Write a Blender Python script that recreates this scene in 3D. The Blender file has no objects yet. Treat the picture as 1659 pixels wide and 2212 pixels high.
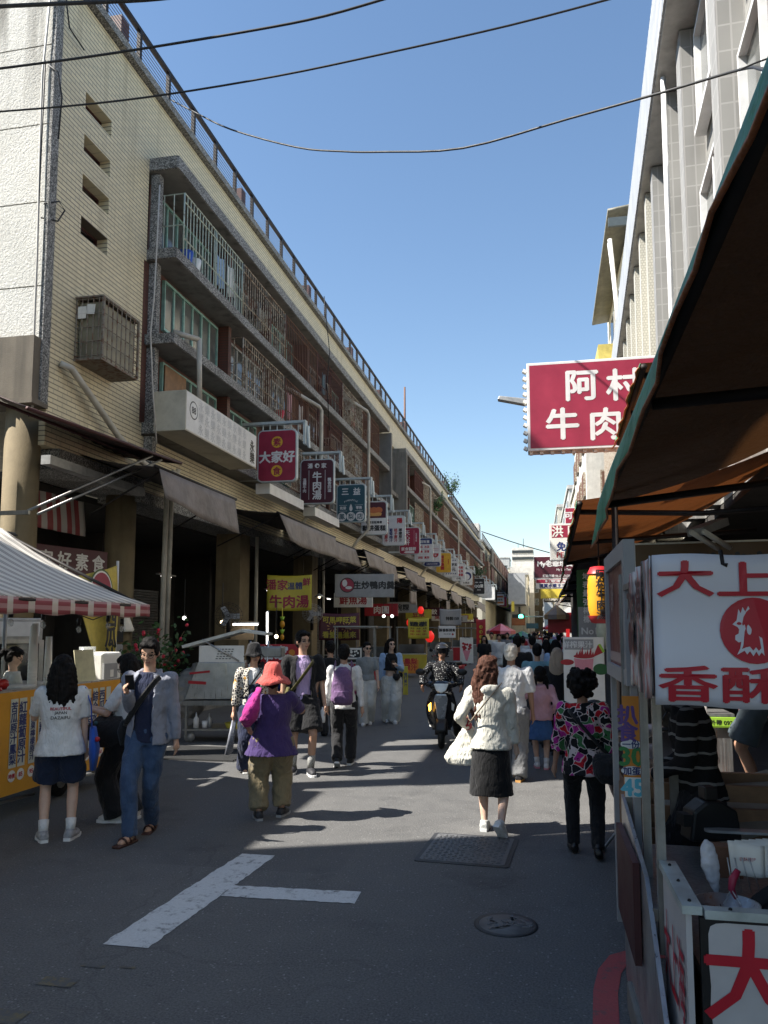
import bpy, bmesh, random, math
import numpy as np
from math import sin, cos, pi, radians, atan, tan, sqrt, atan2
from mathutils import Vector, Matrix, Euler, noise
R = radians
SC = bpy.context.scene
COL = SC.collection
rnd = random.Random(11)
# ------------------------------------------------------------------ camera
EYE = Vector((0, 0, 1.9))
PITCH, YAW, FPX = math.atan(76/780), R(11.18), 780.0
cam = bpy.data.cameras.new('camera')
cam.sensor_fit = 'HORIZONTAL'; cam.sensor_width = 36; cam.lens = FPX/768*36
cam.shift_y = 41/768; cam.clip_start = 0.05; cam.clip_end = 3000
cam_ob = bpy.data.objects.new('camera', cam); COL.objects.link(cam_ob)
cam_ob.location = EYE; cam_ob.rotation_euler = (pi/2+PITCH, 0, YAW)
SC.camera = cam_ob
# ------------------------------------------------------------------ sky and sun
SUN_EL, SUN_AZ = 48.0, 22.0          # sun stands over the street's left side, a little behind the viewer
sdir = Vector((-cos(R(SUN_EL))*cos(R(SUN_AZ)), -cos(R(SUN_EL))*sin(R(SUN_AZ)), sin(R(SUN_EL))))
world = bpy.data.worlds.new('World'); SC.world = world; world.use_nodes = True
wn = world.node_tree
sky = wn.nodes.new('ShaderNodeTexSky'); sky.sky_type = 'NISHITA'; sky.sun_disc = False
sky.sun_elevation = R(SUN_EL); sky.sun_rotation = atan2(sdir.x, sdir.y)
sky.air_density = 1.15; sky.dust_density = 0.15; sky.ozone_density = .8
bg = wn.nodes['Background']; bg.inputs[1].default_value = 0.079
hs = wn.nodes.new('ShaderNodeHueSaturation'); hs.inputs['Saturation'].default_value = 1.08; wn.links.new(sky.outputs[0], hs.inputs['Color']); wn.links.new(hs.outputs[0], bg.inputs[0])
sl = bpy.data.lights.new('sun', 'SUN'); sl.energy = 5.0; sl.angle = R(0.5); sl.color = (1, .95, .87)
so = bpy.data.objects.new('sun', sl); COL.objects.link(so)
so.rotation_euler = sdir.to_track_quat('Z', 'Y').to_euler(); so.location = (-20, -10, 30)
SC.view_settings.view_transform = 'Standard'; SC.view_settings.look = 'None'
SC.view_settings.exposure = 1.33; SC.view_settings.gamma = 1
SC.cycles.max_bounces = 6; SC.cycles.diffuse_bounces = 3; SC.cycles.glossy_bounces = 2
SC.cycles.transmission_bounces = 3; SC.cycles.transparent_max_bounces = 8
SC.cycles.use_denoising = True

# ------------------------------------------------------------------ measuring: picture point (1659 wide) to a point of the street
_k = 768/1659; _f = FPX/_k; _cx = 384/_k; _cy = 553/_k
def _ray(px, py):
    x = (px-_cx)/_f; y = -(py-_cy)/_f
    up = y*cos(PITCH)+sin(PITCH); fw = cos(PITCH)-y*sin(PITCH)
    return Vector((x*cos(YAW)-fw*sin(YAW), x*sin(YAW)+fw*cos(YAW), up))
def GR(px, py, z=0.0):
    d = _ray(px, py); return EYE+d*((z-EYE.z)/d.z)
def AX(px, py, X):
    d = _ray(px, py); return EYE+d*(X/d.x)
def AY(px, py, Y):
    d = _ray(px, py); return EYE+d*(Y/d.y)

# ------------------------------------------------------------------ things, parts
def thing(name, label, cat, loc=(0, 0, 0), rz=0, group=None):
    o = bpy.data.objects.new(name, None); COL.objects.link(o)
    o.location = loc; o.rotation_euler = (0, 0, rz); o.empty_display_size = .1
    o['label'] = label; o['category'] = cat
    if group: o['group'] = group
    return o
def tag(o, label=None, cat=None, group=None, kind=None):
    for k, v in (('label', label), ('category', cat), ('group', group), ('kind', kind)):
        if v: o[k] = v
    return o
def kids(o): return [c for c in COL.objects if c.parent == o]
def copy_tree(o, loc, rz=None, label=None, group=None):
    ch = kids(o)
    r = o.copy(); COL.objects.link(r); r.location = loc
    if rz is not None: r.rotation_euler = (0, 0, rz)
    if label: r['label'] = label
    if group: r['group'] = group
    def rec(src, dst):
        for c in kids(src):
            n = c.copy(); COL.objects.link(n); n.parent = dst; rec(c, n)
    for c in ch:
        n = c.copy(); COL.objects.link(n); n.parent = r; rec(c, n)
    return r

class MB:
    """collects shapes, then links them as one mesh object"""
    def __init__(s): s.v = []; s.f = []; s.m = []; s.mats = []; s.cur = 0; s.smooth = []
    def mat(s, m):
        if m not in s.mats: s.mats.append(m)
        s.cur = s.mats.index(m); return s
    def add(s, vs, fs, smooth=False):
        b = len(s.v); s.v += [tuple(v) for v in vs]
        for f in fs: s.f.append(tuple(i+b for i in f)); s.m.append(s.cur); s.smooth.append(smooth)
        return s
    def box(s, c, d, rot=None):
        x, y, z = d[0]/2, d[1]/2, d[2]/2
        vs = [Vector((sx*x, sy*y, sz*z)) for sx in (-1, 1) for sy in (-1, 1) for sz in (-1, 1)]
        if rot is not None:
            M = rot if isinstance(rot, Matrix) else Euler(rot).to_matrix()
            vs = [M@v for v in vs]
        c = Vector(c); vs = [v+c for v in vs]
        return s.add(vs, [(0, 1, 3, 2), (4, 6, 7, 5), (0, 4, 5, 1), (2, 3, 7, 6), (0, 2, 6, 4), (1, 5, 7, 3)])
    def bx(s, x0, x1, y0, y1, z0, z1):
        return s.box(((x0+x1)/2, (y0+y1)/2, (z0+z1)/2), (abs(x1-x0), abs(y1-y0), abs(z1-z0)))
    def quad(s, *p): return s.add(p, [tuple(range(len(p)))])
    def tube(s, pts, r, n=8, cap=True, smooth=True, flat=1.0):
        pts = [Vector(p) for p in pts]; m = len(pts)
        rs = r if isinstance(r, (list, tuple)) else [r]*m
        vs = []; up = None
        for i, p in enumerate(pts):
            t = (pts[min(i+1, m-1)]-pts[max(i-1, 0)])
            t = t.normalized() if t.length > 1e-9 else Vector((0, 0, 1))
            if up is None:
                a = Vector((0, 0, 1)) if abs(t.z) < .9 else Vector((0, 1, 0))
                up = (a-t*a.dot(t)).normalized()
            else:
                up = (up-t*up.dot(t)); up = up.normalized() if up.length > 1e-6 else t.orthogonal().normalized()
            sd = t.cross(up)
            for k in range(n):
                a = 2*pi*k/n
                vs.append(p+up*(cos(a)*rs[i])+sd*(sin(a)*rs[i]*flat))
        fs = [(i*n+k, i*n+(k+1) % n, (i+1)*n+(k+1) % n, (i+1)*n+k) for i in range(m-1) for k in range(n)]
        if cap: fs += [tuple(range(n-1, -1, -1)), tuple((m-1)*n+k for k in range(n))]
        return s.add(vs, fs, smooth)
    def rings(s, rings, cap=True, smooth=True):
        """rings: list of (centre, rx, ry[, tilt matrix]) stacked loops"""
        n = 20; vs = []
        for q in rings:
            c, rx, ry = Vector(q[0]), q[1], q[2]; M = q[3] if len(q) > 3 else None
            for k in range(n):
                a = 2*pi*k/n; v = Vector((cos(a)*rx, sin(a)*ry, 0))
                vs.append(c+(M@v if M is not None else v))
        m = len(rings)
        fs = [(i*n+k, i*n+(k+1) % n, (i+1)*n+(k+1) % n, (i+1)*n+k) for i in range(m-1) for k in range(n)]
        if cap: fs += [tuple(range(n-1, -1, -1)), tuple((m-1)*n+k for k in range(n))]
        return s.add(vs, fs, smooth)
    def lathe(s, prof, c=(0, 0, 0), n=20, cap=True, smooth=True):
        c = Vector(c); vs = [c+Vector((cos(2*pi*k/n)*r, sin(2*pi*k/n)*r, z)) for r, z in prof for k in range(n)]
        m = len(prof)
        fs = [(i*n+k, i*n+(k+1) % n, (i+1)*n+(k+1) % n, (i+1)*n+k) for i in range(m-1) for k in range(n)]
        if cap: fs += [tuple(range(n-1, -1, -1)), tuple((m-1)*n+k for k in range(n))]
        return s.add(vs, fs, smooth)
    def ball(s, c, r, n=12, rot=None):
        r = r if isinstance(r, (tuple, list)) else (r, r, r); c = Vector(c)
        vs = []; M = Euler(rot).to_matrix() if rot else None
        for i in range(n//2+1):
            th = pi*i/(n//2); th = min(max(th, .02), pi-.02)
            for k in range(n):
                v = Vector((r[0]*sin(th)*cos(2*pi*k/n), r[1]*sin(th)*sin(2*pi*k/n), -r[2]*cos(th)))
                vs.append(c+(M@v if M else v))
        m = n//2+1
        fs = [(i*n+k, i*n+(k+1) % n, (i+1)*n+(k+1) % n, (i+1)*n+k) for i in range(m-1) for k in range(n)]
        fs += [tuple(range(n-1, -1, -1)), tuple((m-1)*n+k for k in range(n))]
        return s.add(vs, fs, True)
    def prism(s, poly, M, t):
        """poly: 2-D outline; M: 4x4 placing it; t: thickness along local +z"""
        n = len(poly)
        vs = [M@Vector((x, y, 0)) for x, y in poly]+[M@Vector((x, y, t)) for x, y in poly]
        fs = [tuple(range(n-1, -1, -1)), tuple(range(n, 2*n))]+[(k, (k+1) % n, n+(k+1) % n, n+k) for k in range(n)]
        return s.add(vs, fs)
    def sheet(s, fn, nu, nv, smooth=True):
        vs = [fn(i/nu, j/nv) for j in range(nv+1) for i in range(nu+1)]
        fs = [(j*(nu+1)+i, j*(nu+1)+i+1, (j+1)*(nu+1)+i+1, (j+1)*(nu+1)+i) for j in range(nv) for i in range(nu)]
        return s.add(vs, fs, smooth)
    def build(s, name, mat=None, parent=None, world=False, thick=0, bevel=0, label=None):
        me = bpy.data.meshes.new(name)
        vs = s.v
        if world and parent is not None:
            Mi = (Matrix.Translation(parent.location)@parent.rotation_euler.to_matrix().to_4x4()).inverted()
            vs = [tuple(Mi@Vector(v)) for v in vs]
        me.from_pydata(vs, [], s.f)
        mats = ([mat] if mat and not s.mats else s.mats) or ([mat] if mat else [])
        for m in mats: me.materials.append(m)
        me.polygons.foreach_set('material_index', s.m if len(mats) > 1 else [0]*len(s.f))
        me.polygons.foreach_set('use_smooth', s.smooth)
        bm = bmesh.new(); bm.from_mesh(me)
        bmesh.ops.recalc_face_normals(bm, faces=bm.faces[:]) if not thick else None
        bm.to_mesh(me); bm.free()
        o = bpy.data.objects.new(name, me); COL.objects.link(o)
        if parent is not None: o.parent = parent
        if thick:
            md = o.modifiers.new('s', 'SOLIDIFY'); md.thickness = thick; md.offset = 0
        if bevel:
            md = o.modifiers.new('b', 'BEVEL'); md.width = bevel; md.segments = 2; md.limit_method = 'ANGLE'
        if label: o['label'] = label
        return o

def FR(origin, u, v):
    """frame with x along u and y along v at origin"""
    u = Vector(u).normalized(); v = Vector(v).normalized(); w = u.cross(v)
    M = Matrix((u, v, w)).transposed().to_4x4(); M.translation = Vector(origin); return M
def rrect(w, h, r, n=5):
    out = []
    for cx, cy, a0 in ((w/2-r, h/2-r, 0), (-w/2+r, h/2-r, 90), (-w/2+r, -h/2+r, 180), (w/2-r, -h/2+r, 270)):
        for k in range(n+1):
            a = R(a0+90*k/n); out.append((cx+r*cos(a), cy+r*sin(a)))
    return out
def circ(r, n=28, cx=0, cy=0): return [(cx+r*cos(2*pi*k/n), cy+r*sin(2*pi*k/n)) for k in range(n)]

# lettering --------------------------------------------------------
_glyph = {}
def glyphs(txt):
    if txt in _glyph: return _glyph[txt]
    cu = bpy.data.curves.new('lettering', 'FONT'); cu.body = txt; cu.size = 1; cu.resolution_u = 2
    cu.align_x = 'CENTER'; cu.space_line = .95
    o = bpy.data.objects.new('lettering', cu); COL.objects.link(o)
    dg = bpy.context.evaluated_depsgraph_get()
    me = bpy.data.meshes.new_from_object(o.evaluated_get(dg))
    vs = [v.co.copy() for v in me.vertices]; fs = [tuple(p.vertices) for p in me.polygons]
    bpy.data.objects.remove(o); bpy.data.curves.remove(cu); bpy.data.meshes.remove(me)
    if vs:
        xs = [v.x for v in vs]; ys = [v.y for v in vs]
        c = Vector(((min(xs)+max(xs))/2, (min(ys)+max(ys))/2, 0)); vs = [v-c for v in vs]
    _glyph[txt] = (vs, fs); return _glyph[txt]
def write(mb, M, txt, x, y, size, bold=.03, sx=1.0, rot=0, z=.003):
    """txt centred at (x, y) of frame M; size is the em; vertical text uses newlines"""
    vs, fs = glyphs(txt); c, s_ = cos(rot), sin(rot)
    offs = [(0, 0)] if not bold else [(-bold, 0), (bold, 0), (0, bold*.8), (0, -bold*.8)]
    for i, (dx, dy) in enumerate(offs):
        out = []
        for v in vs:
            a, b = (v.x+dx)*size*sx, (v.y+dy)*size
            out.append(M@Vector((x+a*c-b*s_, y+a*s_+b*c, z+i*.0002)))
        mb.add(out, fs)
    return mb
def disc(mb, M, x, y, r, z=.002, n=28, ry=None):
    ry = ry or r
    return mb.add([M@Vector((x+r*cos(2*pi*k/n), y+ry*sin(2*pi*k/n), z)) for k in range(n)], [tuple(range(n))])
def patch(mb, M, poly, z=.002):
    return mb.add([M@Vector((x, y, z)) for x, y in poly], [tuple(range(len(poly)))])
def rect(mb, M, x0, x1, y0, y1, z=.002): return patch(mb, M, [(x0, y0), (x1, y0), (x1, y1), (x0, y1)], z)

# ------------------------------------------------------------------ materials
class NT:
    def __init__(s, name):
        s.m = bpy.data.materials.new(name); s.m.use_nodes = True; s.t = s.m.node_tree
        s.b = s.t.nodes['Principled BSDF']; s.tc = None
    def n(s, ty, **kw):
        nd = s.t.nodes.new(ty)
        for k, v in kw.items(): setattr(nd, k, v)
        return nd
    def l(s, a, b): s.t.links.new(a, b)
    def co(s, kind='Object'):
        if s.tc is None: s.tc = s.n('ShaderNodeTexCoord')
        return s.tc.outputs[kind]
    def noise(s, scale, detail=4, rough=.55, vec=None, dist=0):
        nd = s.n('ShaderNodeTexNoise'); nd.inputs['Scale'].default_value = scale
        nd.inputs['Detail'].default_value = detail; nd.inputs['Roughness'].default_value = rough
        nd.inputs['Distortion'].default_value = dist
        s.l(vec or s.co(), nd.inputs['Vector']); return nd.outputs['Fac']
    def ramp(s, fac, stops):
        nd = s.n('ShaderNodeValToRGB'); e = nd.color_ramp.elements
        while len(e) < len(stops): e.new(.5)
        for i, (p, c) in enumerate(stops):
            e[i].position = p; e[i].color = (c[0], c[1], c[2], 1) if isinstance(c, tuple) else (c, c, c, 1)
        s.l(fac, nd.inputs[0]); return nd.outputs[0]
    def mix(s, fac, a, b, mode='MIX'):
        nd = s.n('ShaderNodeMix'); nd.data_type = 'RGBA'; nd.blend_type = mode
        for sock, v in ((nd.inputs[0], fac), (nd.inputs[6], a), (nd.inputs[7], b)):
            if isinstance(v, (int, float)): sock.default_value = v
            elif isinstance(v, tuple): sock.default_value = (*v[:3], 1)
            else: s.l(v, sock)
        return nd.outputs[2]
    def math(s, op, a, b=0.0, c=0.0):
        nd = s.n('ShaderNodeMath', operation=op)
        for i, v in enumerate((a, b, c)):
            if isinstance(v, (int, float)): nd.inputs[i].default_value = v
            else: s.l(v, nd.inputs[i])
        return nd.outputs[0]
    def bump(s, h, strength=.3, dist=.01):
        nd = s.n('ShaderNodeBump'); nd.inputs['Strength'].default_value = strength; nd.inputs['Distance'].default_value = dist
        s.l(h, nd.inputs['Height']); s.l(nd.outputs[0], s.b.inputs['Normal'])
    def map(s, scale=(1, 1, 1), loc=(0, 0, 0), rot=(0, 0, 0), kind='Object'):
        nd = s.n('ShaderNodeMapping'); nd.inputs['Scale'].default_value = scale; nd.inputs['Location'].default_value = loc
        nd.inputs['Rotation'].default_value = rot
        s.l(s.co(kind), nd.inputs[0]); return nd.outputs[0]
    def sep(s, vec=None):
        nd = s.n('ShaderNodeSeparateXYZ'); s.l(vec or s.co(), nd.inputs[0]); return nd.outputs
    def comb(s, x=0, y=0, z=0):
        nd = s.n('ShaderNodeCombineXYZ')
        for i, v in enumerate((x, y, z)):
            if isinstance(v, (int, float)): nd.inputs[i].default_value = v
            else: s.l(v, nd.inputs[i])
        return nd.outputs[0]
    def col(s, c):
        if isinstance(c, tuple): s.b.inputs['Base Color'].default_value = (*c[:3], 1)
        else: s.l(c, s.b.inputs['Base Color'])
        return s
    def set(s, rough=None, metal=None, spec=None, trans=None, emit=None, es=None, alpha=None, sheen=None, ior=None, coat=None):
        b = s.b.inputs
        if rough is not None:
            if isinstance(rough, (int, float)): b['Roughness'].default_value = rough
            else: s.l(rough, b['Roughness'])
        if metal is not None: b['Metallic'].default_value = metal
        if spec is not None: b['Specular IOR Level'].default_value = spec
        if trans is not None: b['Transmission Weight'].default_value = trans
        if ior is not None: b['IOR'].default_value = ior
        if coat is not None: b['Coat Weight'].default_value = coat
        if sheen is not None: b['Sheen Weight'].default_value = sheen
        if alpha is not None: b['Alpha'].default_value = alpha
        if emit is not None: b['Emission Color'].default_value = (*emit, 1); b['Emission Strength'].default_value = es or 1
        return s
def sc(c, k): return tuple(min(1, x*k) for x in c)
_plain = {}
def plain(name, c, rough=.6, metal=0, var=.25, scale=9, bump=0.0, spec=.4, grime=0.0):
    """a surface of one colour with wear: uneven tone, a few stains, slight relief"""
    key = (name, c, rough, metal)
    if key in _plain: return _plain[key]
    t = NT(name); n1 = t.noise(scale, 5, .6); n2 = t.noise(scale*7, 3, .6)
    a = t.ramp(n1, [(.25, sc(c, 1-var)), (.75, sc(c, 1+var*.6))])
    a = t.mix(t.math('MULTIPLY', n2, var*.6), a, sc(c, .6))
    if grime:
        g = t.ramp(t.noise(scale*.35, 6, .7), [(.48, 0.0), (.72, 1.0)])
        a = t.mix(t.math('MULTIPLY', g, grime), a, (c[0]*.25+.01, c[1]*.23+.01, c[2]*.2+.01))
    t.col(a).set(rough=t.ramp(n1, [(.2, max(.05, rough-.12)), (.8, min(1, rough+.12))]), metal=metal, spec=spec)
    if bump: t.bump(n2, bump, .01)
    _plain[key] = t.m; return t.m
def cloth(name, c, c2=None, weave=True, rough=.9, wr=.6):
    t = NT(name); n1 = t.noise(6, 4); n2 = t.noise(260, 2)
    w = t.n('ShaderNodeTexNoise'); w.inputs['Scale'].default_value = 9; w.inputs['Detail'].default_value = 3; w.inputs['Distortion'].default_value = 1.2
    t.l(t.map((1, 1, .55)), w.inputs[0])
    a = t.ramp(n1, [(.3, sc(c, .85)), (.7, sc(c2 or c, 1.08))])
    a = t.mix(t.math('MULTIPLY', n2, .3), a, sc(c, .6))
    t.col(a).set(rough=rough, spec=.25, sheen=.12)
    w2 = t.n('ShaderNodeTexNoise'); w2.inputs['Scale'].default_value = 22; w2.inputs['Detail'].default_value = 2; w2.inputs['Distortion'].default_value = 1.8; t.l(t.map((1, 1, .35), rot=(.3, .2, 0)), w2.inputs[0])
    h = t.math('ADD', t.math('MULTIPLY', w.outputs[0], 1.0), t.math('MULTIPLY', w2.outputs[0], .5)); t.bump(h, wr, .04); return t.m
def glow(name, c, s):
    t = NT(name); t.col(sc(c, .9)).set(emit=c, es=s, rough=.4); return t.m
def glass(name, c=(.06, .07, .07), rough=.08):
    t = NT(name); n = t.noise(1.3, 3); t.col(t.ramp(n, [(.3, sc(c, .6)), (.7, sc(c, 1.5))])).set(rough=rough, spec=.6); return t.m
M = {}
def _mats():
    # asphalt: aggregate speckle, worn lanes, dark stains, hairline patches
    t = NT('asphalt'); sp = t.n('ShaderNodeTexVoronoi'); sp.inputs['Scale'].default_value = 60; t.l(t.co(), sp.inputs[0])
    big = t.noise(.45, 5, .6); mid = t.noise(3.2, 5, .65); fine = t.noise(75, 3, .75)
    a = t.ramp(big, [(.3, (.078, .077, .076)), (.7, (.115, .113, .11))])
    a = t.mix(.55, a, t.ramp(mid, [(.3, (.048, .048, .048)), (.72, (.125, .123, .119))]))
    a = t.mix(t.math('MULTIPLY', t.ramp(fine, [(.4, 0.0), (.66, 1.0)]), .62), a, (.22, .215, .205))
    cs = t.n('ShaderNodeSeparateColor'); t.l(sp.outputs['Color'], cs.inputs[0])
    chip = t.math('MULTIPLY', t.math('GREATER_THAN', cs.outputs[0], .965), t.math('LESS_THAN', sp.outputs['Distance'], .42))
    a = t.mix(t.math('MULTIPLY', chip, .62), a, (.30, .295, .29))
    st = t.ramp(t.noise(1.1, 6, .7), [(.56, 0.0), (.7, 1.0)]); a = t.mix(t.math('MULTIPLY', st, .45), a, (.035, .035, .037))
    wv = t.n('ShaderNodeVectorMath', operation='MULTIPLY_ADD'); nz = t.n('ShaderNodeTexNoise'); nz.inputs['Scale'].default_value = 1.6; nz.inputs['Detail'].default_value = 6; t.l(t.co(), nz.inputs[0])
    t.l(nz.outputs['Color'], wv.inputs[0]); wv.inputs[1].default_value = (.9, .9, .9); t.l(t.co(), wv.inputs[2])
    cr = t.n('ShaderNodeTexVoronoi'); cr.feature = 'DISTANCE_TO_EDGE'; cr.inputs['Scale'].default_value = .34; t.l(wv.outputs[0], cr.inputs[0])
    ck = t.math('MULTIPLY', t.math('LESS_THAN', cr.outputs[0], .006), t.ramp(t.noise(.6, 3), [(.45, 0.0), (.6, 1.0)])); a = t.mix(t.math('MULTIPLY', ck, .22), a, (.03, .03, .03))
    pv = t.n('ShaderNodeTexVoronoi'); pv.distance = 'CHEBYCHEV'; pv.inputs['Scale'].default_value = .22; t.l(t.co(), pv.inputs[0]); pc = t.n('ShaderNodeSeparateColor'); t.l(pv.outputs['Color'], pc.inputs[0])
    a = t.mix(t.math('MULTIPLY', pc.outputs[0], .28), a, (.05, .05, .052))
    gm_ = t.ramp(t.noise(5, 5, .7), [(.66, 0.0), (.7, 1.0)]); a = t.mix(t.math('MULTIPLY', gm_, .5), a, (.04, .04, .04))
    t.col(a).set(rough=t.ramp(mid, [(.3, .72), (.7, .92)]), spec=.3)
    t.bump(t.math('ADD', fine, t.math('MULTIPLY', sp.outputs['Distance'], .7)), .55, .008); M['asphalt'] = t.m
    def paint(name, c, lo=.345):
        t = NT(name); n = t.noise(7, 6, .75); f = t.noise(90, 3, .7); n3 = t.noise(22, 4, .7)
        w = t.ramp(t.math('ADD', t.math('MULTIPLY', n, .6), t.math('MULTIPLY', n3, .4)), [(lo, 0.0), (lo+.13, 1.0)])
        a = t.mix(w, (.1, .1, .098), t.ramp(f, [(.3, sc(c, .78)), (.7, c)]))
        t.col(a).set(rough=.8, spec=.25); t.bump(f, .4, .006); return t.m
    M['white_paint'] = paint('road_paint_white', (.6, .61, .6)); M['red_paint'] = paint('road_paint_red', (.42, .09, .09))
    M['yellow_paint'] = paint('road_paint_yellow', (.2, .16, .08), .47)
    # cream wall tile: thin courses with dark joints, staggered, slight tone change per tile
    def tile(name, c, joint, bw, bh, ms, ax='yz', stain=.35, smooth=.0):
        cream = name.startswith('cream')
        t = NT(name); s = t.sep()
        vec = t.comb(s[1] if ax[0] == 'y' else s[0], s[2])
        br = t.n('ShaderNodeTexBrick'); br.inputs['Scale'].default_value = 1; br.inputs['Brick Width'].default_value = bw
        br.inputs['Row Height'].default_value = bh; br.inputs['Mortar Size'].default_value = ms; br.inputs['Mortar Smooth'].default_value = smooth
        br.inputs['Color1'].default_value = (*sc(c, .92), 1); br.inputs['Color2'].default_value = (*sc(c, 1.06), 1); br.inputs['Mortar'].default_value = (*joint, 1)
        br.inputs['Bias'].default_value = 0; br.offset = 0.0 if 'pier' in name else .5; t.l(vec, br.inputs[0])
        a = br.outputs[0]
        if cream: a = t.mix(t.math('MULTIPLY', t.math('LESS_THAN', t.math('FRACT', t.math('MULTIPLY', s[2], 1/bh)), .17), .92), a, (.10, .085, .065))
        g = t.ramp(t.noise(.55, 6, .65), [(.35, .0), (.75, 1.0)])
        a = t.mix(t.math('MULTIPLY', g, stain), a, sc(c, .62))
        v = t.n('ShaderNodeTexNoise'); v.inputs['Scale'].default_value = 1; v.inputs['Detail'].default_value = 5
        t.l(t.map((3, 3, .22)), v.inputs[0])
        a = t.mix(t.math('MULTIPLY', t.ramp(v.outputs[0], [(.55, 0.0), (.72, 1.0)]), stain*.9), a, (c[0]*.3, c[1]*.27, c[2]*.22))
        t.col(a).set(rough=.55, spec=.35); t.bump(br.outputs['Fac'], -.5, .012); return t.m
    M['tile_cream'] = tile('cream_wall_tile', (.74, .645, .43), (.46, .41, .3), .26, .085, .008)
    M['tile_cream_x'] = tile('cream_wall_tile_end', (.74, .645, .43), (.46, .41, .3), .26, .085, .008, 'xz')
    M['tile_grey'] = tile('grey_wall_tile', (.29, .286, .27), (.2, .2, .19), .28, .09, .010, 'yz', .25)
    M['tile_grey_big'] = tile('grey_pier_tile', (.28, .275, .26), (.37, .36, .345), .30, .36, .012, 'yz', .2)
    M['tile_grey_bigx'] = tile('grey_pier_tile_end', (.28, .275, .26), (.37, .36, .345), .17, .36, .012, 'xz', .2)
    M['tile_white'] = tile('white_mosaic_tile', (.58, .56, .48), (.4, .38, .32), .07, .07, .009, 'yz', .3)
    M['tile_whitex'] = tile('white_mosaic_tile_end', (.58, .56, .48), (.4, .38, .32), .07, .07, .009, 'xz', .3)
    M['tile_red'] = tile('oxblood_tile', (.125, .05, .038), (.07, .05, .04), .22, .07, .008)
    # pebble-dash (washed grit)
    t = NT('pebble_dash'); v = t.n('ShaderNodeTexVoronoi'); v.inputs['Scale'].default_value = 55; t.l(t.co(), v.inputs[0])
    cs = t.n('ShaderNodeSeparateColor'); t.l(v.outputs['Color'], cs.inputs[0])
    a = t.ramp(cs.outputs[0], [(.2, (.07, .07, .07)), (.55, (.19, .19, .18)), (.95, (.45, .44, .42))])
    a = t.mix(t.math('MULTIPLY', t.ramp(t.noise(1.4, 5, .7), [(.45, 0.0), (.75, 1.0)]), .6), a, (.08, .075, .065))
    t.col(a).set(rough=.85); t.bump(v.outputs['Distance'], -.6, .012); M['pebble'] = t.m
    # rough stucco
    t = NT('rough_stucco'); n = t.noise(26, 5, .7); n2 = t.noise(.8, 5)
    v = t.n('ShaderNodeTexNoise'); v.inputs['Scale'].default_value = 1; v.inputs['Detail'].default_value = 6; t.l(t.map((4, 4, .3)), v.inputs[0])
    a = t.ramp(n2, [(.3, (.62, .61, .56)), (.7, (.74, .73, .68))])
    z = t.sep()[2]
    hi = t.math('MULTIPLY', t.ramp(t.math('MULTIPLY', z, .075), [(.78, 0.0), (.97, 1.0)]), t.ramp(v.outputs[0], [(.45, 0.0), (.65, 1.0)]))
    a = t.mix(t.math('MULTIPLY', hi, .8), a, (.13, .12, .1))
    t.col(a).set(rough=.9); t.bump(n, 1.0, .05); M['stucco'] = t.m
    def conc(name, c, st=.6):
        t = NT(name); n = t.noise(2.2, 6, .65); f = t.noise(40, 4)
        v = t.n('ShaderNodeTexNoise'); v.inputs['Scale'].default_value = 1; v.inputs['Detail'].default_value = 6; t.l(t.map((3, 3, .3)), v.inputs[0])
        a = t.ramp(n, [(.3, sc(c, .75)), (.7, sc(c, 1.1))])
        a = t.mix(t.math('MULTIPLY', t.ramp(v.outputs[0], [(.5, 0.0), (.7, 1.0)]), st), a, sc(c, .3))
        a = t.mix(t.math('MULTIPLY', f, .25), a, sc(c, .6))
        t.col(a).set(rough=.88); t.bump(f, .4, .01); return t.m
    M['concrete'] = conc('weathered_concrete', (.20, .195, .18), .8); M['stained_shaded'] = conc('stained_shaded_render', (.17, .145, .11), .8); M['concrete_l'] = conc('pale_concrete', (.5, .49, .46), .4)
    M['pillar'] = conc('ochre_render', (.21, .165, .095), .5); M['plaster_y'] = conc('cream_render', (.68, .62, .48), .3)
    M['plaster_w'] = conc('white_render', (.62, .6, .55), .25); M['plaster_g'] = conc('grey_render', (.5, .5, .48), .3)
    M['dark_wall'] = conc('dark_streaked_wall', (.055, .05, .045), .4)  # dark base tone with darker streaks
    # corrugated white sheet
    t = NT('white_corrugated'); w = t.n('ShaderNodeTexWave'); w.inputs['Scale'].default_value = 1.6; w.bands_direction = 'Y'; t.l(t.co(), w.inputs[0])
    t.col(t.ramp(t.noise(2, 5), [(.3, (.36, .37, .38)), (.7, (.46, .47, .48))])).set(rough=.45); t.bump(w.outputs[0], 1.0, .06); M['corrugated'] = t.m
    # roller shutter (ribs along z)
    t = NT('roller_shutter'); w = t.n('ShaderNodeTexWave'); w.inputs['Scale'].default_value = 4.2; w.bands_direction = 'Z'; t.l(t.co(), w.inputs[0])
    t.col(t.ramp(t.noise(3, 5), [(.3, (.13, .125, .12)), (.7, (.2, .195, .19))])).set(rough=.5, metal=.3); t.bump(w.outputs[0], 1.0, .05); M['shutter'] = t.m
    def stripes(name, c1, c2, per, ax=1, c3=None, duty=.5, sheer=0):
        t = NT(name); x = t.sep()[ax]
        fr = t.math('FRACT', t.math('MULTIPLY', x, 1/per))
        k = t.math('LESS_THAN', fr, duty); a = t.mix(k, c1, c2)
        if c3: a = t.mix(t.math('LESS_THAN', t.math('ABSOLUTE', t.math('SUBTRACT', fr, duty*.5)), duty*.12), a, c3)
        a = t.mix(t.math('MULTIPLY', t.noise(5, 5), .35), a, sc(c1, .55)); t.col(a).set(rough=.75); t.bump(t.noise(12, 4), .3, .02); return t.m
    M['stall_canvas'] = stripes('striped_canvas', (.68, .64, .57), (.27, .245, .22), .2, 1, (.5, .47, .42), .45)
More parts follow.
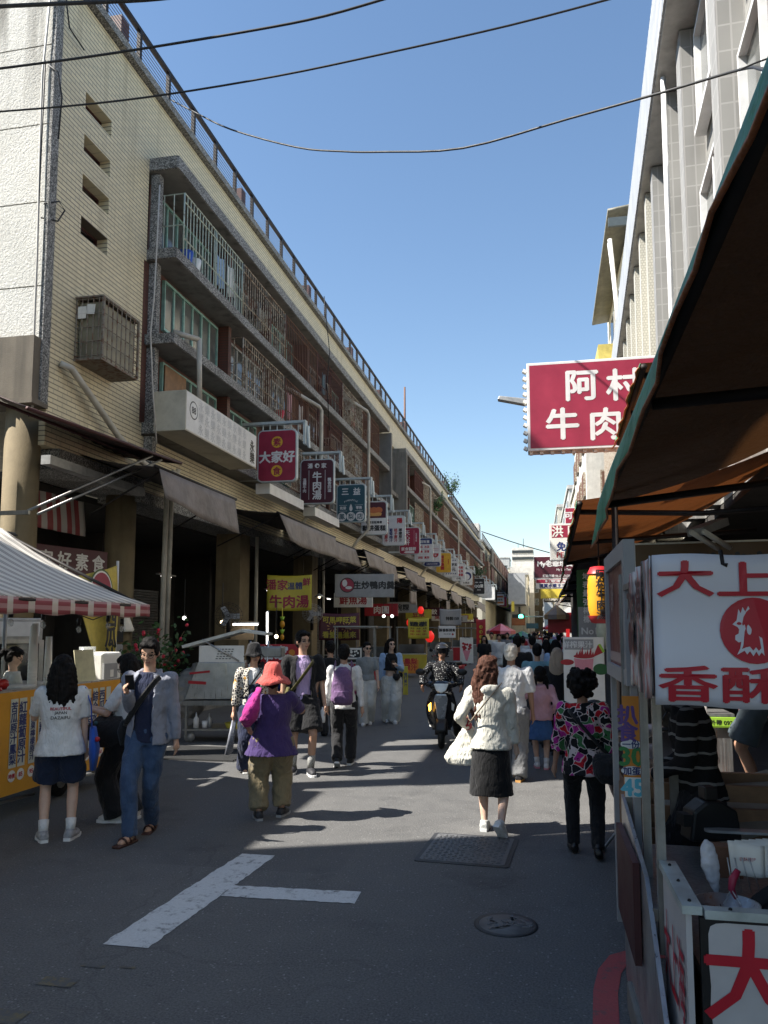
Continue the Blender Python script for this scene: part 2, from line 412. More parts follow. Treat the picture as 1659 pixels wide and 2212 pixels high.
    M['red_stripe'] = stripes('red_white_stripe', (.6, .57, .52), (.36, .035, .04), .30, 1)
    # plaid valance
    t = NT('plaid_valance'); s = t.sep()
    f1 = t.math('LESS_THAN', t.math('FRACT', t.math('MULTIPLY', s[1], 3.1)), .72); f2 = t.math('LESS_THAN', t.math('FRACT', t.math('MULTIPLY', s[2], 12)), .5)
    a = t.mix(f1, (.55, .5, .42), (.27, .06, .07)); a = t.mix(t.math('MULTIPLY', f2, .4), a, (.6, .45, .42))
    t.col(a).set(rough=.8); M['plaid'] = t.m
    def seep(t, c, f):                                     # thin cloth lets some of the sun through
        tr = t.n('ShaderNodeBsdfTranslucent'); tr.inputs[0].default_value = (*c, 1); mx = t.n('ShaderNodeMixShader'); mx.inputs[0].default_value = f
        t.l(t.b.outputs[0], mx.inputs[1]); t.l(tr.outputs[0], mx.inputs[2]); t.l(mx.outputs[0], t.t.nodes['Material Output'].inputs[0])
    t = NT('tarp_brown'); n = t.noise(3, 5); t.col(t.ramp(n, [(.3, (.16, .135, .12)), (.7, (.25, .215, .195))])).set(rough=.7); t.bump(t.noise(7, 4, .6), .6, .04); M['tarp'] = t.m
    def tarp2(name, c):
        t = NT(name); n = t.noise(2.5, 5); t.col(t.ramp(n, [(.3, sc(c, .7)), (.7, sc(c, 1.15))])).set(rough=.55)
        t.bump(t.noise(6, 4, .6), .8, .06); seep(t, sc(c, 1.2), .06); return t.m
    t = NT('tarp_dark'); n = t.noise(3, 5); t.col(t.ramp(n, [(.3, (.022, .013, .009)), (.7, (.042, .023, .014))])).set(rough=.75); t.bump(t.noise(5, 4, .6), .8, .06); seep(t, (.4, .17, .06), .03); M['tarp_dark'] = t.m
    M['tarp_orange'] = tarp2('orange_tarp', (.34, .11, .03)); M['tarp_green'] = tarp2('green_tarp', (.05, .26, .13))
    M['tarp_blue'] = tarp2('blue_green_tarp', (.1, .25, .26))
    # metals
    def steel(name, c=(.55, .55, .54), r=.35):
        t = NT(name); n = t.noise(5, 5, .7); s2 = t.n('ShaderNodeTexNoise'); s2.inputs['Scale'].default_value = 1; s2.inputs['Detail'].default_value = 3
        t.l(t.map((60, 60, 2)), s2.inputs[0])
        t.col(t.ramp(n, [(.3, sc(c, .7)), (.7, sc(c, 1.05))])).set(metal=.9, rough=t.ramp(s2.outputs[0], [(.3, r-.1), (.7, r+.18)])); return t.m
    M['steel'] = steel('stainless_steel'); M['steel_d'] = steel('grimy_steel', (.3, .3, .29), .45)
    M['iron'] = plain('dark_iron', (.02, .016, .015), .6, .2, .4, 20)
    M['iron_red'] = plain('red_oxide_iron', (.07, .022, .02), .6, .1, .4, 14)
    def rusty(name, c, rs=.5):
        t = NT(name); g = t.ramp(t.noise(9, 6, .75), [(rs-.06, 0.0), (rs+.1, 1.0)])
        t.col(t.mix(g, c, (.13, .055, .025))).set(rough=.7, metal=.1); return t.m
    M['grille_mint'] = rusty('mint_grille', (.46, .53, .46), .6); M['grille_cream'] = rusty('cream_grille', (.42, .38, .3), .5)
    M['grille_rust'] = rusty('rust_grille', (.14, .07, .05), .5); M['grille_red'] = rusty('dark_red_grille', (.09, .03, .026), .56)
    M['cage'] = rusty('weathered_cage', (.23, .21, .17), .52)
    M['mint'] = plain('mint_frame', (.27, .47, .41), .5, 0, .3, 8, grime=.4)
    M['frame_grey'] = plain('aluminium_frame', (.45, .45, .44), .45, .4, .3, 8)
    M['glass'] = glass('window_glass', (.10, .105, .1)); M['glass_d'] = glass('dark_glass', (.02, .022, .024))
    M['pvc'] = plain('pvc_pipe', (.52, .49, .42), .5, 0, .3, 3, grime=.5)
    M['sign_frame'] = plain('pale_blue_frame', (.50, .56, .57), .45, 0, .2, 5, grime=.3)
    M['ac'] = plain('aircon_casing', (.5, .46, .37), .6, 0, .25, 5, grime=.5)
    M['rubber'] = plain('rubber', (.012, .012, .012), .75); M['black'] = plain('black_plastic', (.014, .014, .015), .45)
    M['wire'] = plain('cable', (.02, .021, .023), .6); M['wood'] = plain('plywood', (.28, .16, .085), .65, 0, .4, 6, grime=.4)
    M['wire_w'] = plain('pale_cable', (.5, .48, .44), .6)
    M['cardboard'] = plain('cardboard', (.36, .25, .14), .8)
    for k, c in dict(white=(.74, .74, .73), red=(.42, .022, .03), crimson=(.33, .025, .06), maroon=(.085, .017, .03), teal=(.035, .10, .13), yellow=(.72, .42, .04),
                     navy=(.03, .045, .16), ink=(.02, .02, .022), orange=(.65, .24, .03), bread=(.55, .16, .06), bread2=(.72, .38, .12), green=(.04, .22, .06), lime=(.35, .6, .06),
                     grey=(.2, .2, .2), blue=(.03, .09, .42), pink=(.75, .28, .34), banner_y=(.55, .46, .05), board=(.33, .33, .33), lettering_red=(.5, .012, .03), skyblue=(.12, .5, .62),
                     stall_yellow=(.72, .34, .03), strip=(.6, .62, .54), dgreen=(.02, .11, .03), purple=(.12, .06, .25), amber=(.75, .33, .02), dimamber=(.10, .045, .008), gold=(.75, .6, .08), paper=(.82, .8, .74)).items():
        M[k] = plain(k+'_print', c, .45, 0, .2, 3, grime=.16)
    M['leaf'] = plain('leaf', (.035, .085, .02), .5, 0, .5, 12); M['leaf2'] = plain('leaf_pale', (.07, .14, .04), .5, 0, .4, 12)
    M['flower'] = plain('red_flower', (.6, .03, .06), .5)
    M['tube_on'] = glow('lit_tube', (1, .98, .92), 2.2); M['bulb_on'] = glow('lit_bulb', (1, .8, .5), 5); M['lantern_red'] = glow('lit_red_lantern', (.7, .02, .015), .35)
    M['green_on'] = glow('green_signal', (.1, 1, .6), 3); M['indicator'] = glow('lit_indicator', (1, .45, .05), 4)
    M['red_on'] = glow('red_tail_light', (.7, .02, .02), .3)
_mats()
# ================================================================== ground
DR = .0095                                  # the left row of buildings leans this much into the street
def LX(Y, off=0.0): return -8+DR*(Y-11.3)+off
def struct(name, mb, mat, **k): return tag(mb.build(name, mat, **k), kind='structure')
mb = MB(); mb.sheet(lambda u, v: (-400+800*u, -150+900*v, 0), 8, 8); struct('ground', mb, M['asphalt'])
# painted T where the lanes meet, laid on the asphalt
mb = MB(); z = .004
qq = random.Random(2); jt = lambda: qq.uniform(-.008, .008)
Lp = [(-2.63+.12*i/40+jt(), 4.5+1.97*i/40) for i in range(41)]; Rp = [(-2.33+.12*i/40+jt(), 4.5+1.97*i/40) for i in range(41)]
for i in range(40): mb.quad((*Lp[i], z), (*Rp[i], z), (*Rp[i+1], z), (*Lp[i+1], z))
Lp = [(-2.265+.975*i/24, 5.44+.04*i/24+jt()) for i in range(25)]; Rp = [(-2.26+.96*i/24, 5.68+.04*i/24+jt()) for i in range(25)]
for i in range(24): mb.quad((*Lp[i], z+.0005), (*Lp[i+1], z+.0005), (*Rp[i+1], z+.0005), (*Rp[i], z+.0005))
struct('road_marking', mb, M['white_paint'])
mb = MB()
for (a, b) in (((180, 2083), (222, 2093)), ((100, 2110), (150, 2135)), ((262, 2087), (290, 2094)), ((0, 2180), (30, 2215))):
    p, q = GR(*a), GR(*b); mb.quad((p.x, p.y, z), (q.x, p.y, z), (q.x, q.y, z), (p.x, q.y, z))
struct('road_marking', mb, M['yellow_paint'])
# red no-parking line curving into the lane on the cart's side
mb = MB(); c = Vector((.72, 4.45)); pts = []
L = [(0.20, 3.2), (0.205, 3.7), (.22, 4.1), (.245, 4.45), (.29, 4.72), (.37, 4.93), (.5, 5.04), (.8, 5.1)]
for i, (x, y) in enumerate(L):
    a = Vector(L[max(i-1, 0)]); b = Vector(L[min(i+1, len(L)-1)]); t = (b-a).normalized(); n = Vector((t.y, -t.x)); pts.append((Vector((x, y)), Vector((x, y))+n*.125))
for i in range(len(L)-1):
    mb.quad((*pts[i][0], z), (*pts[i][1], z), (*pts[i+1][1], z), (*pts[i+1][0], z))
struct('road_marking', mb, M['red_paint'])
mb = MB()
for y0 in (2.2, 2.9, 3.6): mb.bx(.40, .55, y0, y0+.68, 0, .14)
struct('kerb', mb, M['concrete'], bevel=.012)
# manhole covers
t = thing('manhole_cover', 'rectangular cast iron cover with basket weave pattern set in the road', 'manhole cover', (-.63, 6.98, 0), R(-4))
mb = MB(); mb.prism(rrect(.78, .92, .04), Matrix.Translation((0, 0, .001)), .006); mb.build('frame', plain('cast_iron_rim', (.06, .06, .062), .6, .3, .4, 20), t)
mb = MB(); mb.prism(rrect(.70, .84, .03), Matrix.Translation((0, 0, .007)), .004)
for i in range(14):
    for j in range(16):
        if (i+j) % 2: mb.bx(-.33+i*.047, -.33+i*.047+.038, -.40+j*.05+.012, -.40+j*.05+.028, .011, .016)
        else: mb.bx(-.33+i*.047+.012, -.33+i*.047+.026, -.40+j*.05, -.40+j*.05+.04, .011, .016)
mb.lathe([(.10, .011), (.10, .017), (.085, .017), (.085, .012)], n=24, cap=False); mb.build('lid', plain('cast_iron', (.14, .14, .142), .6, .1, .4, 9), t)
t = thing('manhole_cover', 'round cast iron cover with worn relief set in the road', 'manhole cover', (-.245, 5.29, 0))
mb = MB(); mb.lathe([(.205, .001), (.205, .006), (.175, .006)], n=36); mb.build('frame', plain('cast_iron_rim', (.06, .06, .062), .6, .3, .4, 20), t)
mb = MB(); mb.lathe([(.172, .001), (.172, .007)], n=36)
for k in range(26):
    a = rnd.uniform(0, 6.3); r = rnd.uniform(.03, .15); mb.box((cos(a)*r, sin(a)*r, .009), (.05, .02, .006), (0, 0, rnd.uniform(0, 3)))
mb.build('lid', plain('cast_iron', (.14, .14, .142), .6, .1, .4, 9), t)
# drain mats by the steel stall
mb = MB(); p = Vector((-5.1, 11.4, 0))
for k in range(16): mb.bx(p.x-.75, p.x+.75, p.y-.6+k*.078, p.y-.6+k*.078+.05, .003, .022)
mb.bx(p.x-.78, p.x+.78, p.y-.63, p.y+.66, .001, .004); tag(mb.build('drain_mat', plain('rubber_mat', (.03, .03, .03), .8)), 'dark ribbed rubber mat lying on the road by the steel cart', 'mat')

# ================================================================== market building on the left
BL = 86.0
mk = thing('market_building', 'long cream tiled market block with balconies above an arcade and iron roof railing', 'building', (-8, 11.3, 0), -DR)
# floors and masses (local: x out to the street, y along it)
mb = MB(); mb.bx(-14, -.9, 0.3, BL, 5.95, 13.38); mb.build('wall', M['plaster_y'], mk)
mb = MB(); mb.bx(-.9, 0, .32, 3.2, 4.95, 13.4)                    # flat tiled end bay, built round its slots
mb2 = MB()
slots = [(.85, 1.72, z0) for z0 in (9.02, 9.83, 10.6, 11.42)]
mb = MB()
ys = [.08, .85, 1.72, 3.2]; zs = [4.95]
for s_ in slots: zs += [s_[2], s_[2]+.33]
zs.append(13.4)
for j in range(len(zs)-1):
    if j % 2: mb.bx(-.3, 0, ys[0], ys[1], zs[j], zs[j+1]).bx(-.3, 0, ys[2], ys[3], zs[j], zs[j+1])
    else: mb.bx(-.3, 0, ys[0], ys[3], zs[j], zs[j+1])
mb.mat(M['tile_cream']); mb.m = [0]*len(mb.f); o = mb.build('wall', M['tile_cream'], mk)
mb = MB(); mb.bx(-.9, -.298, .32, 3.2, 4.95, 13.38); mb.build('wall', M['plaster_g'], mk)
for (a, b, z0) in slots:
    w = MB(); w.bx(-.295, -.22, a, b, z0, z0+.04).bx(-.295, -.22, a, b, z0+.29, z0+.33).bx(-.295, -.22, a, a+.04, z0+.04, z0+.29).bx(-.295, -.22, b-.04, b, z0+.04, z0+.29)
    f = w.build('window', M['iron_red'], mk)
    g = MB(); [g.box((-.262, (a+b)/2, z0+.08+k*.07), (.05, b-a-.08, .006), (0, .6, 0)) for k in range(4)]
    g.bx(-.292, -.285, a, b, z0, z0+.33); g.build('louver', M['glass_d'], f)
# white stuccoed gable and corner strip
mb = MB(); zz = [6.7, 7.62, 9.1, 10.5, 11.95, 13.4]
for i in range(5): mb.bx(-14, -.05, -.10, .29, zz[i]+.012, zz[i+1]-.012)
mb.bx(-14, -.05, -.06, .3, 6.7, 13.4); mb.build('gable_wall', M['stucco'], mk)
mb = MB(); mb.bx(-.045, .03, -.12, .079, 5.62, 13.42); mb.build('corner_strip', M['pebble'], mk)
mb = MB(); mb.bx(-14, -.0, -.30, .07, 5.62, 6.69).bx(-14, .03, -.33, .09, 5.55, 5.64); mb.build('beam', M['stained_shaded'], mk)  # beam's brown is darkened to carry its shade, besides the streaks
# top tile band, coping, lower tile band
mb = MB()
mb.bx(-.9, 0, 3.202, 55, 11.92, 13.4).bx(-.9, 0, 55, BL, 11.7, 13.05); mb.bx(-.9, 0, 3.202, BL, 4.75, 5.88); mb.build('wall', M['tile_cream'], mk)
mb = MB(); mb.bx(-1.0, .14, -.1, 55, 13.42, 13.6).bx(-1., .14, 55.01, BL, 13.06, 13.25); mb.bx(-.95, .1, .35, 3.19, 4.6, 4.94).bx(-.95, -.02, 3.21, BL, 4.5, 4.74)
mb.build('coping', M['pebble'], mk)
# pebble-dashed slabs, with eave
for z0, z1, dx in ((11.62, 11.88, .64), (9.64, 9.85, .64), (7.8, 8.0, .64), (5.9, 6.13, .5)):
    mb = MB(); mb.bx(-.9, dx, 3.25, 26, z0, z1).bx(-.9, dx, 30.6, BL, z0, z1); mb.build('balcony_slab', M['concrete'], mk)
    mb = MB(); mb.bx(dx, dx+.03, 3.22, 26, z0+.01, z1+.02).bx(dx, dx+.03, 30.6, BL, z0+.01, z1+.02).bx(-.0, dx, 3.2, 3.248, z0+.01, z1+.02); mb.build('slab_edge', M['pebble'], mk)
mb = MB(); mb.bx(.0, .2, 3.3, 3.46, 4.95, 5.88); mb.bx(.0, .2, 3.3, 3.46, 6.14, 7.77).bx(.0, .2, 3.3, 3.46, 8.01, 9.61).bx(0, .2, 3.3, 3.46, 9.86, 11.59); mb.build('pilaster', M['pebble'], mk)
mb = MB(); mb.bx(-.05, .012, 3.1, 3.29, 6.14, 9.6); mb.build('pilaster', M['tile_red'], mk)
# recessed walls: oxblood tile, cross walls
mb = MB()
for z0, z1 in ((6.14, 7.77), (8.01, 9.61), (9.86, 11.59)):
    xw = .02 if z0 < 9 else -.2; mb.bx(-.9, xw, 3.6, 26, z0, z1).bx(-.9, xw, 30.6, BL, z0, z1)
mb.build('wall', M['tile_red'], mk)
mb = MB()
for k in range(26):
    y = 3.6+3.35*k
    if 25 < y < 31 or k == 0: continue
    for z0, z1 in ((6.14, 7.77), (8.01, 9.61), (9.86, 11.59)):
        MB().bx(.021 if z0 < 9 else -.199, .3 if k % 2 else .14, y-.09, y+.09, z0, z1).build('cross_wall', M['tile_red'], mk)
mb = MB(); mb.bx(-1.2, -1.1, 26, 30.6, 5.9, 11.9).bx(-1.1, .75, 26.0, 26.25, 5.9, 11.59).bx(-1.1, .75, 30.3, 30.6, 5.9, 11.59).bx(-1.1, .3, 26.26, 30.29, 9.0, 9.2); mb.build('stair_tower', M['concrete'], mk)
# windows, grilles, air conditioners, bay by bay
def make_window(y0, y1, z0, z1, fm, n):
    xb = .022 if z0 < 9 else -.198; w = MB(); x0, x1 = xb, xb+.08; t = .055
    w.bx(x0, x1, y0, y1, z0, z0+t).bx(x0, x1, y0, y1, z1-t, z1)
    for k in range(n+1):
        yy = y0+(y1-y0)*k/n; w.bx(x0, x1-.012*(k % 2), max(y0, yy-t/2), min(y1, yy+t/2), z0+t+.001, z1-t-.001)
    w.bx(x0, x1-.02, y0+t, y1-t, z0+(z1-z0)*.3, z0+(z1-z0)*.3+.03) if n < 5 else None
    f = w.build('window', fm, mk)
    MB().bx(xb+.001, xb+.035, y0+.01, y1-.01, z0+.01, z1-.01).build('pane', M['glass'], f)
def make_grille(y0, y1, z0, z1, mat, x=.62, near=True, ends=True):
    g = MB(); st = .155 if near else .3; r = .014 if near else .022; n = max(2, int((y1-y0)/st))
    q = 4
    for k in range(n+1):
        y = y0+(y1-y0)*k/n; g.tube([(x, y, z0), (x, y, z1)], r, q, smooth=False)
    for zz in ((z0, z1, z0+(z1-z0)*.28, z0+(z1-z0)*.86) if near else (z0, z1, (z0+z1)/2)):
        g.tube([(x+.012, y0, zz), (x+.012, y1, zz)], r*1.3, 4, smooth=False)
    if near: g.tube([(x, y0, z0), (x, y0, z1)], .022, 4).tube([(x, y1, z0), (x, y1, z1)], .022, 4).tube([(x, (y0+y1)/2, z0), (x, (y0+y1)/2, z1)], .02, 4)
    if ends:
        for xx in (.15, .38): g.tube([(xx, y0, z0), (xx, y0, z1)], r, 4, smooth=False)
        for zz in (z0, z1, (z0+z1)/2): g.tube([(.02, y0, zz), (x, y0, zz)], r, 4, smooth=False)
    g.build('grille', mat, mk)
def make_ac(x, y, z):
    a = MB(); a.box((x, y, z), (.5, .62, .42)); o = a.build('air_conditioner', M['ac'], mk, bevel=.02)
    g = MB()
    for k in range(9): g.box((x+.255, y, z-.17+k*.042), (.012, .54, .014))
    for k in range(5): g.box((x-.2+k*.1, y-.315, z+.03), (.05, .012, .25))
    g.build('vent', M['iron'], o)
floors = ((6.14, 7.77), (8.01, 9.61), (9.86, 11.59))
gm = [M['grille_rust'], M['grille_cream'], M['grille_red'], M['grille_rust'], M['grille_cream']]
rb = random.Random(5)
for fl, (z0, z1) in enumerate(floors):
    for k in range(25):
        ya, yb = 3.7+3.35*k, 3.6+3.35*(k+1)-.1
        if yb > 25.5 and ya < 31: continue
        near = k < 12
        if k == 0: make_window(3.85, 6.65, z0+.35, z1-.12, M['mint'], 6)
        elif fl == 0 and k == 1: make_window(ya+.2, yb-.8, z0+.3, z1-.15, M['mint'], 4)
        else: make_window(ya+.25, yb-(.3 if rb.random() < .5 else 1.0), z0+.3, z1-.18, M['frame_grey'] if rb.random() < .7 else M['mint'], 4)
        if fl == 2:
            make_grille(3.62 if k == 0 else ya-.05, yb+.05, z0+.02, z1-.3, (M['grille_mint'], M['grille_cream'], M['grille_rust'])[k] if k < 3 else rb.choice(gm), near=near, ends=(k == 0))
        elif (fl == 1 and k >= 1) or (fl == 0 and k >= 2):
            if rb.random() < .86: make_grille(ya, yb, z0+.02, z1-.25, M['grille_cream'] if k == 1 else rb.choice(gm), near=near, ends=(k == 1))
        if (fl, k) in ((2, 1), (2, 3), (1, 3)) or (k > 3 and rb.random() < .4): make_ac(.33, ya+(1.6 if fl == 2 else 2.2), z0+.62)
        elif k > 2 and rb.random() < .35:                              # rusty sheet closing a balcony
            MB().bx(.58, .6, ya+.1, yb-.2, z0+.05, z0+1.0).build('balcony_sheet', rb.choice([M['grille_rust'], M['wood'], M['iron_red']]), mk)
mb = MB(); mb.bx(.11, .13, 3.9, 4.9, 6.45, 7.6); mb.build('shutter', M['wood'], mk)
# caged bay window on the end bay
mb = MB(); mb.bx(.0, .55, .78, 2.02, 6.62, 6.66).bx(0, .56, .77, 2.03, 7.76, 7.79)
for k in range(9):
    y = .8+1.2*k/8; mb.tube([(.55, y, 6.66), (.55, y, 7.76)], .013, 4, smooth=False)
for k in range(5):
    zz = 6.7+1.04*k/4; mb.tube([(.55, .8, zz), (.55, 2., zz)], .011, 4, smooth=False)
    for yy in (.8, 2.0): mb.tube([(0, yy, zz), (.55, yy, zz)], .011, 4, smooth=False)
for k in range(5): mb.tube([(.11*k+.02, .8, 6.66), (.11*k+.02, .8, 7.76)], .011, 4, smooth=False)
for y in (.8, 2.0): mb.box((.55, y, 7.2), (.04, .04, 1.1))
o = mb.build('window_cage', M['cage'], mk)
mb = MB(); mb.bx(.05, .48, .86, 1.95, 6.67, 7.7); mb.build('pane', glass('amber_glass', (.22, .2, .14), .35), o)
mb = MB(); mb.box((.3, .795, 7.55), (.16, .01, .18), (0, .1, 0)).box((.13, .795, 7.5), (.16, .01, .22)); mb.build('rag', M['paper'], o)
# roof railing
n = 0
rail = MB(); bars = MB()
for a, b, zb in ((-.05, 54.9, 13.6), (55.1, BL, 13.25)):
    rail.bx(.02, .1, a, b, zb+.67, zb+.75)
    for k in range(7): bars.bx(.055, .062, a, b, zb+.08+k*.085, zb+.096+k*.085)
rail.build('hand_rail', M['iron'], mk); bars.build('railing_mesh', plain('galvanised_wire', (.12, .12, .15), .5, .5), mk)
y = 0.0
pm = MB().bx(.02, .1, -.045, .045, 0, .67); p0 = None
while y < BL:
    zb = 13.6 if y < 55 else 13.25
    if p0 is None: p0 = pm.build('post', M['iron'], mk); p = p0
    else: p = p0.copy(); COL.objects.link(p); p.parent = mk
    p.location = (0, y, zb); y += 1.27
for y in (1.9, 8.2, 14.5, 20.8, 27, 33.4, 39.7, 46, 52.3, 58, 65, 72):
    zb = 13.6 if y < 55 else 13.25
    MB().bx(-.25, .02, y, y+.3, zb, zb+.55).build('brick_pier', M['tile_red'], mk)
# arcade: pillars, back wall, floor, ceiling, shop dividers
for y, r in ((.07, .28), (3.2, .3), (9.1, .36), (15.8, .36), (22.5, .36), (29.2, .36), (35.9, .36), (42.6, .36), (49.3, .36), (56, .36), (62.7, .36), (69.4, .36), (76.1, .36), (82.8, .36)):
    top = 5.61 if y < 1 else 4.6
    mb = MB()
    if y < 4: mb.lathe([(r, .12), (r, top)], (-.4, y, 0), 28)
    else: mb.bx(-.75, -.05, y-.35, y+.35, .12, 4.6)
    mb.build('pillar', M['pillar'], mk)
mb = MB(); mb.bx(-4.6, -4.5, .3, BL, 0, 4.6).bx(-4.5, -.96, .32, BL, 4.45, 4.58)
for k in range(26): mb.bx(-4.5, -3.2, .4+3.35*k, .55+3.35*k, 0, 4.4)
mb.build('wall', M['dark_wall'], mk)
mb = MB(); mb.bx(-4.5, .25, -.2, BL, .0, .12); mb.build('arcade_floor', M['concrete'], mk)
# ground-floor roller shutters and drain pipes
for y in (.8, 7.2, 24, 37.5, 51): MB().bx(-3.1, -3.0, y, y+2.6, .15, 3.0).build('shutter', M['shutter'], mk)
def pipe(pts, r=.06): MB().tube(pts, r, 10).build('drain_pipe', M['pvc'], mk)
pipe([(.05, .35, 6.42), (.16, .5, 6.38), (.18, 1.2, 6.0), (.2, 2.0, 5.55), (.2, 2.9, 5.25), (.2, 3.75, 5.12), (.2, 3.9, 4.95)], .06)
pipe([(.3, 4.1, 5.3), (.22, 3.95, 4.9), (.2, 3.9, .12)], .055); pipe([(.32, 4.25, 5.35), (.24, 4.12, 4.9), (.22, 4.08, .12)], .055)
pipe([(.5, 3.5, 8.15), (.9, 3.9, 8.1)], .06); pipe([(.9, 3.9, 8.12), (.95, 3.9, 6.7)], .055)
for y in (12.9, 19.9, 37.6, 53.8): pipe([(.3, y-1.6, 11.2 if y > 16 else 9.4), (.95, y-.1, 10.95 if y > 16 else 9.15), (1.0, y, 10.8 if y > 16 else 9.05), (1.0, y, 6.0), (.5, y, 5.5), (.1, y, 4.9)], .065)
for y in (9.6, 16.4): pipe([(.1, y, 4.5), (.1, y, .13)], .05)
# plants growing out of the roof and a balcony
def shrub(name, label, loc, r, h, n, mats, ls=.06, parent=None, flowers=0, cat='plant', droop=0):
    t = thing(name, label, cat, loc) if parent is None else parent
    st = MB(); lf = MB(); fl = MB(); q = random.Random(int(abs(loc[1])*100))
    tips = []
    for k in range(max(5, n//60)):
        a = q.uniform(0, 6.3); rr = r*q.uniform(.3, 1); tip = Vector((cos(a)*rr, sin(a)*rr, h*q.uniform(.4, 1)))
        st.tube([(0, 0, 0), tip*.5+Vector((0, 0, h*.12)), tip], [.012, .008, .004], 5); tips.append(tip)
    for k in range(n):
        tp = q.choice(tips); p = tp*q.uniform(.35, 1.05)+Vector((q.gauss(0, r*.16), q.gauss(0, r*.16), q.gauss(0, h*.1)))
        p.z = max(p.z, .03); u = Vector((q.gauss(0, 1), q.gauss(0, 1), q.gauss(0, .6)-droop)).normalized(); w = u.orthogonal().normalized(); s_ = ls*q.uniform(.6, 1.3)
        lf.mat(mats[k % len(mats)]); lf.add([p, p+u*s_*.5+w*s_*.28, p+u*s_, p+u*s_*.5-w*s_*.28], [(0, 1, 2, 3)])
    for k in range(flowers):
        tp = q.choice(tips)*q.uniform(.7, 1.1); fl.ball(tp, ls*.33, 6)
    st.build('stem', M['wood'], t); lf.build('foliage', None, t)
    if flowers: fl.build('flower', M['flower'], t)
    return t
shrub('rooftop_shrub', 'bushy green shrub growing over the market roof edge', (LX(66)+.3, 65.8, 13.3), .8, 1.9, 700, [M['leaf'], M['leaf2']], .16)
shrub('balcony_plant', 'grassy tufted plant sprouting from a market balcony', (LX(53)+.6, 53, 9.7), .8, 1.4, 500, [M['leaf2'], M['leaf']], .22)
shrub('balcony_plant', 'dark leafy plant on a ledge above the black hanging sign', (LX(84)+1.0, 84, 7.4), 1.3, 1.6, 500, [M['leaf']], .22)
mb = MB(); mb.tube([(0, 0, 0), (0, 0, 5.2)], [.09, .06], 8)
o = mb.build('roof_mast', M['grille_rust']); o.location = (LX(52)-1.2, 52, 13.4); tag(o, 'thin rusty mast standing up from the market roof', 'mast')
# ================================================================== hanging signs on the left
def sgn(Y0):                                                   # distance at which a sign flush with the row stands
    return Y0*(6.2+DR*19.5)/6.2/(1+DR*Y0/6.2)
def hang_sign(Y, label, draw, face, w=1.1, h=1.42, ztop=7.2, frame_mat=None):
    xr = LX(Y, 1.72)
    t = thing('hanging_sign', label, 'shop sign', (xr-w/2, Y, ztop-h/2), R(((Y*7.3) % 5-2.5)*.9), 'projecting shop signs along the market block')
    mb = MB(); mb.prism(rrect(w, h, .14), FR((0, .16, 0), (1, 0, 0), (0, 0, 1)), .16); mb.build('case', M['sign_frame'] if frame_mat is None else frame_mat, t, bevel=.015)
    Mf = FR((0, -.002, 0), (1, 0, 0), (0, 0, 1))
    mb = MB(); patch(mb, Mf, rrect(w-.07, h-.07, .115), .0); mb.build('face', M[face], t)
    L = {}
    def ink(m):
        if m not in L: L[m] = MB()
        return L[m]
    draw(ink, Mf, w, h)
    for m, b in L.items(): b.build('lettering', M[m], t)
    b = MB(); zt = h/2+.22; x0 = -(xr-w/2-LX(Y))                # bracket: beam from the wall with slats, arm down the outer side
    b.bx(x0, w/2+.16, .22, .42, zt, zt+.07)
    for k in range(6): b.bx(-w/2+.02+k*.2, -w/2+.045+k*.2, .3, .33, h/2-.0, zt)
    b.box((w/2+.13, .32, zt-.28), (.06, .2, .62)).box((w/2+.2, .4, zt-.36), (.04, .14, .6), (0, -.05, 0))
    b.bx(x0, -w/2+.1, .26, .36, -h/2+.12, -h/2+.2); b.bx(-w/2, w/2, .165, .2, h/2-.12, h/2-.04)
    b.build('bracket', M['sign_frame'], t)
    return t
def V(s): return '\n'.join(s)
def d1(k, F, w, h):
    disc(k('yellow'), F, 0, .37, .155); disc(k('yellow'), F, 0, -.41, .155)
    write(k('crimson'), F, '素', 0, .37, .23, .03, z=.005); write(k('crimson'), F, '食', 0, -.41, .23, .03, z=.005)
    write(k('white'), F, '大家好', 0, -.03, .335, .045)
def d2(k, F, w, h):
    W = k('white'); write(W, F, '潘', -.22, .5, .17); write(W, F, '家', .22, .5, .17); disc(W, F, 0, .5, .075); disc(k('maroon'), F, .02, .485, .035, .004)
    write(W, F, V('牛肉湯'), 0, -.13, .31, .035); write(W, F, V('溫體牛肉'), -.4, -.12, .12, .03); write(W, F, V('飄香四溢'), .4, -.12, .12, .03)
    for x in (-.26, .26): rect(W, F, x-.006, x+.006, -.57, .36)
    sp = k('white')
def d3(k, F, w, h):
    W = k('white'); write(W, F, '三', -.22, .44, .29, .03); write(W, F, '益', .22, .44, .29, .03)
    for i, c in enumerate('PINEAPPLE'): a = (i-4)*.16; write(W, F, c, .62*sin(a)*.62, .08+.30*cos(a)-.2-.06, .085, .02, rot=-a*.6)
    write(W, F, '批發', -.3, -.17, .12, .03); write(W, F, '零售', .3, -.17, .12, .03)
    for x in (-.3, .3):
        for y in (-.07, -.28): rect(W, F, x-.15, x+.15, y-.005, y+.005)
    disc(W, F, 0, -.2, .06, ry=.09); patch(W, F, [(-.05, -.12), (0, -.02), (.05, -.12)])
    for x, c in ((-.34, '鳳'), (0, '梨'), (.34, '店')): disc(W, F, x, -.49, .165); write(k('teal'), F, c, x, -.49, .23, .02, z=.005)
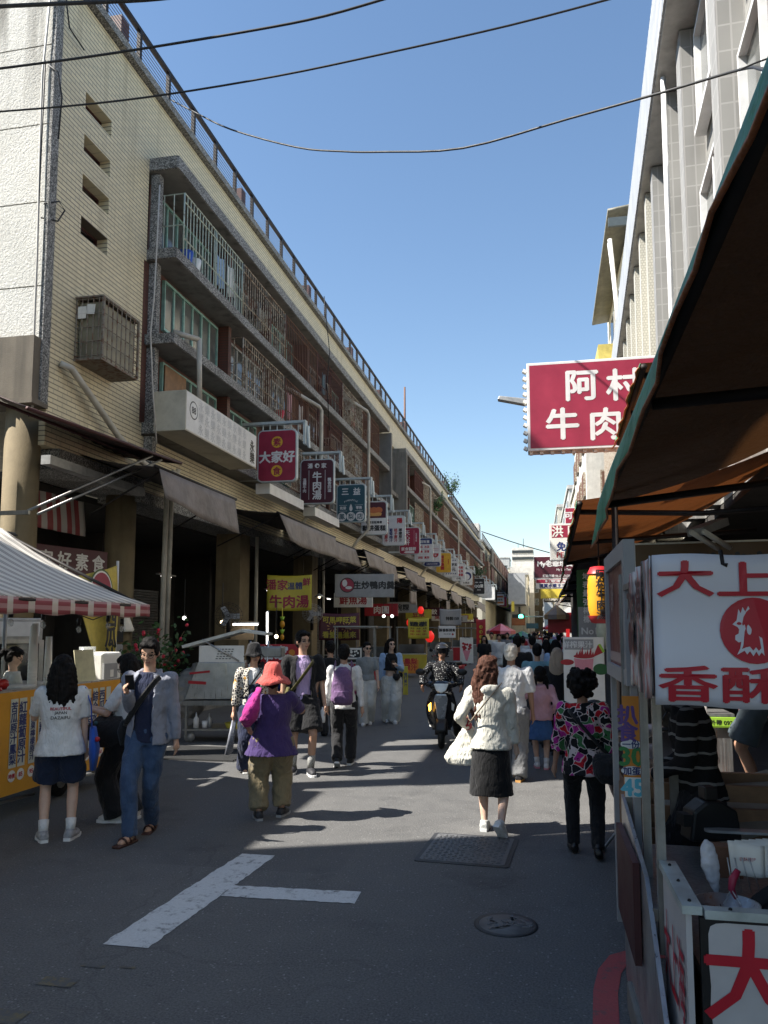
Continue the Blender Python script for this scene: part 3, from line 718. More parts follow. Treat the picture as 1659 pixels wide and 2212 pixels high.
def d4(k, F, w, h):
    patch(k('maroon'), F, [(-.5, .0), (.5, .0)]+[p for p in rrect(w-.09, h-.09, .11) if p[1] > 0])
    b = k('bread')
    disc(b, F, 0, .27, .33, .004, ry=.13)
    for x in (-.2, 0, .2): disc(b, F, x, .33, .16, .0042+x*.0005, ry=.13)
    patch(k('bread2'), F, [(-.33, .2), (-.2, .235), (0, .2), (.2, .235), (.33, .2), (.3, .1), (.2, .08), (-.2, .08), (-.3, .1)], .005)
    write(k('ink'), F, '現烤蛋糕專賣', 0, -.18, .115, .03); write(k('ink'), F, '勤耕蛋糕', 0, -.42, .25, .045)
def d5(k, F, w, h):
    write(k('lettering_red'), F, '太', -.34, .46, .27, .04); write(k('lettering_red'), F, '陽', .3, .46, .27, .04)
    for x, s, m in ((.33, '檸檬原汁', 'ink'), (.11, '桔子原汁', 'red'), (-.12, '葡萄柚汁', 'navy'), (-.35, '甘蔗原汁', 'red')): write(k(m), F, V(s), x, -.22, .17, .04)
def d6(k, F, w, h):
    W = k('white'); write(W, F, V('天心軒'), -.12, .16, .28, .02); write(W, F, '素食囍餅', -.05, -.42, .2, .03); write(W, F, V('日式品味大餅'), .36, .18, .08, .02)
    rect(W, F, .24, .248, -.2, .55); patch(W, F, [(-.3, -.6), (-.2, -.54), (.25, -.54), (.25, -.64), (-.2, -.64)])
def d7(k, F, w, h):
    patch(k('navy'), F, [(-.5, .33), (.5, .33)]+[p for p in rrect(w-.09, h-.09, .11) if p[1] > .33]); write(k('white'), F, '甜甜販賣', 0, .48, .18, .03, z=.005)
    for y, s in ((.18, '木瓜  冰品'), (-.1, '蘋果  苜蓿'), (-.45, '涼糕  鳳梨')):
        write(k('red'), F, s, 0, y, .15, .04); rect(k('grey'), F, -.45, .45, y-.15, y-.143)
def d8(k, F, w, h):
    patch(k('navy'), F, [(-.45, -.42), (.45, -.42)]+[p for p in rrect(w-.09, h-.09, .11)[::-1] if p[1] < -.42][::1]); write(k('white'), F, '台南在地 日式丼飯', 0, -.54, .085, .02, z=.005)
    patch(k('red'), F, [(.02, .12), (.42, .12)]+[(.22+.2*cos(a), .12+.26*sin(a)) for a in [0, -.5, -1, -1.57, -2.1, -2.6]]); write(k('white'), F, '冰', .22, 0, .14, z=.005)
    for y in (.32, .42): rect(k('red'), F, -.2, .42, y, y+.02)
def d9(k, F, w, h): write(k('red'), F, V('果茶集團'), -.08, 0, .27, .04); write(k('red'), F, V('現點現作'), .34, .05, .1, .02)
def d10(k, F, w, h):
    write(k('ink'), F, '俗又便宜', 0, .22, .23, .04); write(k('ink'), F, '30元', .05, -.15, .3, .04)
    for x in range(5): patch(k('navy'), F, [(-.42+x*.17, -.5), (-.34+x*.17, -.5), (-.28+x*.17, -.42), (-.36+x*.17, -.42)]); patch(k('navy'), F, [(-.42+x*.17, .5), (-.34+x*.17, .5), (-.28+x*.17, .58), (-.36+x*.17, .58)])
def d11(k, F, w, h):
    for y, s in ((.4, '滷肉飯'), (.1, '虱目魚'), (-.2, '排骨酥')): write(k('red'), F, s, .05, y, .23, .04); rect(k('navy'), F, -.42, .42, y-.17, y-.155)
    write(k('ink'), F, '小吃', 0, -.5, .2, .03)
def d12(k, F, w, h):
    disc(k('navy'), F, .12, .1, .36); disc(k('white'), F, .05, .03, .27, .004); write(k('ink'), F, '水果店', 0, -.5, .2, .03)
def dq(k, F, w, h):
    W = k('white'); write(W, F, '義麵 · 小籠包', 0, .42, .13, .02); write(W, F, 'QQ蛋', 0, .02, .36, .05); write(W, F, '歪歪店', 0, -.38, .13, .02); rect(W, F, -.44, .44, -.17, -.165)
def dgen(a, b, m):
    def f(k, F, w, h): write(k(m), F, V(a), .12, .05, .3, .05); write(k('ink'), F, V(b), -.28, 0, .2, .04)
    return f
def dor(k, F, w, h):
    patch(k('orange'), F, [(-.5, .32), (.5, .32), (.5, .6), (-.5, .6)]); patch(k('orange'), F, [(-.5, -.6), (.5, -.6), (.5, -.32), (-.5, -.32)])
    write(k('red'), F, '福 貴', 0, .46, .24, .04, z=.005); write(k('red'), F, '小 食', 0, -.46, .24, .04, z=.005); write(k('ink'), F, '肉圓 碗粿\n魚羹 炒麵', 0, 0, .17, .03)
tab = [(19.47, 'red hanging sign with two yellow discs and big white characters', d1, 'crimson'), (23.32, 'maroon hanging sign with white soup lettering between two thin lines', d2, 'maroon'),
       (27.87, 'teal hanging sign with a small pineapple and three white discs', d3, 'teal'), (32.03, 'maroon over white hanging sign with an orange bread loaf', d4, 'white'),
       (36.58, 'white hanging sign with columns of coloured juice names', d5, 'white'), (41.36, 'crimson hanging sign with white brush lettering and arrow strip', d6, 'crimson'),
       (46.63, 'white hanging sign with a blue top band and ruled red rows', d7, 'white'), (50.51, 'white hanging sign with a red bowl and navy foot band', d8, 'white'),
       (56.88, 'yellow hanging sign with a dark red vertical line of characters', d9, 'yellow'), (61.94, 'white hanging sign with slanted navy hatching at top and foot', d10, 'white'),
       (67.97, 'white hanging sign with three ruled red dish names', d11, 'white'), (75.24, 'white hanging sign with a navy disc around a white disc', d12, 'white'),
       (92.98, 'black hanging sign with large white letters under a leafy ledge', dq, 'ink'), (100, 'white hanging sign directly behind the black one, red and black lettering', dgen('紅茶', '冷飲', 'red'), 'white'),
       (107, 'white hanging sign, second behind the black one, crimson lettering', dgen('肉粽', '老店', 'crimson'), 'white'), (115, 'white hanging sign, third behind the black one, navy lettering', dgen('魚湯', '鮮', 'navy'), 'white'),
       (146, 'orange and white hanging sign with three horizontal fields', dor, 'white'), (158, 'crimson hanging sign behind the orange and white one', dgen('豆花', '手工', 'white'), 'crimson'),
       (170, 'yellow hanging sign far down the row with black lettering', dgen('炸雞', '脆', 'red'), 'gold'), (182, 'pink hanging sign far down the row', dgen('布', '行', 'white'), 'pink'), (195, 'lime hanging sign at the far end of the row', dgen('茶', '飲', 'white'), 'lime')]
for Y0, lab, fn, face in tab: hang_sign(sgn(Y0), lab, fn, face, h=1.42 if Y0 < 90 else 1.7, w=1.1 if Y0 < 90 else 1.25, ztop=7.2 if Y0 < 90 else 7.3)
# long light box on the first balcony
t = thing('light_box_sign', 'long white light box sign with round number badge under the first balcony', 'shop sign', (LX(16.2, .75), 16.2, 6.28), -DR)
mb = MB(); mb.bx(-.35, .35, -1.95, 1.95, -.41, .42); mb.build('case', plain('cream_case', (.55, .52, .42), .5, 0, .2, 4, grime=.4), t, bevel=.012)
F = FR((.353, 0, 0), (0, 1, 0), (0, 0, 1))
mb = MB(); rect(mb, F, -1.93, 1.93, -.38, .40, .0); mb.build('face', M['white'], t)
mb = MB()
for i in range(9):
    for j in range(3): write(mb, F, '永樂'[(i+j) % 2], -1.25+i*.3, -.24+j*.25, .24, .03)
mb.build('lettering', plain('pale_grey_print', (.55, .56, .57), .5), t)
mb = MB(); disc(mb, F, -1.6, .08, .19, .003); disc(mb, F, 1.66, 0, .01, .003); write(mb, F, V('永樂'), 1.66, -.05, .3, .04, z=.004); o = mb.build('lettering', M['ink'], t)
mb = MB(); disc(mb, F, -1.6, .08, .165, .005); mb.build('badge', M['white'], t); mb = MB(); write(mb, F, '88', -1.6, .08, .2, .03, z=.007); mb.build('lettering', M['ink'], t)
# narrow white strip boards under the signs
for Y in (21.2, 25.4):
    o = MB().bx(-.2, .2, -1.5, 1.5, -.14, .14).build('light_box_sign', M['white']); o.location = (LX(Y, .7), Y, 5.66); o.rotation_euler = (0, 0, -DR)
    tag(o, 'plain white light box half hidden below the %s hanging sign' % ('red' if Y < 23 else 'maroon'), 'shop sign')
# ================================================================== awnings over the arcade
def arcade_awning(y0, y1, label, zt=4.72, x1=1.5, drop=.6, skew=0.0, group='brown drop awnings along the arcade'):
    t = thing('arcade_awning', label, 'awning', (LX((y0+y1)/2), (y0+y1)/2, zt), -DR, group); a = (y1-y0)/2
    mb = MB(); mb.sheet(lambda u, v: (.0+x1*u, -a+2*a*v, .28-.28*u-.05*sin(pi*u)), 4, 6); mb.build('canopy', plain('dark_tarp', (.05, .043, .04), .75), t, thick=.012)
    q = random.Random(int(y0*10)); ph = q.uniform(0, 6)
    mb = MB(); mb.sheet(lambda u, v: (x1+.02+.035*sin(7*u*a+ph)*v+.10*v, -a+.05+2*(a-.05)*u+skew*v, -.02-drop*v*(1+.12*sin(3*u+ph)+.22*(u-.5))), 16, 5); mb.build('valance', M['tarp'], t, thick=.008)
    mb = MB(); mb.tube([(x1, -a-.05, 0), (x1, a+.05, 0)], .035, 8)
    for s in (-1, 1): mb.tube([(x1-.1, s*(a-.3), -.02), (.05, s*(a-.3), -.75)], .018, 6)
    mb.build('frame', M['iron'], t)
for i, (a, b, sk) in enumerate(((12.4, 15.9, .1), (18.0, 23.2, .5), (23.4, 26.9, .4), (27.1, 30.6, .35), (30.9, 34.4, .3), (35, 39, .3), (39.3, 43, .3), (43.5, 47.5, 0), (48, 52.5, .2), (53, 57, 0), (58, 62, 0), (63, 67.5, 0), (68, 73, 0), (74, 79, 0), (80, 86, 0))):
    arcade_awning(a, b, 'brown drop awning hanging from the arcade, bay %s from the corner' % ('one two three four five six seven eight nine ten eleven twelve thirteen fourteen fifteen'.split()[i]), skew=sk, drop=.62 if i < 6 else .75, x1=1.5 if i % 2 == 0 else 1.75, zt=4.72 if i < 7 else 4.5)
# lower second row of short brown tarps further along
for i, (Y, lab) in enumerate(((34.5, 'short brown tarp hanging low above the yellow price banner'), (47, 'short brown tarp hanging above the hand painted price cloth'))):
    t = thing('drop_tarp', lab, 'awning', (LX(Y, 2.3), Y, 3.6), -DR)
    MB().sheet(lambda u, v: (.05*sin(9*u)*v, -.8+1.6*u, -.6*v), 12, 4).build('valance', M['tarp'], t, thick=.008)
    MB().tube([(0, -.85, 0), (0, .85, 0)], .03, 6).tube([(0, -.75, 0), (-2.2, -.75, .6)], .02, 6).tube([(0, .75, 0), (-2.2, .75, .6)], .02, 6).build('frame', M['iron'], t)
# corner canopy of rusty sheet with two stays
t = thing('corner_canopy', 'rusty sheet canopy with two long stays at the market corner', 'awning', (-8, 11.3, 5.0))
A, B = Vector((1.25, -2.1, -.12)), Vector((1.25, 2.55, .1))
MB().sheet(lambda u, v: Vector((0, -1.9, .42))*(1-u)*(1-v)+Vector((0, 2.6, .3))*(1-u)*v+A*u*(1-v)+B*u*v+Vector((0, 0, .015*sin(v*80))), 4, 120).build('canopy', plain('rusty_sheet', (.07, .045, .04), .7, .2, .5, 5, grime=.5), t, thick=.012)
mb = MB(); mb.tube([A, B], .03, 6).tube([(.55, -1.8, .1), (.5, 2.4, .18)], .025, 6); mb.build('frame', M['iron_red'], t)
mb = MB(); mb.tube([(1.2, 1.5, 0.02), (.35, -.75, -1.3)], .022, 8).tube([(1.2, 1.85, 0.02), (.42, -.6, -1.33)], .022, 8); mb.bx(.0, .5, -.95, -.9, -1.38, -1.32); mb.build('stay', M['steel_d'], t)
MB().bx(.15, .32, -.2, 2.9, -.45, -.3).build('light_trough', M['frame_grey'], t)
# dark corrugated eave jutting in from beside the pillar
o = MB().sheet(lambda u, v: (-1.5+1.9*u, -1.2+1.6*v, .25-.55*u+.02*sin(u*60)), 40, 4).build('tin_eave', plain('old_tin', (.05, .05, .05), .6, .3, .4, 6), thick=.015); o.location = (-7.5, 9.2, 3.5); tag(o, 'dark corrugated tin eave jutting out by the corner pillar', 'awning')
# ================================================================== writing and cloth inside the arcade
def board(name, label, cat, loc, rz, w, h, face, draw, thick=.06, case=None, group=None, dw=None):
    t = thing(name, label, cat, loc, rz, group)
    MB().bx(-w/2, w/2, .001, thick, -h/2, h/2).build('panel', M[case or face], t, bevel=.006)
    F = FR((0, 0, 0), (1, 0, 0), (0, 0, 1))
    mb = MB(); rect(mb, F, -w/2+.015, w/2-.015, -h/2+.015, h/2-.015, .0015); mb.build('face', M[face], t)
    L = {}
    def ink(m):
        if m not in L: L[m] = MB()
        return L[m]
    draw(ink, F, dw or w, h)
    for m, b in L.items():
        if dw: b.v = [(x*w/dw, y, z*w/dw) for x, y, z in b.v]
        b.build('lettering', M[m], t)
    return t
def banner(name, label, cat, loc, rz, w, h, face, draw, sag=.03, group=None, wav=3.0, dw=None):
    t = thing(name, label, cat, loc, rz, group); q = random.Random(hash(label) % 1000 if False else len(label)*7)
    ph = q.uniform(0, 6); fy = lambda x, z: .035*sin(wav*x/w*2+ph)*(.4+(h/2-z)/h)
    MB().sheet(lambda u, v: (-w/2+w*u, fy(-w/2+w*u, h/2-h*v), h/2-h*v-sag*sin(pi*u)*(1-v*.5)), 18, 10).build('cloth', M[face], t, thick=.004)
    L = {}
    def ink(m):
        if m not in L: L[m] = MB()
        return L[m]
    draw(ink, FR((0, 0, 0), (1, 0, 0), (0, 0, 1)), w, h)
    for m, b in L.items():
        if dw: b.v = [(x*w/dw, y, z*w/dw) for x, y, z in b.v]
        b.v = [(x, fy(x, z)-.006+(y if abs(y) < .05 else 0), z-sag*sin(pi*(x/w+.5))*.8) for x, y, z in b.v]; b.build('lettering', M[m], t)
    return t
t = thing('striped_curtain', 'red and white striped cloth blind hanging inside the corner arcade', 'curtain', (-9.0, 13.2, 3.75), -DR)
MB().sheet(lambda u, v: (.12*(1-cos(pi*v))*.3+.02*sin(20*u), -.85+1.75*u, .85-.85*v), 30, 6).build('cloth', M['red_stripe'], t, thick=.01)
MB().tube([(0, -.9, .86), (0, .95, .86)], .03, 6).build('rod', M['iron'], t)
def dr(k, F, w, h):
    for i, c in enumerate('大家好素食'): write(k('white'), F, c, -.86+i*.43, 0, .34, .03)
board('shop_board', 'red shop board darkened for its shade, with white brush lettering above the juice stall', 'shop sign', (-8.55, 12.9, 3.16), R(78), 2.2, .5, 'maroon', dr)  # maroon face stands in for a red board in deep shade
def dy(k, F, w, h):
    write(k('crimson'), F, '潘家', -.45, .3, .4, .03); write(k('navy'), F, '溫體', .2, .27, .28, .025); write(k('crimson'), F, '鮮', .62, .4, .3, .03); write(k('crimson'), F, '牛肉湯', 0, -.3, .48, .035)
banner('cloth_banner', 'yellow cloth banner with red soup lettering hung from a pole', 'banner', AY(625, 1280, 20), R(10), 1.2, .95, 'banner_y', dy, dw=1.62)
def dm(k, F, w, h):
    write(k('banner_y'), F, '可馬呷旺萊', 0, .25, .24, .03); write(k('banner_y'), F, '看愛過進來', 0, -.28, .24, .03)
    for s in (-1, 1):
        for i in range(9): a = i*.7; patch(k('bread2'), F, [(s*.25+.17*cos(a), .17*sin(a)), (s*.25+.2*cos(a+.2), .2*sin(a+.2)), (s*.25+.09*cos(a+.3), .09*sin(a+.3))])
banner('cloth_banner', 'maroon cloth banner with yellow lettering hung below the duck soup board', 'banner', AY(733, 1353, 23), R(10), 1.22, .82, 'maroon', dm, dw=1.42)
def dd(k, F, w, h):
    disc(k('ink'), F, -.68, .02, .3); disc(k('crimson'), F, -.68, .02, .265, .004); disc(k('white'), F, -.78, .1, .1, .006, ry=.14); disc(k('white'), F, -.62, -.08, .13, .0062, ry=.06)
    write(k('ink'), F, '生炒鴨肉羹', .38, .02, .33, .045)
board('light_box_sign', 'grey board with a duck emblem and black lettering across the arcade', 'shop sign', AY(787, 1265, 25), R(8), 1.95, .76, 'board', dd, .25, dw=2.35)
for i, (px, py, Y) in enumerate(((655, 1275, 22.5), (690, 1290, 24.5))):
    p = AY(px, py, Y); t = thing('pendant_lamp', ('shaded pendant lamp glowing behind the yellow banner edge', 'shaded pendant lamp glowing above the maroon banner')[i], 'lamp', p)
    MB().lathe([(.02, .12), (.05, .1), (.2, 0), (.19, .0), (.04, .09)], n=20, cap=False).build('lamp_shade', M['frame_grey'], t); MB().ball((0, 0, .02), .05, 10).build('bulb', M['bulb_on'], t); MB().tube([(0, 0, .11), (0, 0, 1.6)], .008, 5).build('cord', M['wire'], t)
def dred(k, F, w, h): write(k('white'), F, '潘家', 0, .26, .36, .05); write(k('ink'), F, '牛', -.3, -.22, .52, .07); write(k('ink'), F, '肉', .3, -.22, .52, .07); disc(k('orange'), F, -.45, .26, .08); disc(k('orange'), F, .45, .26, .08)
board('counter_board', 'red counter front with orange ox emblems and large lettering behind the queue', 'shop sign', AY(592, 1432, 15.2), R(10), 1.0, .75, 'red', dred, dw=1.25)
# lamps and tubes of the open kitchens
for i, (pa, pb, Y) in enumerate((((503, 1349), (557, 1349), 16.4), ((577, 1322), (577, 1398), 16.6))):
    a, b = AY(*pa, Y), AY(*pb, Y); c = (a+b)/2
    t = thing('tube_light', ('lit fluorescent tube hung level over the soup kitchen', 'lit fluorescent tube standing upright beside the soup kitchen')[i], 'lamp', c)
    MB().tube([a-c, b-c], .02, 8).build('tube', M['tube_on'], t); MB().tube([a-c+Vector((0, .045, .03)), b-c+Vector((0, .045, .03))], .025, 6).build('fitting', M['frame_grey'], t)
for i, (px, py, Y, lab) in enumerate(((398, 1335, 17, 'bare white bulb burning in the dark corner kitchen'), (597, 1375, 18, 'warm spot lamp over the soup kitchen counter'), (829, 1331, 30, 'first bare bulb of the pair in the dark arcade'), (847, 1331, 30, 'second bare bulb of the pair in the dark arcade'), (480, 1344, 16.8, 'warm lamp beside a cardboard sheet in the kitchen'))):
    p = AY(px, py, Y); t = thing('hanging_bulb', lab, 'lamp', p); MB().ball((0, 0, 0), .045 if Y < 25 else .06, 10).build('bulb', M['tube_on'] if i in (0, 2, 3) else M['bulb_on'], t); MB().tube([(0, 0, .04), (0, 0, .9)], .01, 5).build('cord', M['wire'], t)
for i, (px, py, Y, lab) in enumerate(((885, 1345, 31, 'red paper lantern glowing at the arcade edge, smallest of three'), (909, 1318, 33, 'red paper lantern hung highest at the arcade edge'), (928, 1375, 30, 'big red paper lantern behind the yellow price banner'))):
    p = AY(px, py, Y); r = .13 if i < 2 else .18; t = thing('paper_lantern', lab, 'lantern', p)
    MB().lathe([(.08, -r*1.2)]+[(r*sqrt(max(.05, 1-(k/6)**2))*(1+.02*(k % 2)), r*1.2*k/6) for k in range(-5, 6)]+[(.08, r*1.2)], n=18).build('paper_shade', M['lantern_red'], t); MB().lathe([(.1, r*1.2), (.1, r*1.3)], n=12).build('cap', M['black'], t)
def dpb(k, F, w, h):
    for x, s, q in ((-.5, '蝦', '150'), (0, '鼎邊', '100'), (.5, '煎', '50')): write(k('ink'), F, s, x, .38, .42, .05); write(k('ink'), F, '大份', x, .02, .17, .03); write(k('red'), F, q, x, -.2, .24, .04); write(k('red'), F, '加蛋小', x, -.45, .13, .03)
banner('price_banner', 'yellow price banner with black and red writing hung by red lanterns', 'banner', AY(904, 1357, 28), R(12), .76, .74, 'banner_y', dpb, dw=1.72)
def d150(k, F, w, h): write(k('ink'), F, '特製150', .2, -.1, .4, .05)
banner('price_banner', 'grey cloth with a hand painted price hung deep in the arcade', 'banner', AY(973, 1333, 36), R(10), 1.0, .76, 'board', d150, dw=2.3)
def dxs(k, F, w, h): write(k('ink'), F, '酥香酥排骨', 0, .2, .38, .05); write(k('ink'), F, '外酥內嫩 現炸', 0, -.25, .14, .02); disc(k('red'), F, .65, -.28, .12)
board('light_box_sign', 'white menu board with black lettering over a food cart', 'shop sign', AY(966, 1365, 33), R(12), .72, .5, 'white', dxs, .3, dw=2.0)
def dmen(k, F, w, h):
    write(k('ink'), F, 'MENU', 0, .95, .2, .03)
    for i in range(16): disc(k('red'), F, rnd.uniform(-.3, .3), rnd.uniform(-.1, .5), .09, .002+i*.0003)
    patch(k('pink'), F, [(-.28, 0), (.28, 0), (.05, -.75), (-.05, -.75)], .008)
board('menu_stand', 'white standing poster with a red dessert cone on the road edge', 'sign', AY(1008, 1405, 33.5), R(8), .56, 1.1, 'paper', dmen, dw=.95)
def dpl(k, F, w, h):
    for i in range(4):
        y = .55-i*.42; disc(k('banner_y'), F, 0, y, .15, .002); write(k('red'), F, '味麵好天'[i], 0, y, .2, .03, z=.004)
banner('cloth_banner', 'tall red banner with a column of yellow discs', 'banner', AY(1039, 1367, 34), R(8), .4, 1.2, 'red', dpl, dw=.8)
def dpic(k, F, w, h): patch(k('ink'), F, rrect(.62, .4, .05)); [disc(k('paper'), F, rnd.uniform(-.25, .25), rnd.uniform(-.15, .15), .05, .004+i*.0003) for i in range(12)]
board('menu_board', 'small white board with a dark food picture by the arcade column', 'sign', AY(765, 1412, 22), R(10), .42, .32, 'paper', dpic, dw=.75)
def dyb(k, F, w, h): write(k('red'), F, '鳳梨\n果汁', 0, .1, .3, .04)
board('menu_board', 'orange and red menu board leaning by the walkers', 'sign', AY(887, 1440, 24), R(14), .5, .42, 'orange', dyb, dw=.75)
def dyv(k, F, w, h): write(k('navy'), F, V('現打果汁'), 0, .05, .22, .03)
board('standing_sign', 'narrow yellow standing sign with vertical writing at the kerb', 'sign', AY(876, 1470, 22), R(12), .14, .8, 'banner_y', dyv, dw=.3)
# ================================================================== yellow juice stall
st = thing('juice_stall', 'yellow juice stall with striped canopy and handwritten drink strips', 'market stall', (-5.83, 6.85, 0))
X0 = .62                                                          # local x of the front panel
mb = MB(); mb.bx(.0, X0, -3.6, 2.25, .3, 1.1); mb.build('body', M['steel_d'], st)
mb = MB(); mb.prism([(-3.6, .0), (2.2, .0), (2.25, .04), (2.25, 1.01), (-3.6, 1.01)], FR((X0, 0, .26), (0, 1, 0), (0, 0, 1)), .025); mb.build('front_panel', plain('yellow_enamel', (.70, .33, .03), .4, 0, .12, 2.5, grime=.25), st)
mb = MB(); mb.bx(-.9, X0-.02, -3.6, 2.2, 1.2, 1.24); mb.bx(X0-.02, X0+.02, -3.6, 2.25, 1.22, 1.29); mb.build('counter_top', M['steel'], st)
for y in (1.4, -2.6):
    mb = MB(); mb.tube([(.35, y, .17), (.43, y, .17)], .17, 18); w = mb.build('wheel', M['rubber'], st); MB().tube([(.34, y, .17), (.44, y, .17)], .08, 12).build('rim', M['frame_grey'], w)
mb = MB(); mb.tube([(.3, 1.7, .35), (.34, 1.85, .12), (.36, 2.2, .1), (.32, 2.1, .3)], .02, 6); mb.tube([(.25, .2, .35), (.3, .5, .1), (.3, 1.1, .08)], .018, 6); mb.build('hose', M['frame_grey'], st)
for x, y in ((-.95, 2.15), (-.95, -3.4)): MB().tube([(x, y, .3), (x, y, 2.45)], .025, 8).build('post', M['steel_d'], st)
cz, ca, cb = 2.19, -3.7, 1.84
mb = MB(); mb.sheet(lambda u, v: (1.22-2.05*u, ca+(cb-ca)*v+.55*u*v*0+.0, cz+.98*u-.10*sin(pi*u)), 8, 40)
mb.build('canopy', M['stall_canvas'], st, thick=.01)
mb = MB(); mb.sheet(lambda u, v: (1.225+.015*sin(40*u), ca+(cb-ca)*u, cz-.15*v-.012*sin(50*u)*v), 60, 3)
mb.sheet(lambda u, v: (1.22-2.05*u, cb+.003, cz+.98*u-.10*sin(pi*u)-.13*v), 10, 2); mb.build('valance', M['plaid'], st, thick=.006)
mb = MB(); mb.tube([(1.2, ca, cz-.02), (1.2, cb, cz-.02)], .022, 6)
for y in (ca+.4, -1, cb-.05): mb.tube([(1.2, y, cz-.03), (-.8, y, cz+.93)], .02, 6)
mb.build('canopy_frame', M['iron'], st)
# drink strips with prices
F = FR((X0+.027, 0, 0), (0, 1, 0), (0, 0, 1))
L = {}
def ink(m):
    if m not in L: L[m] = MB()
    return L[m]
strips = ((82, '苦瓜原汁鳳梨', '時價'), (129, '紅蘿蔔原汁', '85'), (185, '鳳梨蘋果檸檬原汁', '95'), (232, '綜合五蔬果原汁', '95'), (480, '檸檬原汁', '60'), (516, '綜合水果汁', '60'), (552, '西瓜牛奶汁', '60'), (586, '西瓜汁', '50'))
for cx, s, pr in strips:
    p = AX(cx*.4, 1128+940*.4, -5.83+X0+.03); y = p.y-6.85; w = .115 if cx < 400 else .10
    rect(ink('strip'), F, y-w/2, y+w/2, .52, 1.2, .002); n = len(s); write(ink('navy'), F, V(s), y, .86, min(.13, .62/n/.95), .03, z=.004)
    disc(ink('paper'), F, y, .44, .058, .002); write(ink('lettering_red'), F, pr, y, .44, .062 if len(pr) == 2 and pr.isdigit() else .05, .03, z=.004)
p = MB(); patch(ink('dgreen'), F, [(2.02, .36), (2.2, .36), (2.2, .8), (2.1, .66)], .002); patch(ink('red'), F, [(2.08, .4), (2.2, .4), (2.2, .72), (2.14, .6)], .004)
for m, b in L.items(): b.build('lettering' if m in ('navy', 'lettering_red') else 'sticker', M[m], st)
# things on the counter
def cups(loc, n, r, h, label):
    t = thing('cup_stack', label, 'cups', loc, 0, 'paper cup stacks on the juice stall'); mb = MB(); pr = []
    for k in range(n): pr += [(r*.97, k*.035), (r, k*.035+.028), (r*1.04, k*.035+.03)]
    pr = [(r*.85, 0)]+pr+[(r*.8, n*.035+h), (.01, n*.035+h)] ; mb.lathe(pr, n=18); mb.build('cup', M['paper'], t); MB().lathe([(r*1.05, n*.035), (r*1.07, n*.035+.008), (r, n*.035+.01)], n=18, cap=False).build('rim', M['paper'], t)
cups((-5.58, 7.90, 1.240), 9, .05, .38, 'thick stack of paper cups with rims showing, nearest the woman behind the counter')
cups((-5.78, 8.20, 1.240), 3, .045, .62, 'tallest upside-down paper cup tower on the juice counter')
cups((-5.73, 8.40, 1.240), 2, .045, .5, 'shorter upside-down paper cup tower beside the tallest one')
t = thing('blender', 'empty clear blender jug on a white base on the juice counter', 'blender', (-5.53, 8.90, 1.240))
MB().lathe([(.075, 0), (.085, .02), (.08, .1), (.06, .12)], n=18).build('base', M['white'], t)
tr = NT('clear_plastic'); tr.col((.75, .78, .76)).set(rough=.15, alpha=.32); M['clear'] = tr.m
mb = MB(); mb.lathe([(.06, .12), (.085, .2), (.1, .44), (.095, .44), (.08, .2), (.055, .13)], n=18, cap=False).tube([(-.1, 0, .4), (-.15, 0, .36), (-.15, 0, .24), (-.085, 0, .2)], .012, 6); mb.build('jug', M['clear'], t)
t = thing('sealing_machine', 'white boxy cup sealing machine with grey front on the juice counter', 'machine', (-5.63, 9.30, 1.240))
MB().bx(-.2, .2, -.2, .25, 0, .36).build('body', M['paper'], t, bevel=.03); MB().bx(.2, .23, -.22, .1, .02, .22).build('panel', M['board'], t); MB().bx(.231, .235, -.08, .0, .05, .14).build('sticker', M['paper'], t)
t = thing('menu_card', 'pale yellow handwritten menu card standing on the juice counter', 'card', (-5.43, 8.70, 1.240), R(60))
MB().box((0, 0, .2), (.28, .012, .42), (-.2, 0, .2)).build('card', plain('pale_yellow_card', (.66, .62, .4), .6), t)
for i, (y, z, lab) in enumerate(((8.25, 1.24, 'upper red apple piled at the near end of the stall'), (8.28, 1.18, 'lower red apple piled at the near end of the stall'))):
    o = MB().lathe([(.01, -.05), (.04, -.05), (.065, -.01), (.06, .035), (.03, .055), (.008, .045)], n=16).build('apple', plain('apple_skin', (.4, .02, .02), .3)); o.location = (-5.35, y-1.15-.13*i, z+.1); tag(o, lab, 'apple')
o = MB().lathe([(.06, 0), (.13, .02), (.15, .05), (.14, .05), (.1, .02)], n=24, cap=False).build('plate', M['white']); o.location = (-5.53, 7.65, 1.241); tag(o, 'white plate on the juice counter beside the cups', 'plate')
t = thing('display_fridge', 'tall glass fronted drinks fridge behind the juice stall', 'fridge', (-6.95, 9.45, 0), R(50))
MB().bx(-.35, .35, 0, .6, 0, 2.05).build('body', M['frame_grey'], t, bevel=.02); MB().bx(-.31, .31, -.012, -.001, .2, 1.7).build('door', M['glass_d'], t); mb = MB()
for x in (-.33, .33): mb.bx(x-.03, x+.03, -.03, -.001, .15, 1.75)
mb.bx(-.3, .3, -.03, -.001, .14, .19).bx(-.3, .3, -.03, -.001, 1.71, 1.76); mb.build('door_frame', M['steel'], t)
MB().bx(-.3, .3, -.02, -.001, 1.8, 2.0).build('header', M['white'], t)
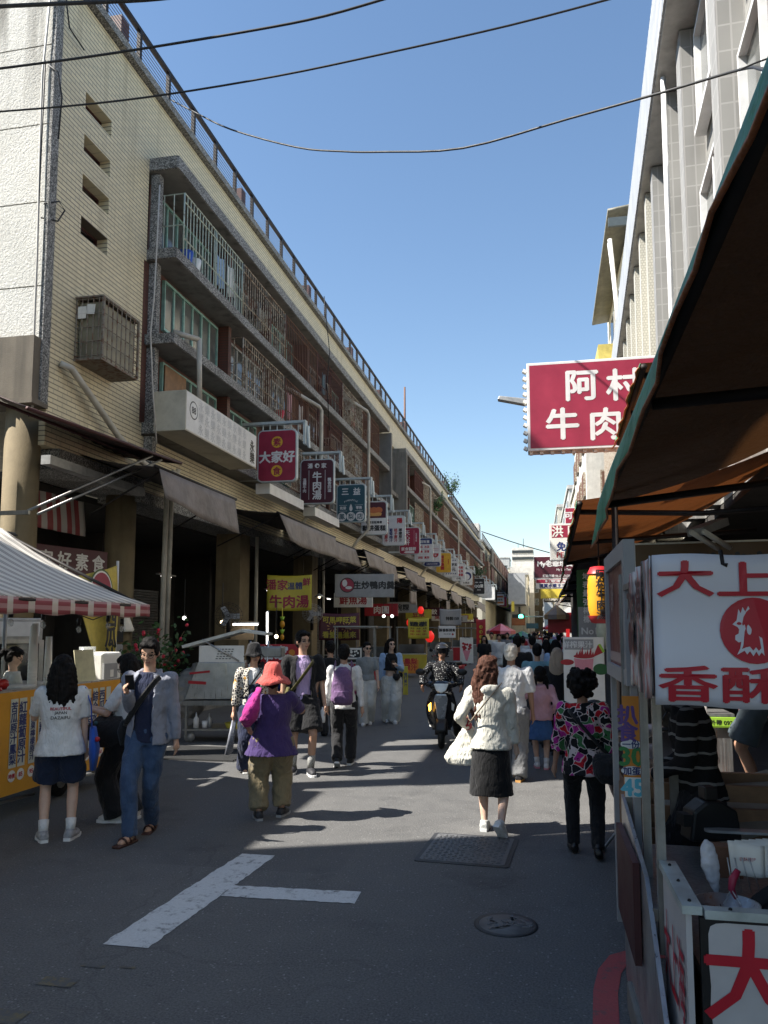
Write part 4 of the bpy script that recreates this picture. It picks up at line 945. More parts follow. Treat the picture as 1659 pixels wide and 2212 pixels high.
# bulbs on a wire under the canopy
for i, (px, py) in enumerate(((23, 1345), (93, 1350), (170, 1360), (233, 1352), (263, 1358))):
    p = AX(px, py, -4.95); t = thing('string_bulb', 'unlit filament bulb on the stall wire, %s from the near end' % 'first second third fourth fifth'.split()[i], 'bulb', p, 0, 'filament bulbs under the stall canopy')
    MB().tube([(0, 0, .05), (0, 0, .12)], .022, 8).build('socket', M['black'], t); MB().ball((0, 0, 0), (.028, .028, .04), 10).build('bulb', M['clear'], t)
pts = [AX(px, py, -4.95)+Vector((0, 0, .12)) for px, py in ((-10, 1330), (23, 1340), (60, 1336), (93, 1345), (130, 1338), (170, 1352), (200, 1362), (233, 1348), (263, 1352))]
tag(MB().tube(pts, .006, 5).build('bulb_wire', M['wire']), 'thin black wire looping along under the stall canopy', 'wire')
# pennant flag on a white pole
t = thing('feather_flag', 'yellow feather flag with a watermelon disc behind the juice stall', 'flag', (-7.3, 12.6, 0))
MB().tube([(0, 0, 0), (0, 0, 3.1)], .025, 8).build('pole', M['white'], t)
def ff(u, v): return Vector((.05*sin(5*u+3*v), -.03-1.25*u*(1-.62*v)-.0, 3.02-.30*u-1.75*v))
MB().sheet(ff, 14, 16).build('cloth', plain('yellow_flag', (.62, .48, .1), .7), t, thick=.004)
L = {}
F = FR((.07, -.62, 2.55), (0, 1, 0), (0, 0, 1))
disc(ink('leaf2'), F, 0, 0, .36, .0); disc(ink('paper'), F, 0, 0, .33, .004); disc(ink('crimson'), F, 0, 0, .3, .008)
patch(ink('white'), F, [(-.1, -.02), (-.02, .02), (.0, .13), (.05, .03), (.16, .02), (.07, -.04), (.1, -.15), (.0, -.08), (-.1, -.14), (-.05, -.05)], .012)
write(ink('ink'), FR((.1, -.32, 1.75), (0, 1, 0), (0, 0, 1)), V('西瓜汁'), 0, 0, .36, .05)
for m, b in L.items(): b.build('lettering' if m in ('ink',) else 'emblem', M[m], t)
# potted flowering plant
t = shrub('flowering_plant', 'leafy potted plant with red flowers by the arcade column', (-6.75, 12.95, .55), .62, 1.35, 900, [M['leaf'], M['leaf'], M['leaf2']], .11, flowers=38)
MB().lathe([(.2, -.55), (.28, -.1), (.3, -.02), (.27, -.02)], n=20).build('pot', plain('grey_pot', (.12, .11, .1), .7), t)
# ================================================================== stainless cart between stall and kitchen
t = thing('steel_cart', 'stainless food cart with a raised lid and open shelf beneath', 'food cart', (-5.35, 12.95, 0), R(12))
MB().prism([(-.62, .72), (.38, .72), (.38, 1.34), (-.42, 1.34)], FR((0, -.42, 0), (1, 0, 0), (0, 0, 1)), -.84).build('cabinet', M['steel'], t, bevel=.01)
mb = MB(); mb.bx(-.65, .75, -.44, .44, .62, .70).bx(-.65, .75, -.42, .42, .2, .23)
for x in (-.6, .7):
    for y in (-.38, .38): mb.bx(x-.02, x+.02, y-.02, y+.02, .1, .62)
mb.build('frame', M['steel_d'], t)
mb = MB(); mb.box((-.18, 0, 1.74), (1.05, .9, .05), (0, -.27, 0)).box((.52, 0, 1.84), (.42, .9, .04), (0, .14, 0)); mb.build('lid', plain('pale_steel_lid', (.62, .62, .56), .5, .1), t)
mb = MB(); mb.bx(-.40, .36, -.425, -.41, 1.345, 1.62); mb.build('perforated_panel', M['paper'], t)
mb = MB()
for i in range(5):
    for j in range(5): mb.box((-.1+i*.055+j*.012, -.43, 1.4+j*.04), (.035, .01, .012))
mb.build('slot', M['ink'], t)
mb = MB(); mb.tube([(-.35, -.44, 1.72), (.28, -.44, 1.36)], .015, 4); [mb.tube([(x, -.43, .62), (x+.05, -.43, 1.7)], .018, 6) for x in (.42, .72)]; mb.build('strut', M['steel'], t)
MB().bx(.45, 1.0, -.45, .1, 1.42, 1.6).build('basin', M['steel_d'], t, bevel=.02)
mb = MB(); mb.box((-.38, -.435, 1.17), (.34, .01, .035), (0, -.1, 0)).box((-.42, -.435, 1.0), (.3, .01, .05), (0, .06, 0)); mb.build('red_tape', M['red'], t)
for x in (-.55, .65): MB().tube([(x, -.35, .09), (x, -.3, .09)], .09, 14).build('wheel', M['frame_grey'], t)
# clutter on its shelf
for i, (x, y, r, h, m, nm, lab) in enumerate(((-.45, -.3, .045, .26, 'white', 'squeeze_bottle', 'white squeeze bottle standing tallest on the cart shelf'), (-.3, -.32, .05, .12, 'white', 'cup', 'white cup on the steel cart shelf'), (-.24, -.25, .045, .24, 'frame_grey', 'squeeze_bottle', 'grey squeeze bottle behind the white cup on the cart shelf'))):
    o = MB().lathe([(r, 0), (r, h*.6), (r*.35, h*.75), (r*.2, h)] if nm != 'cup' else [(r*.8, 0), (r, h), (r*.9, h)], n=14).build(nm, M[m]); q = Matrix.Rotation(R(12), 4, 'Z')@Vector((x, y, 0)); o.location = (-5.35+q.x, 12.95+q.y, .232); tag(o, lab, 'bottle' if nm != 'cup' else 'cup')
for x, y, z, m, lab in ((.2, -.3, .232, 'banner_y', 'yellow plastic basin on the cart shelf'), (.5, -.3, .232, 'red', 'red plastic basin on the cart shelf')):
    o = MB().lathe([(.13, 0), (.17, .09), (.16, .09), (.12, .01)], n=20, cap=False).lathe([(.125, .005), (.125, .012)], n=20).build('basin', M[m]); q = Matrix.Rotation(R(12), 4, 'Z')@Vector((x, y, 0)); o.location = (-5.35+q.x, 12.95+q.y, z); tag(o, lab, 'basin')
o = MB().box((0, 0, 0), (.5, .3, .1), (0, -.5, .2)).build('plastic_crate', M['purple'], bevel=.02); o.location = (-4.72, 12.75, .52); tag(o, 'purple plastic crate tilted against the cart side', 'crate')
# bulging plastic sack beside the plant
def blob(name, mb, mat, parent=None, voxel=.02, sm=6, disp=0.0, dscale=.12, seed=0):
    o = mb.build(name, mat, parent)
    r = o.modifiers.new('r', 'REMESH'); r.mode = 'VOXEL'; r.voxel_size = voxel; r.use_smooth_shade = True
    if sm: s_ = o.modifiers.new('s', 'SMOOTH'); s_.iterations = sm; s_.factor = .5
    if disp:
        tx = bpy.data.textures.new('folds', 'CLOUDS'); tx.noise_scale = dscale; tx.noise_depth = 2
        d = o.modifiers.new('d', 'DISPLACE'); d.texture = tx; d.strength = disp; d.mid_level = .5; d.texture_coords = 'LOCAL'
    dg = bpy.context.evaluated_depsgraph_get(); me = bpy.data.meshes.new_from_object(o.evaluated_get(dg)); me.name = name
    o.modifiers.clear(); o.data = me; return o
o = blob('plastic_sack', MB().ball((0, 0, .45), (.33, .3, .45), 14).ball((.1, 0, .85), (.12, .12, .16)), plain('grey_sack', (.28, .27, .25), .5), voxel=.025, disp=.1); o.location = (-6.15, 13.2, .3); tag(o, 'crumpled grey plastic sack between plant and steel cart', 'sack')
o = MB().box((0, 0, 0), (.02, .75, .42), (0, .15, 0)).build('cardboard_sheet', M['cardboard']); o.location = AY(517, 1362, 16.6); o.rotation_euler = (0, 0, R(80)); tag(o, 'brown cardboard sheet hung in front of the kitchen lamps', 'cardboard')
for i, (px, py, Y, lab) in enumerate(((493, 1330, 16.2, 'dark wall fan angled down in the corner kitchen'), (675, 1325, 22.5, 'pale wire fan behind the yellow banner'))):
    p = AY(px, py, Y); t = thing('fan', lab, 'fan', p, R(20)); mb = MB()
    for r in (.1, .18, .26, .3): mb.lathe([(r, 0), (r+.008, .008), (r, .016)], n=28, cap=False)
    for k in range(20): mb.box((cos(k*pi/10)*.17, sin(k*pi/10)*.17, .008), (.3, .005, .005), (0, 0, k*pi/10))
    g = mb.build('guard', M['frame_grey'] if i else M['iron'], t); g.rotation_euler = (R(70), 0, 0)
    mb = MB(); [mb.box((cos(k*2.1)*.13, sin(k*2.1)*.13, -.03), (.24, .12, .008), (.3, 0, k*2.1)) for k in range(3)]; b = mb.build('blade', M['board'], t); b.rotation_euler = (R(70), 0, 0); MB().tube([(0, .05, 0), (0, .2, -.1), (0, .25, -.5)], .05, 8).build('stand', M['iron'], t)
t = thing('pineapple_charm', 'string of two plastic pineapple charms hanging under the yellow banner', 'charm', AY(610, 1322, 19.7))
mb = MB().tube([(0, 0, .12), (0, 0, -.75)], .012, 5); mb.build('cord', M['gold'], t)
for z in (-.32, -.66): MB().ball((0, 0, z), (.07, .07, .1) if z > -.5 else (.06, .06, .08), 10).build('fruit', M['amber'], t); MB().lathe([(.03, z+.09), (.07, z+.2), (.01, z+.12)], n=8).build('leaf', M['lime'], t)
# ================================================================== right side: buildings
RD = R(2.9)                                                       # the right row runs off at this angle
def RX(Y, a): return a+tan(RD)*Y
b = thing('tiled_building', 'grey tiled building with white window frames and white corrugated parapet', 'building', (RX(6, 2.25), 6, 0), -RD)
mb = MB(); mb.bx(0, 7, -9, 11.9, 3.9, 13.2).build('wall', M['tile_grey'], b)
pm = M['tile_grey_big']
for y0, y1, dx in ((1.0, 1.5, .35), (4.1, 4.6, .35), (7.3, 7.8, .35), (8.9, 9.35, .45), (11.4, 11.85, .45)):
    MB().mat(M['tile_grey_bigx']).bx(-dx, -.002, y0, y1, 3.9, 12.2).mat(pm).quad((-dx-.003, y0, 3.9), (-dx-.003, y1, 3.9), (-dx-.003, y1, 12.2), (-dx-.003, y0, 12.2)).build('pier', None, b)
for y0, y1 in ((1.7, 3.9), (4.8, 7.1), (8.0, 8.8), (9.5, 11.3)):
    for z0 in (4.6, 7.4, 10.2):
        w = MB(); z1 = z0+1.65
        w.bx(-.2, -.02, y0, y1, z0-.1, z0).bx(-.16, -.02, y0, y1, z1, z1+.07).bx(-.16, -.02, y0, y0+.07, z0, z1).bx(-.16, -.02, y1-.07, y1, z0, z1).bx(-.14, -.02, (y0+y1)/2-.03, (y0+y1)/2+.03, z0, z1)
        f = w.build('window', M['white'], b); MB().bx(-.06, -.03, y0+.07, y1-.07, z0, z1).build('pane', M['glass'], f)
MB().bx(-.62, .3, -9, 28.5, 12.25, 12.5).build('eave', M['concrete_l'], b)
MB().bx(-.66, -.60, -9, 28.5, 12.3, 13.7).build('parapet', M['corrugated'], b)
MB().tube([(-.5, 8.45, 12.2), (-.5, 8.5, 3.9)], .05, 8).build('drain_pipe', M['white'], b)
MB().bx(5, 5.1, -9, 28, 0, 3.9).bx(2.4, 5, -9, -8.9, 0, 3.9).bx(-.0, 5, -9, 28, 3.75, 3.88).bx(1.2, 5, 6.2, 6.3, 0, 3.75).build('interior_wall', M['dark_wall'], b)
b = thing('ribbed_building', 'white mosaic tiled building with tall vertical ribs under the parapet', 'building', (RX(18, 2.25), 18, 0), -RD)
MB().bx(0.05, 7, 0, 16.5, 3.9, 12.24).build('wall', M['tile_white'], b)
for k in range(8):
    y = .5+1.95*k; MB().mat(M['tile_whitex']).bx(-.5, .04, y, y+.42, 3.9, 12.22).mat(M['tile_white']).quad((-.503, y, 3.9), (-.503, y+.42, 3.9), (-.503, y+.42, 12.22), (-.503, y, 12.22)).build('rib', None, b)
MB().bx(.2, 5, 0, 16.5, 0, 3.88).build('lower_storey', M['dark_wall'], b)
b = thing('canopied_building', 'older building with sheet metal roof canopy and yellow balcony sheet', 'building', (3.75, 33.6, 0), 0)
MB().bx(.6, 6, 1.3, 13, 0, 20.2).build('wall', M['plaster_y'], b)
MB().sheet(lambda u, v: (-.35+1.6*u, 1.2+11*v+.0, 20.9-.5*u*0-1.0*v-.7*(1-u)*.3), 4, 10).build('roof_canopy', plain('canopy_sheet', (.2, .19, .15), .6, 0, .4, 3, grime=.5), b, thick=.12)
MB().bx(-.35, 1.2, 1.15, 1.3, 19.9, 20.3).build('canopy_edge', plain('slate_sheet', (.07, .09, .1), .6), b)
MB().bx(-.05, .6, 8.5, 12.8, 14.6, 14.9).bx(-.3, .6, 9, 12.9, 16.2, 17.3).build('balcony', plain('yellow_sheet', (.5, .42, .12), .6, 0, .3, 4, grime=.5), b)
MB().bx(.1, .6, 5, 12, 3.5, 14).build('balcony_screen', M['grille_cream'], b)
mb = MB(); mb.tube([(-.2, 2.2, 19.8), (.1, 2.3, 15.5), (.3, 2.3, 14.5)], .1, 8).tube([(-.2, 2.6, 19.8), (.25, 2.4, 14.5)], .08, 8).tube([(.4, 2, 14.4), (.4, 2, 4)], .1, 8); mb.build('drain_pipe', M['white'], b)
for y in (2.5, 5.5, 8.5):
    for z0 in (5.2, 8.6, 11.6, 17.4): f = MB().bx(.5, .6, y, y+1.6, z0, z0+1.5).build('window', M['frame_grey'], b); MB().bx(.48, .5, y+.1, y+1.5, z0+.1, z0+1.4).build('pane', M['glass_d'], f)
def house(name, label, x0, x1, y0, y1, h, mat, face=-1, storeys=4, win=M['glass_d'], wm=M['frame_grey'], front=True, ww=1.4, roof=True, group=None):
    b = thing(name, label, 'building', ((x0+x1)/2, (y0+y1)/2, 0), 0, group); W, D = (x1-x0)/2, (y1-y0)/2
    MB().bx(-W, W, -D, D, 0, h).build('wall', mat, b)
    if roof: MB().bx(-W-.15, W+.15, -D-.15, D+.15, h, h+.35).build('parapet', M['concrete_l'], b)
    fh = (h-4)/max(1, storeys); q = random.Random(int(y0*10)+3)
    for s in range(storeys):
        z0 = 4.3+fh*s
        if front:
            n = max(1, int(2*W/3))
            for k in range(n):
                x = -W+2*W*(k+.5)/n; f = MB().bx(x-ww/2, x+ww/2, -D-.08, -D-.01, z0, z0+1.4).build('window', wm, b); MB().bx(x-ww/2+.1, x+ww/2-.1, -D-.1, -D-.08, z0+.1, z0+1.3).build('pane', win, f)
        n = min(8, max(1, int(2*D/3.5))); xs = W if face > 0 else -W
        for k in range(n):
            y = -D+2*D*(k+.5)/n; s_ = 1 if face > 0 else -1
            f = MB().bx(xs+s_*.01, xs+s_*.14, y-ww*.6, y+ww*.6, z0, z0+1.5).build('window', wm, b); MB().bx(xs+s_*.14, xs+s_*.16, y-ww*.6+.1, y+ww*.6-.1, z0+.1, z0+1.4).build('pane', win, f)
    return b
house('grilled_building', 'pale building with rusty orange window grilles behind the big red sign', 3.0, 9, 48, 62, 15.5, M['plaster_w'], -1, 4, M['grille_rust'], M['grille_cream'])
house('narrow_building', 'narrow cream house past the grilled building', 3.2, 9, 62.2, 74, 13.5, M['plaster_y'], -1, 3)
house('grey_building', 'grey house far down the lane behind the maroon sign', 3.0, 9, 74.3, 98, 15, M['plaster_g'], -1, 4)
house('white_building', 'white house far down the lane behind the black noodle sign', 2.6, 9, 98.5, 128, 17, M['tile_white'], -1, 5)
house('brown_building', 'brownish house at the far end of the lane', 3.0, 12, 129, 170, 19, M['plaster_y'], -1, 5)
# far left block past the market, and the towers closing the street
b = thing('far_block', 'second tiled block past the market with a white tiled end wall', 'building', (LX(104)-.2, 104, 0), -DR)
MB().mat(M['tile_whitex']).bx(-9, 0, 0, 6, 0, 13.5).mat(M['tile_cream']).bx(-9, -.05, 6, 100, 0, 13.5).build('wall', None, b)
MB().bx(-9, .25, -.2, 100, 13.5, 13.8).build('coping', M['pebble'], b)
for z0 in (5.9, 8.4, 11.0): MB().bx(-.05, .9, 6.2, 99, z0, z0+.3).build('balcony_slab', M['concrete'], b)
mb = MB(); mb.bx(.1, .16, 0, 99, 14.6, 14.7); [mb.bx(.08, .16, 1.8*k, 1.8*k+.1, 13.8, 14.6) for k in range(55)]; mb.build('roof_railing', M['iron_red'], b)
for k in range(13):
    for z0 in (6.3, 8.8, 11.4):
        y = 7+7*k; MB().bx(.7, .86, y, y+5.5, z0, z0+1.9).build('grille', rb.choice([M['grille_rust'], M['grille_cream'], M['iron'], M['grille_red']]), b)
MB().bx(-.1, .8, 1.6, 4.4, 7.5, 11).build('window_cage', M['grille_rust'], b)
for x, y, z in ((LX(105)-2, 104, 14.6), (LX(150)-3, 150, 14.8)):
    tag(MB().bx(x-1.5, x+1.5, y, y+3, 13.8, 13.8+2.2).build('roof_hut', M['plaster_w']), 'white hut on the roof of the far block, %s one' % ('first' if y < 120 else 'second'), 'hut')
house('white_tower', 'white tower with two dark window bands closing the street', -5.2, -.8, 150, 164, 13.5, M['plaster_w'], 1, 0, roof=False)
t = thing('white_tower', 'tall white tower with dark horizontal window bands rising at the street end', 'building', (-3.1, 165, 0))
mb = MB().bx(-2.2, 2.3, 0, 12, 0, 18.9); mb.build('wall', M['plaster_w'], t)
MB().bx(-2.1, 2.2, -.12, -.02, 17.7, 18.3).bx(-2.1, 2.2, -.12, -.02, 16.3, 16.9).build('window', M['glass_d'], t); MB().tube([(.2, 2, 18.9), (.2, 2, 21)], .07, 6).tube([(-.9, 2, 18.9), (-.9, 2, 20)], .05, 6).build('antenna', M['iron'], t)
house('cream_building', 'cream block with small windows below the white tower', -4.5, -1.7, 132, 149, 10.9, M['plaster_y'], 1, 2, ww=.5)
house('tan_building', 'tan block beside the striped shed at the street end', -1.5, .9, 170, 190, 14.6, M['pillar'], 1, 4, front=True, ww=.8)
house('grey_tower', 'grey apartment tower showing past the black noodle sign', 1.6, 7, 230, 250, 21, M['plaster_g'], -1, 7, front=True)
house('pale_building', 'pale low block at the very end of the street', -3, 3, 300, 320, 13, M['plaster_w'], 1, 3, ww=1.6)
o = MB().bx(-4.4, -1.9, 118, 130, 5.6, 10.2).build('striped_shed', M['corrugated']); tag(o, 'white corrugated shed wall above the far signs', 'shed')
for x0, x1, y, h, m, lab in ((-8, -5.5, 215, 18.5, 'plaster_y', 'yellowish far house peeking over the far block'), (-11, -8.3, 235, 23, 'plaster_g', 'greyish far house peeking over the far block')): house('far_house', lab, x0, x1, y, y+12, h, M[m], 1, 5)
# ------------------------------------------------------------------ unseen blockers added out of frame, sized to shape the lane's sunlit patch
house('corner_blocker', 'unseen tall building added at the near corner to shade the lane', -11, -8.8, -14, 3.2, 15, M['plaster_g'], 1, 3)
b = house('low_blocker', 'unseen low building added beside the side lane to shape the sunlit patch', -19, -9.3, 3.3, 6.25, 7.6, M['plaster_y'], 1, 1, front=False)
t = thing('roof_blocker', 'large unseen hoarding standing on the low shop roof', 'blocker', (-10.2, 7.9, 0))
MB().box((0, 0, 13.6), (.25, 3.5, 6.6)).build('panel', M['plaster_w'], t); MB().bx(-.1, .1, -1.7, -1.3, 7.5, 10.4).bx(-.1, .1, 1.2, 1.7, 0, 10.4).build('post', M['iron'], t)
# ================================================================== right side: signs over the lane
def proj_sign(name, label, pts, Y, face, draw, depth=.25, bulbs=False, rim='white'):
    a, c = AY(*pts[0], Y), AY(*pts[1], Y); c.z = AY(pts[0][0], pts[1][1], Y).z; w, h = c.x-a.x, a.z-c.z
    t = thing(name, label, 'shop sign', ((a.x+c.x)/2, Y, (a.z+c.z)/2), 0)
    MB().bx(-w/2, w/2, .003, depth, -h/2, h/2).build('case', M[rim], t, bevel=.01)
    F = FR((0, 0, 0), (1, 0, 0), (0, 0, 1)); e = min(w, h)*.03
    mb = MB(); rect(mb, F, -w/2+e, w/2-e, -h/2+e, h/2-e, .0); mb.build('face', M[face], t)
    L = {}
    def ink(m):
        if m not in L: L[m] = MB()
        return L[m]
    draw(ink, F, w, h)
    for m, q in L.items(): q.build('lettering', M[m], t)
    MB().bx(w/2, w/2+1.2, .08, .16, h*.3, h*.3+.06).bx(w/2, w/2+1.2, .08, .16, -h*.3, -h*.3+.06).build('bracket', M['iron'], t)
    if bulbs:
        mb = MB()
        for k in range(11): mb.box((-w/2-.03, .1, -h/2+.06+k*(h-.1)/10.5), (.06, .1, .05), (0, .5, 0))
        for k in range(14): mb.box((-w/2+.05+k*.16, .1, -h/2-.02), (.05, .08, .04))
        mb.build('lamp_socket', M['paper'], t)
    return t
def dA(k, F, w, h):
    for px, py, c in ((1257, 832, '阿'), (1347, 830, '村'), (1215, 915, '牛'), (1308, 915, '肉')):
        p = AY(px, py, 12); write(k('white'), F, c, p.x-SA.x, p.z-SA.z, .52, .03)
    p = AY(1400, 915, 12); write(k('white'), F, '湯', p.x-SA.x, p.z-SA.z, .52, .035)
_a, _c = AY(1137, 785, 12), AY(1500, 975, 12); _c.z = AY(1137, 975, 12).z; SA = Vector(((_a.x+_c.x)/2, 12, (_a.z+_c.z)/2))
proj_sign('projecting_sign', 'huge crimson sign with white beef soup lettering above the lane', ((1137, 785), (1500, 975)), 12, 'crimson', dA, .3, True)
def dB(k, F, w, h):
    rect(k('crimson'), F, -w/2+.06, w/2-.06, .12*h, h/2-.05, .002); write(k('paper'), F, '洪', -w*.27, h*.29, h*.32, .03, z=.006); write(k('paper'), F, '國', w*.2, h*.29, h*.32, .03, z=.006)
    write(k('navy'), F, '免稅', -w*.02, -.12*h, h*.26, .04); write(k('red'), F, 'PEARL', 0, -.35*h, h*.2, .03)
proj_sign('projecting_sign', 'red over cream sign with navy character hanging above the green awning', ((1187, 1132), (1262, 1211)), 24, 'paper', dB, .3)
def dC(k, F, w, h): write(k('white'), F, '可口', -.1*w, 0, h*.5, .04)
proj_sign('projecting_sign', 'small crimson sign highest behind the red over cream one', ((1220, 1097), (1262, 1131)), 30, 'crimson', dC, .25)
def dD(k, F, w, h):
    write(k('white'), F, 'My老爺珍寶人', .0, h*.15, h*.3, .05); write(k('white'), F, 'My Lao Tea', .1*w, -h*.12, h*.13, .02); write(k('white'), F, '訂購專線 06-2225628', -.05*w, -h*.38, h*.13, .02)
proj_sign('projecting_sign', 'maroon sign with white brush title and phone line across the lane', ((1152, 1202), (1262, 1250)), 38, 'maroon', dD, .3)
def dE(k, F, w, h): rect(k('crimson'), F, -w/2+.03, w/2-.03, .08*h, h/2-.02, .002); write(k('white'), F, '手工現打現做專賣', 0, .27*h, h*.3, .04, z=.006); write(k('navy'), F, '現買水果王三果汁', 0, -.2*h, h*.45, .05)
proj_sign('projecting_sign', 'narrow white sign with navy lettering below the maroon sign', ((1157, 1251), (1250, 1272)), 42, 'paper', dE, .3)
def dF(k, F, w, h): write(k('paper'), F, '汕頭意麵', 0, -.12*h, h*.6, .05); disc(k('crimson'), F, -.32*w, .33*h, h*.17)
proj_sign('projecting_sign', 'black noodle sign with white lettering and red seal', ((1174, 1272), (1240, 1301)), 50, 'ink', dF, .3)
o = MB().bx(-1.5, 1.5, 0, .15, -.35, .35).build('projecting_sign', M['gold']); p = AY(1222, 1280, 49); o.location = p; tag(o, 'plain bright yellow sign panel beside the black noodle sign', 'shop sign')
t = thing('street_lamp', 'grey street lamp arm reaching out behind the big crimson sign', 'street lamp', (RX(20, 2.2), 20, 7.7))
a = AY(1075, 863, 20)-t.location; c = AY(1140, 873, 20)-t.location
MB().prism([(0, -.06), (.05, .05), (.8, .09), (.85, -.02), (.7, -.08)], FR(a, c-a, (0, 0, 1)), .22).build('lamp_head', M['frame_grey'], t, bevel=.02); MB().tube([c+Vector((0, -.1, 0)), (0, 0, -.1)], .04, 8).build('arm', M['frame_grey'], t)
# overhead cables
def cable(pts, Y, r, label):
    n = len(pts); P = [AY(px, py, Y if not isinstance(Y, (list, tuple)) else Y[0]+(Y[1]-Y[0])*i/(n-1)) for i, (px, py) in enumerate(pts)]
    Q = []
    for i in range(n-1):
        for k in range(4):
            u = k/4; p0, p1, p2, p3 = P[max(i-1, 0)], P[i], P[i+1], P[min(i+2, n-1)]
            Q.append(.5*((2*p1)+(p2-p0)*u+(2*p0-5*p1+4*p2-p3)*u*u+(3*p1-p0-3*p2+p3)*u**3))
    Q.append(P[-1]); tag(MB().tube(Q, r, 6).build('overhead_cable', M['wire']), label, 'cable')
cable([(-60, 20), (0, 14), (150, 7), (310, 0), (420, -12)], 9, .028, 'thick black cable bundle across the top corner of the sky')
cable([(-60, 155), (0, 148), (160, 127), (315, 104), (550, 65), (700, 35), (850, -8)], 9, .017, 'twisted dark cable crossing the white gable, second one down')
cable([(-60, 243), (0, 241), (180, 226), (360, 204), (600, 164), (825, 117), (1100, 55), (1340, -8)], 9.3, .014, 'dark cable running from the gable vents up over the street')
cable([(362, 212), (420, 242), (500, 280), (640, 318), (740, 327), (830, 328), (1000, 320), (1230, 256), (1440, 197), (1600, 150), (1640, 148), (1665, 160)], (15.5, 6), .016, 'single dark cable sagging across the open sky to the awning')
cable([(1600, 150), (1640, 133), (1680, 120)], 6.2, .008, 'thin cable end leaving the awning corner')
cable([(1040, 1148), (1130, 1178), (1240, 1208)], 100, .06, 'thin far wire sagging between the far roofs')
for k, (pts, lab) in enumerate((([(98, 130), (90, 300), (82, 480), (76, 640), (66, 860), (62, 900)], 'grey cable clipped down the corner of the gable, pulled tight'), ([(108, 0), (92, 160), (86, 340), (80, 560), (72, 760), (70, 880)], 'pale cable hanging down the gable corner'), ([(104, 140), (125, 155), (134, 210), (126, 300)], 'loose black cable end curling beside the upper vents'), ([(95, 440), (128, 435), (140, 455), (125, 478), (88, 470)], 'loose cable loop curling beside the lowest vent'), ([(143, 0), (150, 60), (182, 108)], 'thin black cable dangling at the top of the tiled end'))):
    P = [AY(px, py, 11.15) if px < 110 else AX(px, py, -7.9) for px, py in pts]
    tag(MB().tube(P, .014 if k != 1 else .02, 5).build('wall_cable', M['wire_w'] if k == 1 else M['wire']), lab, 'cable')
for k, (pts, lab) in enumerate((([(345, 400), (338, 545), (333, 640), (325, 720), (330, 840), (338, 960)], 'pale cable running down past the balcony slab ends'), ([(700, 640), (712, 760), (706, 830), (712, 930)], 'dark cable bundle hanging by the balconies above the maroon sign'))):
    P = [AX(px, py, -7.1) for px, py in pts]; tag(MB().tube(P, .016, 5).build('wall_cable', M['wire_w'] if k == 0 else M['wire']), lab, 'cable')
# ================================================================== near awnings on the right
def roll_awning(name, label, xe, y0, y1, ze0, ze1, xw, zw, under, val, drop, far_drop=0, hem='tarp_orange'):
    t = thing(name, label, 'awning', (xe, (y0+y1)/2, ze0))
    L_ = t.location
    e = lambda v: Vector((xe+.006*sin(7*v), y0+(y1-y0)*v, ze0+(ze1-ze0)*v+.012*sin(9*v)))
    dr_ = lambda u: drop*(.22+.78*u**1.6)+.03*sin(11*u)*u+.02
    mb = MB(); mb.sheet(lambda u, v: e(v)*(1-u)+Vector((xw, y0+(y1-y0)*v, zw))*u+Vector((0, 0, -.12*sin(pi*u)-.02*sin(14*v)*sin(pi*u))), 10, 24); mb.build('canopy', M[under], t, world=True)
    mb = MB(); mb.sheet(lambda u, v: e(u)+Vector((-.03*v+.012*sin(46*u+2*v)*v+.012*sin(17*u)*v, far_drop*u*u*v*.5, -dr_(u)*v)), 60, 6); mb.build('valance', M[val], t, world=True, thick=.008)
    mb = MB(); mb.tube([e(k/20)+Vector((-.03+.012*sin(46*k/20+2)+.012*sin(17*k/20), far_drop*(k/20)**2*.5, -dr_(k/20))) for k in range(21)], .009, 6); mb.build('hem', M[hem], t, world=True)
    mb = MB(); mb.tube([e(0)+Vector((.03, 0, -.03)), e(1)+Vector((.03, 0, -.03))], .03, 8)
    for v in (.08, .5, .95):
        p = e(v); mb.tube([p+Vector((.05, 0, -.05)), Vector((xe+(xw-xe)*.55, p.y-.05, ze0-.12)), Vector((xw-.05, p.y-.3, zw-.75))], .03, 6)
    mb.build('frame', M['iron'], t, world=True)
    return t
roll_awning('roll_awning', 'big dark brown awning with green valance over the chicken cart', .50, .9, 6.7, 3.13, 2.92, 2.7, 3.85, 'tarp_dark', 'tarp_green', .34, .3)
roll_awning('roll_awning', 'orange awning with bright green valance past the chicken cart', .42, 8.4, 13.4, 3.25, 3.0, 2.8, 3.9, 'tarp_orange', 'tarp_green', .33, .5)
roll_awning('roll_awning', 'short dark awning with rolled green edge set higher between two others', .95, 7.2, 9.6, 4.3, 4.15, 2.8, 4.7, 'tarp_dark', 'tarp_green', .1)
roll_awning('roll_awning', 'dark patched awning further along behind the juice poster', .75, 15, 21, 3.3, 3.1, 3.0, 4.2, 'tarp', 'tarp', .2)
roll_awning('roll_awning', 'low dark awning over the crowd by the tan parasol', .8, 22, 32, 3.3, 3.2, 3.4, 4.2, 'tarp', 'tarp', .25)
roll_awning('roll_awning', 'long dark awning at the far end of the crowd', 1.2, 34, 55, 3.4, 3.6, 4, 4.6, 'tarp', 'tarp', .3)
